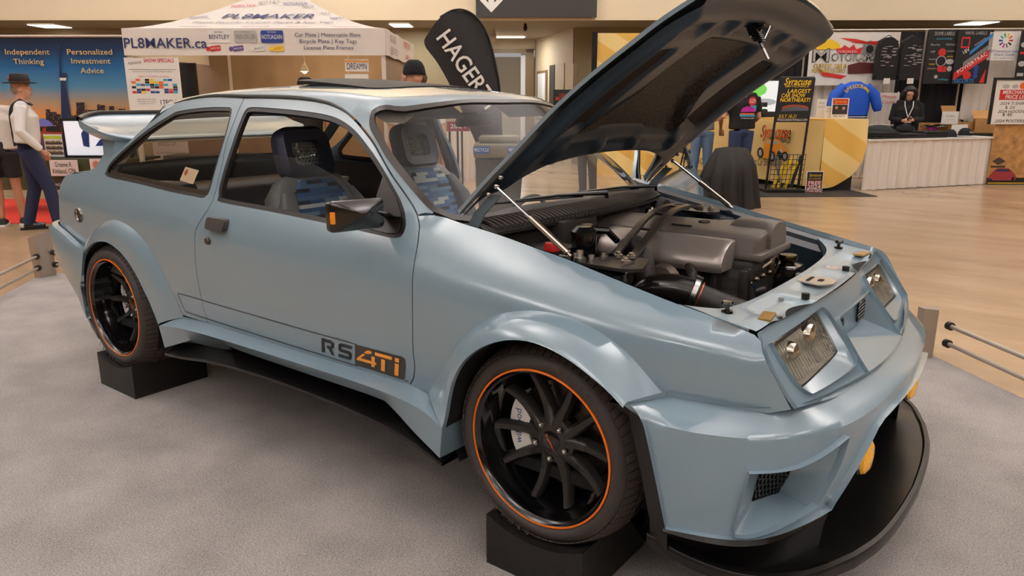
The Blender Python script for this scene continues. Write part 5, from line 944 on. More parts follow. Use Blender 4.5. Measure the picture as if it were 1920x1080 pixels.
m = MB(); m.prism([(s1 - .36, 21.9), (s1 - .23, 21.9), (s1 - .23, 21.95), (s1 - .36, 21.95)], 0, zt - .1, lambda u, v, h: W(u, v, h)); ST('door_2', m, pm('door_bright', (206, 206, 210), .4))
def onwall(q, z, off): A, B = Vector((.64, 21.8)), Vector((1.42, 18.2)); p = A.lerp(B, q); n = Vector((-1, -.22)).normalized() * off; return W(p.x + n.x, p.y + n.y, z)
for nm, q0, q1, z0, z1, mt in (('window_1', .08, .38, .95, 2.25, FRM), ('window_1_pane', .12, .34, 1.02, 2.18, pm('pane_pale', (196, 200, 204), .2)), ('door_3', .45, .58, 0, 2.35, BLK), ('door_4', .60, .82, 0, 2.35, pm('door_steel', (150, 138, 120), .35, metal=.4))):
    m = MB(); o = .02 if 'pane' not in nm else .03; v = [onwall(q, z, o) for q, z in ((q0, z0), (q1, z0), (q1, z1), (q0, z1))] + [onwall(q, z, -.01) for q, z in ((q0, z0), (q1, z0), (q1, z1), (q0, z1))]; m.add(v, [(0, 1, 2, 3), (0, 4, 5, 1), (1, 5, 6, 2), (2, 6, 7, 3), (3, 7, 4, 0)])
    ob = ST(nm, m, mt)
m = MB(); m.prism([(1.42, 18.05), (1.52, 18.05), (1.52, 18.2), (1.42, 18.2)], 0, 2.3, lambda u, v, h: W(u, v, h)); ST('trim_1', m, pm('door_steel', (150, 138, 120), .35, metal=.4))
wallq('wall_hall_rear', (-30, -24), (30, -24), 0, 8.6, pm('rear_wall', (168, 158, 146), .9)); wallq('wall_left', (-28, -24), (-28, 26), 0, 8.6, pm('rear_wall', (168, 158, 146), .9)); wallq('wall_hall_right', (28, -24), (28, 26), 0, 8.6, pm('rear_wall', (168, 158, 146), .9))
m = MB(); m.prism([(-28, -24), (28, -24), (28, 16.5), (-28, 16.5)], 8.4, 8.5, lambda u, v, h: W(u, v, h)); ST('ceiling', m, pm('hall_ceiling', (196, 190, 180), .9))
# overhead sign with its arrow
fn, w, h = quadpl(892, -60, 1120, 32, 16.4); o = base('overhead_sign', 'dark brown overhead wall sign with a white arrow pointing down', 'sign', *pix(1006, 16, 16.4)[:1], 16.4, 3.1)
m = MB(); sheet(m, fn, w, h, .06); K('sign_board', m, DKS, o, 0)
ax = -w / 2 + .32; ay = -h / 2 + .09; shapes(o, 'arrow', WHITE, fn, [[(ax, ay), (ax + .32, ay + .32), (ax + .32, ay + .45), (ax + .06, ay + .19), (ax + .06, ay + .9), (ax - .06, ay + .9), (ax - .06, ay + .19), (ax - .32, ay + .45), (ax - .32, ay + .32)]])
# soffit lamps
LE = pm('lamp_white', (255, 244, 224), emit=5.)
def soflamp(u, v, wpx, d, label, name='ceiling_light', depth=.35):
    s, z = pix(u, v, d); w = wpx * d / 1400; o = base(name, label, 'ceiling light', s, d, 3.1); m = MB(); m.prism([(s - w / 2, d - depth), (s + w / 2, d - depth), (s + w / 2, d + depth), (s - w / 2, d + depth)], 3.070, 3.094, lambda a, b, c: W(a, b, c)); K('diffuser', m, LE, o, 0)
    m = MB(); w += .08; m.prism([(s - w / 2, d - depth - .04), (s + w / 2, d - depth - .04), (s + w / 2, d + depth + .04), (s - w / 2, d + depth + .04)], 3.080, 3.0935, lambda a, b, c: W(a, b, c)); K('trim_ring', m, WHP, o, 0)
for _s, _d, _z, _e in ((-.2, 24.5, 2.95, 130), (-.1, 20.3, 3.05, 60), (-6.5, 17.5, 3.05, 30), (-2.0, 17.3, 3.05, 30)): area('soffit_lamp_light', _s, _d, _z, .8, .3, _e, (1, .97, .92))
soflamp(93, 46, 46, 17.6, 'square soffit light above the blue skyline backdrop'); soflamp(752, 44, 34, 17.4, 'square soffit light between the white tent and the black flag'); soflamp(1832, 35, 46, 16.95, 'square soffit light above the banners at the right'); soflamp(948, 70, 68, 20.5, 'long white corridor light over the doorway', 'strip_light', .16)
m = MB(); s, z = pix(985, 42, 17.2); m.lathe([(0, .0), (.03, 0), (.03, -.05), (.05, -.09), (.02, -.16), (0, -.16)], W(s, 17.2, 3.1), 'z', 12); TH('sprinkler_head', m, BLK, 'small dark sprinkler head under the soffit below the dark sign', 'sprinkler')
m = MB(); s, z = pix(920, 58, 18.6); m.cyl(W(s, 18.6, 3.1), W(s, 18.6, 3.0), .12, n=20); m.ball(W(s, 18.6, 2.93), .14); TH('ceiling_speaker', m, WHP, 'pale round ceiling fitting beside the black flag', 'ceiling fitting')
# low rails round the stand
def post(s, d, h, yaw, label, grp='rail posts', k=1., sl=.03):
    o = base('rail_post', label, 'post', s, d, 0., HROT + yaw, grp); m = MB(); w = .155; a, b = Vector((0, 0)), .07
    m.v = []; pts = [(a_ * k, b_ * k) for a_, b_ in [(-.085, -.02), (.0, -.05), (.085, .03), (.075, .06), (-.08, .03)]]
    M = Matrix.Translation(o.location) @ Matrix.Rotation(HROT + yaw, 4, 'Z')
    m.prism(pts, .0, 1., lambda u, v, z: M @ Vector((u * (1 - .12 * (1 - z)), v, z * h + (sl * (u / .085) if z > .5 else 0)))); K('post_body', m, ALU, o, 20); return o, M
RAILC = pm('rail_grey', (168, 156, 144), .35, metal=.3)
def rails(p, q, label, zs):
    o = base('rail_pair', label, 'rail', p[0], p[1], 0., HROT, 'low barrier rails')
    for z0, z1 in zs:
        m = MB(); a, b = W(p[0], p[1], z0), W(q[0], q[1], z1); m.tube([a, b], .0125, 12); r_ = K('rail', m, RAILC, o); m = MB(); u_ = (b - a).normalized()
        for c, sg in ((a, 1), (b, -1)): m.tube([c + u_ * sg * .0, c + u_ * sg * .03], .024, 12)
        K('rail_grommet', m, RUBBER, r_)
post(-3.98, 6.2, .375, .1, 'grey metal rail post at the left corner of the carpet behind the car'); post(2.43, 4.16, .30, .35, 'grey metal rail post right of the nose of the car', k=.95, sl=-.01)
rails((-3.99, 6.15), (-3.44, 3.32), 'two grey rails running from the left corner post towards the viewer', ((.195, .195), (.098, .098))); rails((-3.90, 6.22), (2.36, 4.19), 'two grey rails passing behind the car between the corner posts', ((.215, .195), (.11, .09))); rails((2.50, 4.10), (2.9, 1.0), 'two grey rails running right of the car nose to the frame edge', ((.215, .215), (.11, .11)))
# blocks under the wheels
BLOCK = mat('painted_block_black', (24, 22, 21), rough=.45, bump=.25, nscale=90)
def block(cx, label):
    m = MB(); n = 14; prof = [(-.18, 0), (.18, 0), (.18, .175)] + [(.175 - .35 * i / n, .175 - .042 * math.sin(PI * i / n) ** .8) for i in range(n + 1)] + [(-.18, .175)]
    m.prism(prof, -.895, -.50, lambda u, v, h: (cx + u, h, v + .012 if v > .01 else v + .012)); return TH('wheel_block', m, BLOCK, label, 'block', 'wheel blocks', 25)
block(.005, 'black saddle-topped block under the front wheel'); block(-2.615, 'black saddle-topped block under the rear wheel')
# ================================================================ left booth
SKY, nt, b = nodes_of('skyline_print'); tc = nt.nodes.new('ShaderNodeTexCoord'); sx = nt.nodes.new('ShaderNodeSeparateXYZ'); nt.links.new(tc.outputs['Object'], sx.inputs[0]); mr = nt.nodes.new('ShaderNodeMapRange'); mr.inputs['From Min'].default_value = .75; mr.inputs['From Max'].default_value = 2.3
rp = nt.nodes.new('ShaderNodeValToRGB'); cr = [(0, (44, 60, 92)), (.12, (96, 66, 92)), (.2, (206, 92, 40)), (.32, (232, 150, 74)), (.45, (176, 150, 120)), (.58, (78, 136, 170)), (.75, (24, 96, 150)), (.9, (10, 44, 84)), (1, (8, 22, 48))]
while len(rp.color_ramp.elements) < len(cr): rp.color_ramp.elements.new(.5)
for e, (p_, c_) in zip(rp.color_ramp.elements, cr): e.position = p_; e.color = lin(c_) + (1,)
nt.links.new(sx.outputs[2], mr.inputs[0]); nt.links.new(mr.outputs[0], rp.inputs[0]); nt.links.new(rp.outputs[0], b.inputs['Base Color']); b.inputs['Roughness'].default_value = .7
D = 10.8; fn, w, h = quadpl(-110, 68, 247, 330, D); o = base('skyline_backdrop', 'tall blue and orange city skyline backdrop behind the man in the hat', 'backdrop', pix(68, 200, D)[0], D, 0)
m = MB(); cloth(m, fn, w, h, .008, 4); K('backdrop_cloth', m, SKY, o, 180)
k = lambda u, v: tuple(np.array(pix(u, v, D)) - np.array(pix(68.5, 199, D)))
G = fn; _c = fn(0, 0, 0)
def bp(u, v): s, z = pix(u, v, D); s0 = (pix(-110, 199, D)[0] + pix(247, 199, D)[0]) / 2; z0 = (pix(68, 68, D)[1] + pix(68, 330, D)[1]) / 2; return (s - s0, z - z0)
LT(o, 'backdrop_lettering', GOLD, fn, [('Independent', .105, *bp(53, 98), .61), ('Thinking', .105, *bp(56, 116), .42), ('Personalized', .105, *bp(170, 98), .62), ('Investment', .105, *bp(172, 115), .54), ('Advice', .105, *bp(175, 133), .32)], .03)
twr = [[bp(*q) for q in ((116, 150), (124, 150), (136, 222), (117, 222))], [bp(*q) for q in ((111, 84), (113, 84), (118, 140), (114, 140))], [bp(*q) for q in ((113, 137), (127, 137), (127, 150), (114, 150))]]
shapes(o, 'tower', pm('tower_blue', (30, 44, 84)), fn, twr, .028); shapes(o, 'tower_pod', WHITE, fn, [[bp(*q) for q in ((114, 146), (127, 146), (126, 151), (115, 151))]], .031)
rng = random.Random(4); bl = []; wn = []
for u0, u1, v in ((88, 96, 205), (96, 108, 210), (108, 116, 214), (145, 160, 192), (162, 184, 206), (184, 190, 196), (190, 199, 197), (206, 216, 199), (224, 237, 204), (66, 80, 226), (0, 60, 228), (128, 146, 216), (160, 246, 216)):
    bl.append([bp(u0, 246), bp(u1, 246), bp(u1, v), bp(u0, v)])
    for _ in range(int((u1 - u0) * 1.2)): x, y = rng.uniform(u0, u1 - 1.2), rng.uniform(v + 1, 240); wn.append([bp(x, y), bp(x + 1, y), bp(x + 1, y - .9), bp(x, y - .9)])
shapes(o, 'skyline', pm('skyline_dark', (34, 26, 34)), fn, bl, .026); shapes(o, 'lit_windows', pm('window_amber', (240, 180, 90)), fn, wn, .029); shapes(o, 'stadium_dome', pm('dome_blue', (120, 120, 200)), fn, [[bp(68, 238), bp(72, 226), bp(82, 221), bp(94, 226), bp(104, 236)]], .030)
m = MB(); a, b_ = Q(-110, 68, D), Q(250, 68, D); m.tube([a, b_], .02, 8); TH('backdrop_rail', m, ALU, 'pale rail carrying the city skyline backdrop', 'rail')
# table with green print cloth
CAMO = mat('olive_print_cloth', (74, 76, 44), .85, noise=.6, nscale=6)
D = 10.0; s0, zt = pix(70, 298, D); s1, _ = pix(262, 298, D); o = base('booth_table', 'table under an olive printed cloth below the skyline backdrop', 'table', (s0 + s1) / 2, D, 0)
m = MB(); m.prism([(s0 - .6, D), (s1, D), (s1, D + .6), (s0 - .6, D + .6)], zt - .03, zt, lambda u, v, h: W(u, v, h)); K('table_top', m, pm('cloth_dark', (44, 44, 34), .8), o, 0)
m = MB(); zb = pix(100, 356, D)[1]; pl = plane((s0 - .6 + s1) / 2, D - .01, (zt + zb) / 2); cloth(m, pl, s1 - s0 + .6, zt - zb, .01, 7); K('cloth_skirt', m, CAMO, o, 180)
for q in (s0 - .5, s1 - .1):
    m = MB(); m.tube([W(q, D + .3, 0), W(q, D + .3, zt - .03)], .016, 8); K('leg', m, ALU, o)
LT(o, 'cloth_lettering', WHITE, plane((s0 + s1) / 2, D - .05, zb + .07), [('OFFICIAL PARTNER', .05, -.33, 0, .36)], .0)
def tcard(u0, v0, u1, v1, d, name, label, cat, mt=WHITE, grp=None):
    fn, w, h = quadpl(u0, v0, u1, v1, d); s = (pix(u0, v1, d)[0] + pix(u1, v1, d)[0]) / 2; o = base(name, label, cat, s, d, pix(u0, v1, d)[1], None, grp); m = MB(); sheet(m, fn, w, h, .012); K('card', m, mt, o, 0); return o, fn, w, h
o, fn, w, h = tcard(94, 300, 146, 330, D - .06, 'name_sign', 'white two-line name sign hung on the olive table cloth', 'sign'); LT(o, 'lettering', BLK, fn, [('Graeme R.', .09, 0, h * .2, w * .62), ('Kirkland, CPA', .09, 0, -h * .2, w * .84)])
o, fn, w, h = tcard(169, 298, 192, 326, D - .06, 'portrait_card', 'small white portrait card beside the name sign', 'card'); shapes(o, 'portrait', pm('portrait_skin', (196, 130, 100)), fn, [ell(0, .02, .045, .055)])
o, fn, w, h = tcard(84, 252, 117, 294, D + .15, 'brochure_holder', 'upright brochure with a lime top standing left of the monitor', 'brochure'); shapes(o, 'lime_band', pm('print_lime', (186, 206, 60)), fn, [rct(-w / 2, h * .3, w / 2, h * .44)]); shapes(o, 'photo_grid', pm('print_photo', (150, 128, 96)), fn, [rct(-w / 2 + .01 + i * w / 3.2, -h * .4 + j * h * .22, -w / 2 + .01 + i * w / 3.2 + w / 3.6, -h * .22 + j * h * .22) for i in range(3) for j in range(3)]); shapes(o, 'crowd', pm('print_dark', (70, 52, 44)), fn, [ell(-w / 2 + .03 + i * w / 9.5, -h * .34 + j * h * .22, .012, .02, 8) for i in range(9) for j in range(3)], .003)
m = MB(); m.ball(Q(90, 291, D + .05), (.04, .04, .035)); TH('white_ball', m, WHITE, 'small white ball on the olive table beside the lime-topped brochure', 'ball')
def monitor(u0, v0, u1, v1, d, label, scr, stand=True):
    fn, w, h = quadpl(u0, v0, u1, v1, d); o = base('monitor', label, 'monitor', (pix(u0, v1, d)[0] + pix(u1, v1, d)[0]) / 2, d, pix(u0, v1, d)[1]); m = MB(); sheet(m, fn, w, h, .06); K('bezel', m, BLK, o, 0); m = MB(); sheet(m, fn, w - .07, h - .07, .004); m.v = [tuple(v) for v in m.v]; p = K('screen', m, scr, o, 0); p.location = W(0, -.006) - W(0, 0)
    m = MB(); m.add([fn(-.12, -h / 2 - .015, -.0), fn(.12, -h / 2 - .015, .0), fn(.12, -h / 2 - .015, -.18), fn(-.12, -h / 2 - .015, -.18), fn(-.03, -h / 2, -.05), fn(.03, -h / 2, -.05), fn(.03, -h / 2, -.09), fn(-.03, -h / 2, -.09)], [(0, 1, 2, 3), (0, 1, 5, 4), (1, 2, 6, 5), (2, 3, 7, 6), (3, 0, 4, 7)]); K('stand', m, BLK, o, 0); return o, fn, w, h
o, fn, w, h = monitor(118, 222, 243, 296, D + .2, 'black monitor with a white screen standing on the olive table', pm('screen_white', (236, 240, 250), emit=.45)); shapes(o, 'screen_figure', pm('screen_navy', (30, 44, 96), emit=.3), fn, [[(-.18, -.10), (-.10, -.12), (-.08, .10), (-.14, .13), (-.19, .06)], [(-.02, -.10), (.34, -.10), (.36, .04), (.22, .05), (.05, -.02)]], .012)
# ================================================================ the white tent
TENT = mat('tent_white', (228, 220, 212), .75, noise=.05, nscale=5); TIN = mat('tent_lining', (150, 126, 104), .85, noise=.15, nscale=3)
D = 9.2; sL, zv = pix(228, 53, D); sR, _ = pix(722, 53, D); _, zb = pix(470, 104, D); sc = (sL + sR) / 2; wd = sR - sL; o = base('canopy_tent', 'white printed pop-up canopy tent behind the car roof', 'tent', sc, D, 0)
fn = plane(sc, D - .012, (zv + zb) / 2); hv = zv - zb
m = MB(); cloth(m, fn, wd, hv, .006, 3, 60); K('front_valance', m, TENT, o, 180)
D2 = D + 2.6
m = MB(); fr = lambda s, d, z0, z1, n=30: None
m.loft([[W(sR, D + 2.6 * i / 12, z + .008 * math.sin(i * 1.7)) for i in range(13)] for z in (zb, zv)]); K('side_valance', m, TENT, o, 180)
m = MB(); m.loft([[W(sL, D + 2.6 * i / 12, z) for i in range(13)] for z in (zb, zv)]); K('side_valance', m, TENT, o, 180)
pk = (sc - .0, D + 1.3, 2.95); hi = lambda t: t ** 1.9
def roofp(e, t):    # e along an eave point, t to the peak (concave sag)
    z = zv + (pk[2] - zv) * (t ** 1.45); return W(e[0] + (pk[0] - e[0]) * t, e[1] + (pk[1] - e[1]) * t, z)
m = MB()
for A_, B_ in (((sL, D), (sR, D)), ((sR, D), (sR, D2)), ((sR, D2), (sL, D2)), ((sL, D2), (sL, D))): m.loft([[roofp((A_[0] + (B_[0] - A_[0]) * i / 16, A_[1] + (B_[1] - A_[1]) * i / 16), t) for i in range(17)] for t in np.linspace(0, 1, 12)])
K('canopy_roof', m, TENT, o, 60)
for (s, d) in ((sL + .04, D + .04), (sR - .04, D + .04), (sR - .04, D2 - .04), (sL + .3, D2 - .04)):
    m = MB(); m.box((0, 0, (zv - .05) / 2), (.045, .045, zv - .05)); m.xf(Matrix.Translation(W(s, d, 0)) @ Matrix.Rotation(HROT, 4, 'Z')); K('tent_leg', m, WHP, o)
m = MB(); bk = plane((-5.3 + sR - .05) / 2, D2 - .05, zv / 2 - .0); cloth(m, bk, sR - .05 + 5.3, zv, .03, 5); K('rear_curtain', m, TIN, o, 180)
m = MB(); m.loft([[W(sR - .03, D + .1 + 2.4 * i / 16, z) for i in range(17)] for z in (0.1, zv)]); K('side_curtain', m, TIN, o, 180)
def vp(u, v): s, z = pix(u, v, D); return (s - sc, z - (zv + zb) / 2)
def wpx(p): return p * D / 1400 * 1.0
LT(o, 'web_address', NAVYP, fn, [('PL8MAKER.ca', .16, *vp(311, 82), wpx(148), dict(bold=.0015))], .012)
LT(o, 'service_list', NAVYP, fn, [('Car Plate | Motorcycle Plate', .06, *vp(615, 66), wpx(117)), ('Bicycle Plate | Key Tags', .06, *vp(616, 78), wpx(102)), ('License Plate Frames', .06, *vp(617, 90), wpx(88))], .012)
for (u, t_, m1, m2) in ((412, 'BENTLEY', WHITE, NAVYP), (461, 'YRD CRUZR', SILV, GRYP), (511, 'NOTUAGAIN', BLUE, WHITE)):
    c = vp(u, 69); pl_ = shapes(o, 'printed_plate', m1, fn, [[(c[0] + a, c[1] + b) for a, b in rrect(wpx(40), wpx(21), .02)]], .010); LT(pl_, 'plate_lettering', m2, fn, [(t_, .07, c[0], c[1] - .005, wpx(36)), ('ONTARIO', .022, c[0], c[1] + wpx(7.5), wpx(16))], .013); 
    for q in list(pl_.children): q.matrix_parent_inverse = Matrix()
for (u, t_, m1) in ((405, "MOM'S CAR", RED), (448, 'PRINCESS', PURP), (487, 'IN 2 IT', WHITE), (523, 'LUCKY', YEL)):
    c = vp(u, 91); shapes(o, 'printed_tag', m1, fn, [[(c[0] + a * math.cos(.12) - b * math.sin(.12), c[1] + a * math.sin(.12) + b * math.cos(.12)) for a, b in rrect(wpx(19), wpx(9), .012)], ell(c[0] - wpx(13), c[1] - .005, .025)], .010); LT(o, 'tag_lettering', NAVYP if m1 in (WHITE, YEL) else WHITE, fn, [(t_, .03, c[0], c[1], wpx(16), dict(rot=.12))], .013)
def rfn(u, v, h=0.):     # on the front slope: u metres across, v slope parameter
    return roofp((sc + u / max(.05, 1 - v), D), v) + Vector((0, 0, .008 + h)) + (W(0, -.02) - W(0, 0))
def rtext(name, mt, t_, size, u, v, width, **kw):
    m = MB(); text(m, t_, size, lambda a, b, c: rfn(a, b * .62, c), u, v / .62, width, **kw); return K(name, m, mt, o, 0)
rtext('roof_lettering', NAVYP, 'PL8MAKER', .22, .02, .40, 1.12, bold=.002, shear=.25); rtext('roof_subline', NAVYP, 'Plastic Novelty License Plates & Key Tags', .09, .02, .25, 1.7, shear=.25); rtext('roof_tag_print', RED, "MOM'S TAXI", .10, -.36, .62, .30, rot=.1); rtext('roof_plate_print', GRYP, 'GOT 2 FLY', .12, -.06, .68, .26, rot=.1); rtext('roof_plate_print', BLUE, 'NOTUAGAIN', .11, .28, .66, .30); rtext('roof_plate_print', GRYP, 'NICE', .10, .46, .60, .14); rtext('roof_plate_print', BLUE, 'NOTUAGAIN', .08, .0, .10, .32); rtext('roof_plate_print', BLUE, 'NOTUAGAIN', .08, -.75, .10, .32); rtext('roof_plate_print', GRYP, 'GOT 2 FLY', .07, .5, .10, .26); rtext('roof_tag_print', RED, "MOM'S TAXI", .07, 1.05, .09, .3); rtext('roof_plate_print', BLUE, 'NOTU', .10, .88, .36, .16); rtext('roof_tag_print', PURP, 'PRINCESS', .09, -.82, .38, .22, rot=.2); rtext('roof_plate_print', GRYP, 'NEX', .09, .72, .47, .12)
sv = lambda a, b, c=0.: W(sR + .012 + c, D + 1.3 + a, (zv + zb) / 2 + b)
LT(o, 'side_print', GRYP, sv, [('YRD CRUZR', .12, -.8, .06, .5), ('BENTLEY', .12, -.7, -.08, .5)]); LT(o, 'side_print', RED, sv, [("MOM'S TAXI", .12, .45, .07, .6), ('LUCKY', .10, .5, -.08, .4)])
# things hung from the tent
Dp = D - .07
o, fn, w, h = tcard(238, 108, 339, 212, Dp, 'price_poster', 'white poster with rows of coloured plate samples hung at the tent left leg', 'poster'); pp = lambda u, v: ((u - 288.5) / 101 * w, (160 - v) / 104 * h)
LT(o, 'headline', RED, fn, [('SHOW SPECIALS', .06, *pp(303, 113.5), w * .56, dict(bold=.002)), ('SANITA or The SOLID or 2in Holding', .02, *pp(290, 143), w * .56)]); LT(o, 'small_print', GRYP, fn, [('PL8MAKER', .04, *pp(258, 118), w * .24, dict(rot=.1)), ('ONTARIO KEY TAGS & SPORTS & BIKE PLATES', .02, *pp(288, 134), w * .72), ('ENDING CAMPLATES', .02, *pp(272, 186), w * .34), ('while supplies at the booth', .018, *pp(272, 190), w * .34), ('made on site', .018, *pp(272, 194), w * .28)]); LT(o, 'sample_plate', NAVYP, fn, [('1TFCUKY', .08, *pp(318, 192), w * .42)])
rng = random.Random(2); cols_ = [WHITE, BLUE, RED, YEL, BLK, GRN, ORG, PURP, TEAL]; byc = {}
for j in range(6):
    for i in range(10): byc.setdefault(rng.choice(cols_[1:] if rng.random() < .75 else cols_[:1]).name, []).append(rct(*pp(247 + i * 8.6, 151.5 + j * 4.6), *pp(247 + i * 8.6 + 8, 151.5 + j * 4.6 - 4)))
for c_, ps in byc.items(): shapes(o, 'sample_grid', bpy.data.materials[c_], fn, ps)
shapes(o, 'rule', BLK, fn, [rct(*pp(245, 130.6), *pp(333, 130))])
for (v0, v1, t1, nm, lab) in ((111, 134, 'DREAMN', WHITE, 'upper white plate hung under the tent right corner'), (139, 163, 'DRIV3R', WHITE, 'lower white plate hung under the tent right corner')):
    o, fn, w, h = tcard(647, v0, 691, v1, D + .06, 'novelty_plate', lab, 'licence plate', nm, 'hanging novelty plates'); LT(o, 'lettering', NAVYP, fn, [(t1, .10, 0, -.015, w * .84)]); 
    if v0 < 120: shapes(o, 'orange_band', pm('print_peach', (236, 176, 110)), fn, [rct(-w / 2, h * .22, w / 2, h * .40)])
    m = MB(); m.tube([fn(-.1, h / 2, .0), fn(-.1, h / 2 + .1, .0)], .003, 5); K('cord', m, WHITE, o)
for (u0, u1, lab) in ((340, 372, 'tall black panel standing inside the tent at left'),):
    fn, w, h = quadpl(u0, 118, u1, 260, D + 1.6); m = MB(); sheet(m, fn, w, h, .05); TH('display_board', m, BLK, lab, 'board', None, 0)
o, fn, w, h = tcard(286, 240, 352, 300, 10.9, 'notice_board', 'white notice board inside the tent seen through the rear side window', 'notice'); LT(o, 'red_heading', RED, fn, [('MADE UP', .07, 0, h * .38, w * .5)]); LT(o, 'lettering', GRYP, fn, [('RIDER MAKER CUSTOMS', .04, 0, h * .22, w * .8), ('BIKES UP', .08, -.04, 0, w * .5), ('PLATE FRAMES & TAGS', .04, 0, -h * .28, w * .8)])
o = base('sales_table', 'dark covered sales table inside the tent seen through the rear side window', 'table', -4.0, 10.6, 0); m = MB(); m.prism([(-4.75, 10.3), (-2.6, 10.3), (-2.6, 10.8), (-4.75, 10.8)], .70, .74, lambda u, v, h: W(u, v, h)); K('table_top', m, pm('cloth_grey', (96, 88, 80), .8), o, 0); m = MB(); cloth(m, plane(-3.675, 10.29, .36), 2.15, .70, .015, 8); K('cloth_front', m, pm('cloth_grey', (96, 88, 80), .8), o, 180)
s, z = pix(571, 134, D + .7); o = base('clip_lamp', 'small white clip lamp lit inside the tent', 'lamp', s, D + .7, z); m = MB(); m.tube([W(s, D + .7, zv - .1), W(s + .01, D + .7, z + .09)], .008, 6); K('lamp_cord', m, WHP, o); m = MB(); m.lathe([(.02, .09), (.045, .04), (.055, 0)], W(s, D + .7, z), 'z', 16); K('lamp_shade', m, WHP, o); m = MB(); m.ball(W(s, D + .7, z + .01), .035); K('bulb', m, pm('bulb_warm', (255, 226, 170), emit=18.), o)
_l = bpy.data.lights.new('clip_lamp_light', 'POINT'); _l.energy = 45; _l.color = (1, .8, .5); _l.shadow_soft_size = .06; _lo = bpy.data.objects.new('clip_lamp_light', _l); COL.objects.link(_lo); _lo.location = W(s + .12, D + 1.3, z - .02)
# ================================================================ black feather flag
D = 9.0; o = base('feather_flag', 'black feather flag with bold white capitals behind the windscreen', 'flag', pix(935, 300, D)[0], D, 0)
def fp(u, v): s, z = pix(u, v, D); return s, z
ol = spl([(795, 82), (806, 58), (825, 34), (850, 21), (875, 22), (896, 36), (912, 62), (922, 95), (930, 130), (936, 175), (940, 230), (940, 300), (905, 300), (880, 240), (846, 165), (820, 118)], 4, 60, True); op = [fp(*q) for q in ol]
m = MB(); panel(m, op, [], lambda a, b: W(a, D + .02 * math.sin(9 * a + 5 * b), b), .06, .006); K('flag_cloth', m, mat('flag_black', (30, 28, 27), .65), o, 60)
m = MB(); m.tube([W(*(lambda q: (q[0], D, q[1]))(fp(u, v))) for u, v in spl([(946, 560), (941, 300), (937, 175), (931, 130), (923, 95), (913, 62), (896, 35), (874, 20), (850, 19), (825, 32)], 4)], .012, 8); K('flag_pole', m, TBLK, o)
cx, cz = fp(857, 100); ang = math.atan2(fp(905, 175)[1] - fp(822, 55)[1], fp(905, 175)[0] - fp(822, 55)[0]); ffn = lambda a, b, c: W(cx + a, D - .06 + 0 * c, cz + b)
m = MB(); text(m, 'HAGERTY', .27, ffn, *(lambda q: (q[0] - cx, q[1] - cz))(fp(878, 135)), 1.03, rot=ang, bold=.006); K('flag_lettering', m, WHITE, o, 0)
# ================================================================ middle: recycling bin, stand, posters
D = 8.2; s0, zt = pix(936, 262, D); o = base('recycling_bin', 'black-bagged bin with grey lid and blue labels seen through the windscreen', 'bin', s0, D, 0)
m = MB()
for z, a in ((.02, .20), (.5, .23), (.98, .26), (1.0, .275)): pass
m.loft([[W(s0 + sx_ * a * (1 + .03 * math.sin(z * 20 + i)), D + sy_ * a, z) for i, (sx_, sy_) in enumerate(((-1, -1), (-.4, -1.03), (.3, -1), (1, -1), (1, 1), (-1, 1), (-1, -1)))] for z, a in ((.02, .20), (.3, .215), (.6, .235), (.86, .26))]); K('bag', m, mat('bin_bag', (40, 37, 34), .35), o, 60)
m = MB(); m.box((0, 0, .0), (.54, .52, .15), bev=.03); m.box((.0, .04, .11), (.44, .40, .08), bev=.03); m.xf(Matrix.Translation(W(s0, D, .95)) @ Matrix.Rotation(HROT, 4, 'Z')); K('lid', m, mat('lid_grey', (112, 108, 92), .5), o)
lf = plane(s0, D - .275, .96)
for q in (-.18, .18): shapes(o, 'label_blue', pm('label_blue', (40, 88, 158)), lf, [rct(q - .085, -.03, q + .085, .04)], .0); LT(o, 'label_lettering', WHITE, lf, [('RECYCLE', .05, q, .005, .15)], .004)
D = 13.0; s0, zt = pix(866, 240, D); o = base('tall_table', 'tall black-legged stand with a red sign on top seen through the windscreen', 'table', s0, D, 0)
for u in (843, 858, 866, 893):
    m = MB(); ss = pix(u, 250, D)[0]; m.tube([W(ss, D, 0), W(ss, D, zt)], .018, 8); K('leg', m, TBLK, o)
m = MB(); fn, w, h = quadpl(838, 228, 880, 246, D - .05); sheet(m, fn, w, h, .03); K('red_sign', m, pm('sign_maroon', (130, 40, 60)), o, 0); LT(o, 'sign_lettering', WHITE, fn, [('2024', .1, 0, 0, w * .7)])
fn, w, h = quadpl(838, 246, 905, 341, 14.2); m = MB(); cloth(m, fn, w, h, .02, 6); TH('pale_drape', m, DRW, 'pale drape behind the tall stand seen through the windscreen', 'drape', None, 180)
D = 11.5
o, fn, w, h = tcard(1037, 168, 1071, 250, D, 'show_poster', 'dark poster with red lettering left of the raised bonnet', 'poster', BLK); LT(o, 'lettering', pm('print_dull_red', (190, 62, 50)), fn, [('TORONTO', .05, .03, h * .38, w * .6), ('MOTOR', .09, .02, h * .29, w * .9, dict(bold=.003)), ('EXPO', .07, .03, -.03, w * .5)]); shapes(o, 'poster_print', pm('print_rust', (120, 62, 38)), fn, [ell(0, h * .12, w * .3, h * .07), ell(.02, -h * .1, w * .35, h * .08)])
o, fn, w, h = tcard(1072, 168, 1112, 250, D, 'car_poster', 'white poster with a yellow car left of the raised bonnet', 'poster'); shapes(o, 'yellow_car', YEL, fn, [[(-.12, h * .33), (-.09, h * .38), (-.02, h * .42), (.06, h * .40), (.12, h * .36), (.12, h * .33)]]); shapes(o, 'car_dark', BLK, fn, [ell(-.07, h * .33, .025), ell(.07, h * .33, .025), [(-.06, h * .375), (-.02, h * .405), (.04, h * .395), (.05, h * .375)]], .003)
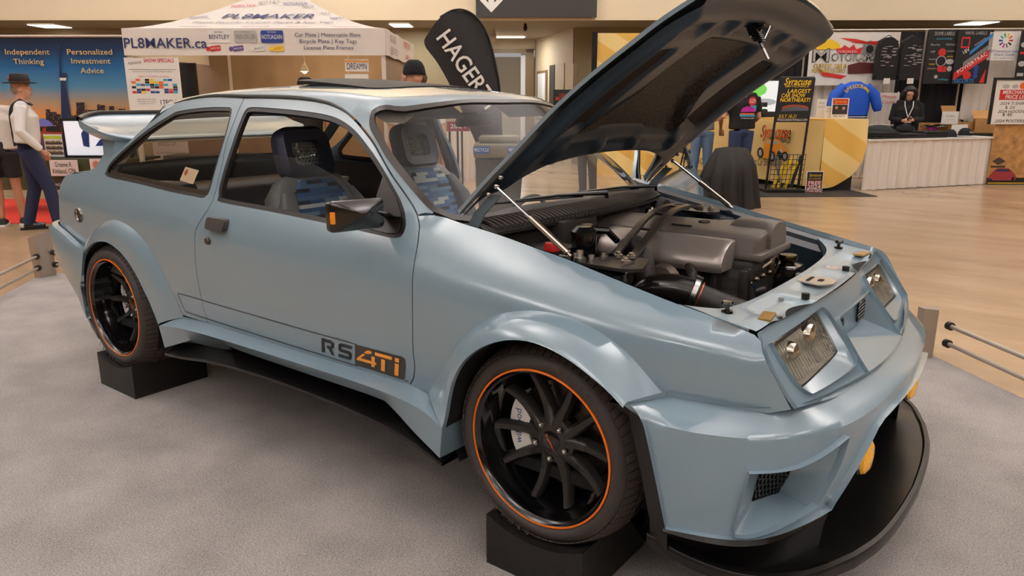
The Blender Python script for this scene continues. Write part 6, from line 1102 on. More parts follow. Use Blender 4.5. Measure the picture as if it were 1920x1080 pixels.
YCL, nt, b = nodes_of('yellow_print_cloth'); tc = nt.nodes.new('ShaderNodeTexCoord'); wv = nt.nodes.new('ShaderNodeTexWave'); wv.inputs['Scale'].default_value = .55; wv.inputs['Distortion'].default_value = 1.0; mp = nt.nodes.new('ShaderNodeMapping'); mp.inputs['Rotation'].default_value = (0, .9, 0); nt.links.new(tc.outputs['Object'], mp.inputs[0]); nt.links.new(mp.outputs[0], wv.inputs['Vector'])
rp = nt.nodes.new('ShaderNodeValToRGB'); rp.color_ramp.elements[0].position = .42; rp.color_ramp.elements[0].color = lin((222, 176, 84)) + (1,); rp.color_ramp.elements[1].position = .58; rp.color_ramp.elements[1].color = lin((234, 206, 136)) + (1,); nt.links.new(wv.outputs['Fac'], rp.inputs[0]); nt.links.new(rp.outputs[0], b.inputs['Base Color']); b.inputs['Roughness'].default_value = .7
D = 15.3; fn, w, h = quadpl(1115, 62, 1330, 345, D); m = MB(); cloth(m, fn, w, h, .02, 5); TH('yellow_drape', m, YCL, 'yellow striped drape hanging behind the raised bonnet', 'drape', None, 180)
fn, w, h = quadpl(1107, 60, 1117, 345, D - .1); m = MB(); cloth(m, fn, w, h, .02, 2, 20); TH('black_drape_strip', m, DRB, 'narrow black drape at the left edge of the yellow drape', 'drape', None, 180)
# ================================================================ right booth
D = 15.4
def hang(name, u0, v0, u1, v1, d, mt, label, cat, n=5, amp=.025, grp=None):
    fn, w, h = quadpl(u0, v0, u1, v1, d); m = MB(); cloth(m, fn, w, h, amp, n); return TH(name, m, mt, label, cat, grp, 180)
hang('black_drape', 1380, 64, 1520, 352, D, DRB, 'black drape behind the lit monitor and the framed poster rack', 'drape', 9)
hang('white_drape', 1512, 60, 1672, 352, D - .1, DRW, 'white drape behind the motor show banner', 'drape', 9)
hang('dark_drape', 1655, 60, 1812, 352, D, DRB, 'black drape behind the woman in black', 'drape', 10)
hang('pale_booth_drape', 1800, 58, 1990, 352, D - .1, DRW, 'white drape behind the price list', 'drape', 9)
m = MB(); m.tube([Q(1380, 58, D), Q(1990, 54, D)], .022, 8)
for u in (1512, 1738, 1812): a = Q(u, 56, D - .12); m.tube([a, (a.x, a.y, 0)], .02, 8)
TH('drape_frame', m, ALU, 'pale pipe frame carrying the drapes of the right booth', 'frame')
D = 15.0; fn, w, h = quadpl(1516, 62, 1664, 160, D); o = base('show_banner', 'white motor show banner with a yellow car and red flames', 'banner', pix(1590, 160, D)[0], D, pix(1590, 160, D)[1])
m = MB(); cloth(m, fn, w, h, .008, 3, 50); K('banner_cloth', m, WHITE, o, 180)
bp = lambda u, v: ((u - 1590) / 148 * w, (111 - v) / 98 * h)
shapes(o, 'red_flames', RED, fn, [[bp(*q) for q in L] for L in ([(1570, 71), (1600, 73), (1640, 82), (1600, 80)], [(1560, 84), (1575, 90), (1580, 84), (1590, 90), (1597, 83), (1603, 92), (1615, 88), (1612, 100), (1570, 100)], [(1532, 126), (1548, 135), (1590, 142), (1580, 148), (1545, 142)], [(1600, 80), (1650, 76), (1640, 84)])], .015)
shapes(o, 'yellow_car_print', YEL, fn, [[bp(*q) for q in [(1520, 88), (1530, 82), (1540, 75), (1556, 74), (1570, 82), (1574, 90), (1560, 92), (1520, 93)]]], .016); shapes(o, 'dark_car_print', pm('print_wine', (84, 26, 26)), fn, [[bp(*q) for q in [(1590, 122), (1612, 116), (1640, 118), (1655, 126), (1650, 137), (1592, 138)]]], .016)
shapes(o, 'wheel_print', GRYP, fn, [[bp(1628 + a, 92 + b) for a, b in ell(0, 0, 14, 16)]], .014); shapes(o, 'wheel_hub_print', BLK, fn, [[bp(1628 + a, 92 + b) for a, b in ell(0, 0, 7, 8)]], .016)
LT(o, 'lettering_black', BLK, fn, [('M', .36, *bp(1538, 105), w * .22, dict(bold=.004)), ('OTORAMA', .2, *bp(1602, 108), w * .60, dict(bold=.003)), ('CUSTOM CAR &', .12, *bp(1556, 124), w * .42, dict(shear=.2)), ('MOTORSPORTS EXPO', .1, *bp(1554, 133), w * .42, dict(shear=.2))], .018); LT(o, 'lettering_silver', SILV, fn, [('M', .33, *bp(1538, 105), w * .2), ('OTORAMA', .17, *bp(1602, 108), w * .58)], .022); LT(o, 'lettering_gold', YEL, fn, [('CUSTOM CAR &', .11, *bp(1556, 124), w * .40, dict(shear=.2)), ('MOTORSPORTS EXPO', .09, *bp(1554, 133), w * .40, dict(shear=.2))], .022); LT(o, 'lettering_white', WHITE, fn, [('TORONTO', .06, *bp(1586, 97), w * .24)], .022)
# hoodies on hangers
def hoodie(u, lab, seed):
    D = 14.72; s, z0 = pix(u, 150, D); zt = pix(u, 70, D)[1]; H = zt - z0; o = base('hooded_sweatshirt', lab, 'hoodie', s, D, z0, None, 'hanging hoodies'); f = plane(s, D, z0); m = MB()
    bl = spl([(-.19, 0), (.19, 0), (.19, H * .5), (.17, H * .84), (.09, H * .97), (0, H), (-.09, H * .97), (-.17, H * .84), (-.19, H * .5)], 3, 40, True); m.prism(bl, -.10, .05, lambda a, b, c: f(a, b, c)); 
    for sg in (-1, 1): m.tube([f(sg * .145, H * .84, 0), f(sg * .17, H * .5, 0), f(sg * .18, H * .08, 0)], [.05, .05, .04], 10)
    K('garment', m, pm('hoodie_black', (24, 22, 23), .9), o, 60); rng = random.Random(seed); ps = []
    for _ in range(26): x, y = rng.uniform(-.15, .12), rng.uniform(H * .32, H * .80); ps.append(rct(x, y, x + rng.uniform(.03, .1), y + rng.uniform(.008, .02)))
    shapes(o, 'back_print', pm('print_ash', (150, 140, 138)), f, ps, .056); m = MB(); m.tube([f(-.2, H * .9, -.02), f(0, H + .04, -.02), f(.2, H * .9, -.02)], .008, 6); K('hanger', m, TBLK, o); m = MB(); sheet(m, lambda a, b, c=0: f(a + .02, b - .02, c + .06), .12, .10, .003); K('price_tag', m, WHITE, o, 0)
hoodie(1658, 'black hooded sweatshirt hung directly right of the motor show banner', 1); hoodie(1702, 'black hooded sweatshirt hung above the head of the woman in black', 2)
def banner(u0, v0, u1, v1, d, mt, name, label): 
    fn, w, h = quadpl(u0, v0, u1, v1, d); o = base(name, label, 'banner', pix((u0 + u1) / 2, v1, d)[0], d, pix((u0 + u1) / 2, v1, d)[1]); m = MB(); sheet(m, fn, w, h, .01); K('banner_sheet', m, mt, o, 0); return o, fn, w, h
o, fn, w, h = banner(1736, 55, 1795, 157, 14.95, BLK, 'label_banner', 'black banner headed dome labels with rows of small logos')
LT(o, 'headline', SILV, fn, [('DOME LABELS', .09, 0, h * .42, w * .62)]); LT(o, 'blue_script', TEAL, fn, [('automobile', .05, 0, h * .33, w * .5, dict(shear=.3)), ('Infinity', .05, .08, -h * .42, w * .35, dict(shear=.3))]); LT(o, 'small_logos', SILV, fn, [('Borla', .05, -w * .25, h * .22, w * .28), ('FORTECH', .05, w * .24, h * .22, w * .3), ('HP', .06, -w * .3, h * .09, w * .14), ('PIONEER', .04, w * .27, h * .10, w * .24), ('TRIUMPH', .04, -w * .27, -h * .05, w * .26), ('ENDURO', .04, -w * .27, -h * .22, w * .26)]); LT(o, 'yellow_logos', YEL, fn, [('HYPE', .04, w * .27, 0, w * .2), ('VGPI', .04, -w * .28, -h * .14, w * .2)])
shapes(o, 'round_logos', RED, fn, [ell(0, h * .08, .075), ell(0, -h * .22, .06), rct(w * .06, -h * .28, w * .2, -h * .18)]); shapes(o, 'white_logos', SILV, fn, [ell(0, -h * .08, .10), ell(w * .28, -h * .09, .08, .05), ell(w * .3, -h * .22, .05), ell(-w * .1, -h * .37, .035)], .002); shapes(o, 'logo_centres', BLK, fn, [ell(0, -h * .08, .085), [(-.03, -h * .06), (.03, -h * .06), (0, -h * .12)]], .003)
o, fn, w, h = banner(1791, 55, 1857, 157, 14.9, BLK, 'stripe_banner', 'black banner with diagonal red and blue stripes headed vinyl labels'); dg = lambda x0, y0, x1, y1, t: [(x0, y0), (x1, y1), (x1, y1 - t), (x0, y0 - t)]
LT(o, 'headline', SILV, fn, [('VINYL LABELS', .08, 0, h * .43, w * .62)]); shapes(o, 'red_stripes', RED, fn, [dg(-w * .48, -h * .30, w * .45, h * .14, .14), rct(-w * .38, h * .16, -w * .14, h * .36), [(w * .28, -h * .48), (w * .42, -h * .48), (w * .42, -h * .22)]]); shapes(o, 'blue_stripes', pm('print_blue_bright', (40, 120, 190)), fn, [dg(-w * .1, h * .1, w * .48, h * .44, .07)]); shapes(o, 'grey_stripes', GRYP, fn, [dg(-w * .25, -h * .10, w * .4, h * .22, .09), dg(0, h * .22, w * .3, h * .36, .03)]); shapes(o, 'badge', RED, fn, [ell(-w * .1, -h * .34, .08), ], .003); shapes(o, 'black_inset', BLK, fn, [rct(-w * .35, h * .19, -w * .17, h * .33)], .003); LT(o, 'white_lettering', WHITE, fn, [('POWERTRAC', .1, 0, -h * .115, w * .92, dict(rot=.60)), ('18V', .1, -w * .22, h * .1, w * .2, dict(rot=.6))], .006); LT(o, 'blue_lettering', pm('print_blue_bright', (40, 120, 190)), fn, [('ESCORTS', .1, -w * .16, -h * .45, w * .55, dict(bold=.003))])
shapes(o, 'blue_rings', BLUE, fn, [ell(w * .14, -h * q, .045) for q in (.2, .28, .36)], .003)
o, fn, w, h = banner(1853, 60, 1916, 113, 14.9, WHITE, 'company_banner', 'small white banner with a colour-wheel logo above blue lettering'); 
for i in range(10): a = 2 * PI * i / 10; shapes(o, 'wheel_petal', [RED, ORG, YEL, GRN, TEAL, BLUE, PURP, MAG, GRYP, BLK][i], fn, [[(.06 * math.cos(a - .2), h * .2 + .06 * math.sin(a - .2)), (.135 * math.cos(a - .14), h * .2 + .135 * math.sin(a - .14)), (.135 * math.cos(a + .14), h * .2 + .135 * math.sin(a + .14)), (.06 * math.cos(a + .2), h * .2 + .06 * math.sin(a + .2))]])
LT(o, 'lettering', BLUE, fn, [('VGPI International Limited', .07, 0, -h * .18, w * .94), ('Ontario, Canada', .07, 0, -h * .30, w * .6), ('email: vgpi@mail.com', .03, 0, -h * .42, w * .6)])
o, fn, w, h = banner(1908, 58, 1985, 160, 14.8, BLK, 'edge_banner', 'black banner with small logos cut by the right frame edge'); shapes(o, 'logos', SILV, fn, [ell(-w * .38, h * .25, .07, .05), ell(-w * .38, -h * .1, .07, .05), rct(-w * .46, -h * .33, -w * .3, -h * .27)]); shapes(o, 'red_logos', RED, fn, [rct(-w * .46, h * .08, -w * .3, h * .12)])
# price list on a framed stand, brown poster board
o, fn, w, h = tcard(1862, 150, 1990, 233, 13.45, 'price_list', 'white merchandise price list in a black frame above the brown poster board', 'price list'); m = MB()
for a in (rct(-w / 2 - .04, -h / 2, -w / 2, h / 2 + .04), rct(-w / 2, h / 2, w / 2, h / 2 + .04)): m.prism(a, -.02, .02, lambda u, v, c: fn(u, v, c))
K('frame', m, BLK, o, 0); px_ = lambda u, v: ((u - 1926) / 128 * w, (191.5 - v) / 83 * h)
shapes(o, 'red_band', RED, fn, [rct(*px_(1872, 187), *px_(1985, 168))]); LT(o, 'band_lettering', WHITE, fn, [('MERCHANDISE', .09, *px_(1906, 173), w * .46, dict(bold=.004, shear=.15)), ('PRICE LIST', .09, *px_(1904, 182), w * .34, dict(bold=.004, shear=.15))], .006); LT(o, 'black_lettering', BLK, fn, [('2024 T-SHIRTS', .07, *px_(1903, 194), w * .44, dict(shear=.2)), ('$ 20', .07, *px_(1895, 201.5), w * .14), ('2024 HOODIES', .07, *px_(1901, 209), w * .44, dict(shear=.2)), ('$ 45', .07, *px_(1892, 215), w * .14), ('2024 POSTERS', .07, *px_(1898, 227), w * .44, dict(shear=.2))]); shapes(o, 'small_logos', ORG, fn, [[px_(1913 + a, 161 + b) for a, b in ell(0, 0, 6, 6)]]); shapes(o, 'faint_logos', SILV, fn, [[px_(1882 + a, 162 + b) for a, b in ell(0, 0, 7, 4)], [px_(1899 + a, 162 + b) for a, b in ell(0, 0, 6, 4)]])
MAPM = mat('brown_print', (178, 132, 78), .6, noise=.75, nscale=9)
o, fn, w, h = tcard(1857, 232, 1990, 346, 13.5, 'poster_board', 'tall brown map-like poster board with a red car at its foot', 'poster', MAPM); q_ = lambda u, v: ((u - 1923.5) / 133 * w, (289 - v) / 114 * h)
shapes(o, 'road_strip', BLK, fn, [rct(*q_(1857, 346), *q_(1990, 333))]); shapes(o, 'road_line', YEL, fn, [rct(*q_(1860, 344), *q_(1940, 342.5))], .004); shapes(o, 'car_print', pm('print_wine_red', (150, 50, 56)), fn, [[q_(*p) for p in [(1860, 330), (1866, 322), (1874, 315), (1896, 315), (1904, 322), (1912, 330), (1911, 338), (1861, 338)]]], .003); shapes(o, 'car_window', pm('print_dusk', (40, 44, 78)), fn, [[q_(*p) for p in [(1869, 321), (1876, 316.5), (1895, 316.5), (1900, 321)]]], .005); shapes(o, 'car_wheels', BLK, fn, [[q_(1906 + a, 337 + b) for a, b in ell(0, 0, 3, 6)], [q_(1864 + a, 338 + b) for a, b in ell(0, 0, 3, 4)]], .006); shapes(o, 'diamond_logo', pm('print_dark', (70, 52, 44)), fn, [[q_(*p) for p in [(1862, 302), (1874, 294), (1888, 302), (1874, 309)]], rct(*q_(1861, 314), *q_(1888, 310))], .003)
# white skirted table and what stands on it
A, B = (5.86, 12.55), (8.60, 13.55); zt = .845; o = base('skirted_table', 'long table with a pleated white skirt in front of the woman in black', 'table', (A[0] + B[0]) / 2, (A[1] + B[1]) / 2, 0)
yw = math.atan2(B[1] - A[1], B[0] - A[0]); L = math.hypot(B[0] - A[0], B[1] - A[1]); pl = plane((A[0] + B[0]) / 2, (A[1] + B[1]) / 2, zt / 2, yw)
m = MB(); cloth(m, pl, L, zt - .02, .022, 13, 220, 6); K('skirt', m, pm('skirt_white', (226, 218, 208), .8), o, 180)
m = MB(); v = [pl(a, zt / 2, c) for a, c in ((-L / 2, .03), (L / 2, .03), (L / 2, -.6), (-L / 2, -.6))]; v2 = [p - Vector((0, 0, .03)) for p in v]; m.add(v + v2, [(0, 1, 2, 3), (0, 4, 5, 1), (1, 5, 6, 2), (2, 6, 7, 3), (3, 7, 4, 0), (7, 6, 5, 4)]); K('table_top', m, WHITE, o, 0)
for a in (-L / 2 + .1, L / 2 - .1):
    m = MB(); p = pl(a, zt / 2 - .03, -.5); m.tube([p, (p.x, p.y, 0)], .015, 8); K('leg', m, ALU, o)
tb = lambda a, back, z=0.: pl(a, zt / 2 + z, -back)
TEE = pm('tee_black', (22, 20, 21), .9)
for i, (a, w_, lab) in enumerate(((-1.02, .62, 'folded black tee shirts at the left end of the white table'), (-.42, .62, 'folded black tee shirts in front of the woman in black'), (.12, .5, 'folded black shirts left of the black caps'))):
    o = base('folded_shirts', lab, 'shirts', 0, 0, 0, None, 'folded shirts'); r = Matrix.Rotation(HROT + yw, 3, 'Z'); m = MB()
    for k in range(3 - i % 2): m.box(tb(a + .01 * k, .22, .022 + .034 * k), (w_ - .03 * k, .40, .036), r, bev=.015)
    K('shirt_stack', m, TEE, o); m = MB(); [m.box(tb(a + q, .08, .098 - .034 * (i % 2)), (.10, .05, .006), r) for q in (-.18, .0, .15)]; K('shirt_print', m, pm('print_ash', (150, 140, 138)), o)
def cap(a, back, lab, z=0., tw=0.):
    c = tb(a, back, z); o = base('baseball_cap', lab, 'cap', 0, 0, 0, None, 'caps on the white table'); m = MB(); m.lathe([(.0, .135), (.05, .13), (.09, .10), (.115, .05), (.12, 0)], (0, 0, 0), 'z', 20); m.xf(Matrix.Translation(c) @ Matrix.Rotation(HROT + tw, 4, 'Z')); K('crown', m, TEE, o, 60)
    m = MB(); M = Matrix.Translation(c) @ Matrix.Rotation(HROT + tw, 4, 'Z'); m.loft([[tuple(M @ Vector((.12 * math.cos(t), -.12 * math.sin(t), .012))) for t in np.linspace(.35, PI - .35, 9)], [tuple(M @ Vector((.13 * math.cos(t), -.12 * math.sin(t) - .10 * math.sin(t), -.0 + .015 * math.sin(t)))) for t in np.linspace(.35, PI - .35, 9)]]); K('peak', m, TEE, o, 60)
    LT(o, 'cap_lettering', WHITE, lambda u, v, h: M @ Vector((u, -.118 + .35 * (v - .05) * 0 - h - abs(u) * 0 + .1 * u * u * 40 * .1, v)), [('TRACK', .05, 0, .06, .12)], .006)
cap(.60, .20, 'black cap left of the lettered cap on the white table', .0, .9); cap(.92, .16, 'black cap with white lettering on the right end of the table', .02, .35)
m = MB(); m.box(tb(1.12, .45, .10), (.34, .05, .20), Matrix.Rotation(HROT + yw, 3, 'Z')); TH('leaning_card', m, WHITE, 'pale card leaning behind the black caps', 'card')
# back table with boxes behind the woman
BOXM = mat('cardboard', (186, 138, 84), .85, noise=.08, nscale=12); D = 14.75
sa, zb = pix(1748, 232, D); sb, _ = pix(1862, 232, D); zb = .93; o = base('back_table', 'dark table carrying boxes behind the black caps', 'table', (sa + sb) / 2, D, 0); m = MB(); m.prism([(sa - .15, D - .3), (sb, D - .3), (sb, D + .4), (sa - .15, D + .4)], zb - .1, zb - .06, lambda u, v, h: W(u, v, h)); K('table_top', m, pm('cloth_dark', (44, 44, 34), .8), o, 0); m = MB(); m.prism([(sa - .15, D - .28), (sb, D - .28), (sb, D - .26), (sa - .15, D - .26)], 0, zb - .1, lambda u, v, h: W(u, v, h)); K('cloth_front', m, pm('cloth_dark', (44, 44, 34), .8), o, 0)
def obox(u, dd, wx, dy, hz, lab, lid=None, yaw=0.):
    s, _ = pix(u, 230, D); z = zb - .06; c = W(s, D + dd, z); M = Matrix.Translation(c) @ Matrix.Rotation(HROT + yaw, 4, 'Z'); o = base('cardboard_box', lab, 'box', s, D + dd, z, None, 'boxes on the back table'); m = MB(); t = .008
    for cc, sz in (((0, 0, t / 2), (wx, dy, t)), ((0, -dy / 2, hz / 2), (wx, t, hz)), ((0, dy / 2, hz / 2), (wx, t, hz)), ((-wx / 2, 0, hz / 2), (t, dy, hz)), ((wx / 2, 0, hz / 2), (t, dy, hz))): m.box(cc, sz)
    m.xf(M); K('box_body', m, BOXM, o)
    if lid: m = MB(); m.box((0, 0, .16), (wx, .01, .32)); m.xf(M @ Matrix.Translation((0, dy / 2, hz)) @ Matrix.Rotation(lid, 4, 'X') @ Matrix.Rotation(.0, 4, 'Y')); K('box_flap', m, BOXM, o)
obox(1758, .0, .50, .4, .18, 'low open cardboard box below the chrome hubcap'); obox(1808, .1, .46, .40, .20, 'open cardboard box with its lid raised behind the caps', -.35, .5); obox(1846, -.05, .40, .36, .26, 'cardboard box with spread flaps left of the price list', -1.1, -.4)
m = MB(); m.lathe([(0, .06), (.08, .055), (.15, .03), (.22, .01), (.24, .0), (.24, -.015)], W(pix(1748, 228, D)[0], D - .1, pix(1748, 236, D)[1]), 'z', 32); TH('hubcap', m, CHROME, 'shiny silver hubcap on the box right of the woman', 'hubcap')
m = MB(); m.lathe([(0, .05), (.08, .045), (.15, .02), (.19, .0), (.19, -.015)], W(pix(1822, 220, D)[0], D + .15, pix(1822, 228, D)[1]), 'z', 32); TH('hubcap', m, CHROME, 'silver hubcap lying in the box with the raised lid', 'hubcap')
o, fn, w, h = tcard(1766, 209, 1797, 233, D - .28, 'paper_sign', 'small white paper sign standing between hubcap and boxes', 'sign'); LT(o, 'print', GRYP, fn, [('ESTD SERIES', .04, 0, .03, w * .5), ('printed in house', .02, 0, -.03, w * .5)])
m = MB(); m.box(W(pix(1738, 238, D)[0], D - .2, pix(1738, 240, D)[1]), (.16, .1, .05), Matrix.Rotation(HROT, 3, 'Z')); TH('pink_box', m, MAG, 'small pink box right of the woman in black', 'box')
D = 14.3; s, z = pix(1663, 236, D); o = base('folding_chair', 'white folding chair with red lettering left of the woman', 'chair', s, D, 0); f = plane(s, D, z)
m = MB(); [m.tube([f(q * .22, -z + .0, 0), f(q * .2, .62, -.12)], .013, 8) for q in (-1, 1)]; [m.tube([f(q * .22, -z, -.4), f(q * .21, .02, -.05)], .013, 8) for q in (-1, 1)]; K('chair_frame', m, WHP, o); m = MB(); sheet(m, lambda a, b, c=0: f(a, b + .48, c - .08), .42, .24, .02); K('backrest', m, WHP, o, 0); m = MB(); m.add([f(-.2, .02, .0), f(.2, .02, .0), f(.2, .02, -.38), f(-.2, .02, -.38), f(-.2, -.01, .0), f(.2, -.01, .0), f(.2, -.01, -.38), f(-.2, -.01, -.38)], [(0, 1, 2, 3), (4, 7, 6, 5), (0, 4, 5, 1)]); K('seat', m, WHP, o, 0); LT(o, 'chair_lettering', RED, lambda a, b, c=0: f(a, b + .48, c - .06), [('Moose', .08, 0, .05, .26, dict(shear=.2)), ('Country', .08, .02, -.05, .3, dict(shear=.2))])
m = MB(); m.ball(W(pix(1648, 245, 13.6)[0], 13.6, .93), (.26, .2, .12), 20, 10); TH('dark_bag', m, pm('bag_green', (34, 40, 38), .9), 'dark green rounded bag behind the left end of the white table', 'bag')
# blue jacket shown from behind
D = 13.95; s, z0 = pix(1597, 222, D); zt = pix(1597, 153, D)[1]; H = zt - z0; o = base('blue_jacket', 'bright blue jacket with yellow arched lettering on a stand', 'jacket', s, D, z0); f = plane(s, D, z0); JB = pm('jacket_blue', (22, 82, 190), .75)
m = MB(); m.loft([[f(a * k_, b, c) for a, c in ((-.30, 0), (-.2, .09), (0, .12), (.2, .09), (.30, 0), (.2, -.1), (-.2, -.1), (-.30, 0))] for b, k_ in ((.05, .92), (.2, 1.0), (H * .7, 1.0), (H * .9, .75), (H * .99, .35), (H, .2))])
for sg in (-1, 1): m.tube([f(sg * .20, H * .86, 0), f(sg * .36, H * .62, .02), f(sg * .42, H * .3, .04), f(sg * .43, H * .2, .05)], [.09, .10, .085, .06], 12)
K('jacket_body', m, JB, o, 60); m = MB(); m.loft([[f(a * .93, b, c * 1.03) for a, c in ((-.30, 0), (-.2, .09), (0, .12), (.2, .09), (.30, 0), (.2, -.1), (-.2, -.1), (-.30, 0))] for b in (.0, .06)]); K('hem_band', m, pm('hem_navy', (26, 40, 90), .8), o); m = MB(); m.loft([[f(a * .94, b, c * 1.05) for a, c in ((-.30, 0), (-.2, .09), (0, .12), (.2, .09), (.30, 0))] for b in (.022, .036)]); K('hem_stripe', m, WHITE, o)
m = MB()
for i, ch in enumerate('SPEEDORAMA'):
    q = (i - 4.5) / 4.5; a = q * .95; text(m, ch, .085, lambda u, v, c: f(u, v, .128 + c - .16 * abs(u)), .24 * math.sin(a), H * .58 + .22 * math.cos(a) - .03, None, rot=-a, bold=.004)
K('jacket_lettering', m, YEL, o, 0); m = MB(); m.tube([f(0, H * .5, -.05), f(0, -.62, -.05)], .02, 8); K('stand', m, TBLK, o)
# yellow sponsor counter, poster rack, leaflets
A, B, C_ = (3.55, 14.9), (5.10, 12.45), (5.79, 12.42); zt = 1.17; o = base('sponsor_counter', 'counter draped in yellow printed cloth behind the poster rack', 'counter', 5.0, 13.2, 0)
def seg(p, q, n): return [(p[0] + (q[0] - p[0]) * i / n, p[1] + (q[1] - p[1]) * i / n) for i in range(n + 1)]
s1 = seg(A, B, 24); s2 = seg(B, C_, 16); m = MB()
m.loft([[W(s - .02 * math.sin(i * .8) * (1 - k), d - .03 * math.sin(i * .7) * (1 - k), .05 + .12 * (1 - i / 24) + (zt - .05 - .12 * (1 - i / 24)) * k) for i, (s, d) in enumerate(s1)] for k in np.linspace(0, 1, 7)]); K('counter_cloth_front', m, pm('yellow_cloth_pale', (228, 196, 128), .7), o, 60)
low = lambda i: .05 + .62 * (1 - math.sqrt(max(0, 1 - (i / 16) ** 2))) + .3 * max(0, i / 16 - .75)
m = MB(); m.loft([[W(s, d - .04 * math.sin(i * .5) * (1 - k), low(i) + (zt - low(i)) * k) for i, (s, d) in enumerate(s2)] for k in np.linspace(0, 1, 7)]); K('counter_cloth_side', m, YCL, o, 60)
m = MB(); m.prism([A, B, C_, (5.5, 13.4), (4.4, 15.0)], zt - .02, zt + .005, lambda u, v, h: W(u, v, h)); K('counter_top', m, YCL, o, 0); m = MB(); m.prism([(4.2, 14.6), (5.2, 12.7), (5.7, 12.6), (5.4, 13.3), (4.5, 14.8)], .012, zt - .03, lambda u, v, h: W(u, v, h)); K('counter_base', m, BLK, o, 0)
zt2 = zt + .005; dx, dy = B[0] - A[0], B[1] - A[1]; LL = math.hypot(dx, dy); nx, ny = dy / LL, -dx / LL
if ny > 0: nx, ny = -nx, -ny
cf = lambda u, v, h=0.: W(A[0] + dx * u / LL + nx * (.05 + h), A[1] + dy * u / LL + ny * (.05 + h), v)
def cpt(u, v):    # where a sight line meets the cloth front
    lo, hi = 0., 1.3
    for _ in range(40):
        mid = (lo + hi) / 2; s, z = pix(u, v, A[1] + dy * mid)
        if s > A[0] + dx * mid: lo = mid
        else: hi = mid
    return lo * LL, pix(u, v, A[1] + dy * lo)[1]
a0, z0_ = cpt(1452, 258); LT(o, 'cloth_script', BLK, cf, [('Syracuse', .30, *cpt(1457, 248), cpt(1487, 250)[0] - cpt(1430, 250)[0], dict(shear=.35, bold=.012)), ('NATIONALS', .13, *cpt(1466, 263), cpt(1482, 262)[0] - cpt(1444, 262)[0], dict(bold=.006))], .006); LT(o, 'cloth_script_orange', ORG, cf, [('Syracuse', .29, *cpt(1457, 248), cpt(1485, 250)[0] - cpt(1432, 250)[0], dict(shear=.35, bold=.004))], .010); LT(o, 'cloth_slogan', BLK, cf, [('Largest Car Show In The Northeast!', .18, *cpt(1452, 306), cpt(1502, 310)[0] - cpt(1404, 300)[0]), ('HOW IN THE NORTHEAST', .18, *cpt(1312, 302), .9)], .006)
shapes(o, 'hot_rod_body', pm('print_amber', (226, 146, 40)), cf, [[cpt(*p) for p in [(1434, 290), (1436, 268), (1446, 261), (1462, 261), (1470, 268), (1474, 276), (1480, 282), (1479, 294), (1452, 297), (1434, 296)]]], .008); shapes(o, 'hot_rod_wheels', BLK, cf, [[cpt(cx + a, cy + b) for a, b in ell(0, 0, rx, ry)] for cx, cy, rx, ry in ((1430, 286, 6, 10), (1452, 293, 6, 10), (1476, 293, 6, 9), (1466, 290, 5, 8))], .011); shapes(o, 'hot_rod_details', SILV, cf, [[cpt(cx + a, cy + b) for a, b in ell(0, 0, rx, ry)] for cx, cy, rx, ry in ((1430, 286, 3, 6), (1452, 293, 3, 6), (1476, 293, 3, 5), (1469, 282, 2.5, 4))] + [[cpt(*p) for p in [(1440, 268), (1447, 264), (1461, 264), (1466, 270)]]], .014)
D = 12.35; sL, zT = pix(1464, 146, D); sR, _ = pix(1527, 146, D); zT = pix(1495, 146, D)[1]; o = base('poster_rack', 'black two-post rack holding a framed poster above a wire basket', 'rack', (sL + sR) / 2, D, 0)
f = lambda u, v, h=0.: W((sL + sR) / 2 - .1 * (1 - v / zT) + u, D - h, v); w = sR - sL
m = MB(); [m.tube([f(q * w / 2, .02), f(q * w / 2, zT)], .02, 8) for q in (-1, 1)]; m.tube([f(-w / 2, zT), f(w / 2, zT)], .02, 8); K('rack_posts', m, TBLK, o); m = MB(); m.box(f(0, .032), (w + .1, .4, .04), Matrix.Rotation(HROT, 3, 'Z')); K('rack_base', m, TBLK, o)
z1 = pix(1495, 229, D)[1]; hc = (zT + z1) / 2; ph = zT - z1; g = lambda a, b, c=0.: f(a, hc + b, c + .02); m = MB(); sheet(m, g, w, ph, .03); K('framed_poster', m, BLK, o, 0)
LT(o, 'poster_yellow', YEL, g, [('Syracuse', .15, 0, ph * .41, w * .80, dict(shear=.3, bold=.003)), ('NATIONALS', .05, 0, ph * .31, w * .7), ('LARGEST', .085, .04, ph * .20, w * .70, dict(bold=.003, shear=.15)), ('CAR SHOW', .085, -.04, ph * .10, w * .72, dict(bold=.003, shear=.15)), ('NORTHEAST!', .085, 0, .0, w * .9, dict(bold=.003, shear=.15)), ('JULY 18-21', .08, -.08, -ph * .37, w * .55, dict(shear=.2))], .004); LT(o, 'poster_white', WHITE, g, [('SYRACUSENATIONALS.COM', .05, 0, -ph * .45, w * .9)], .004); shapes(o, 'poster_glow', pm('print_ember', (150, 66, 22)), g, [ell(.02, -ph * .17, w * .40, ph * .07)], .003); shapes(o, 'poster_car', pm('print_steel', (84, 90, 100)), g, [[(-.2, -ph * .22), (-.1, -ph * .17), (.0, -ph * .14), (.12, -ph * .15), (.24, -ph * .20), (.24, -ph * .24), (-.2, -ph * .25)]], .005)
m = MB(); zb0, zb1 = .06, .62
for i in range(9): m.tube([f(-w / 2 + w * i / 8, zb0, .12), f(-w / 2 + w * i / 8, zb1, .12)], .005, 5)
for j in range(8): m.tube([f(-w / 2, zb0 + (zb1 - zb0) * j / 7, .12), f(w / 2, zb0 + (zb1 - zb0) * j / 7, .12)], .005, 5)
for q in (-1, 1): m.tube([f(q * w / 2, zb1, 0), f(q * w / 2, zb1, .12)], .005, 5); m.tube([f(q * w / 2, zb0, 0), f(q * w / 2, zb0, .12)], .005, 5)
K('wire_basket', m, TBLK, o)
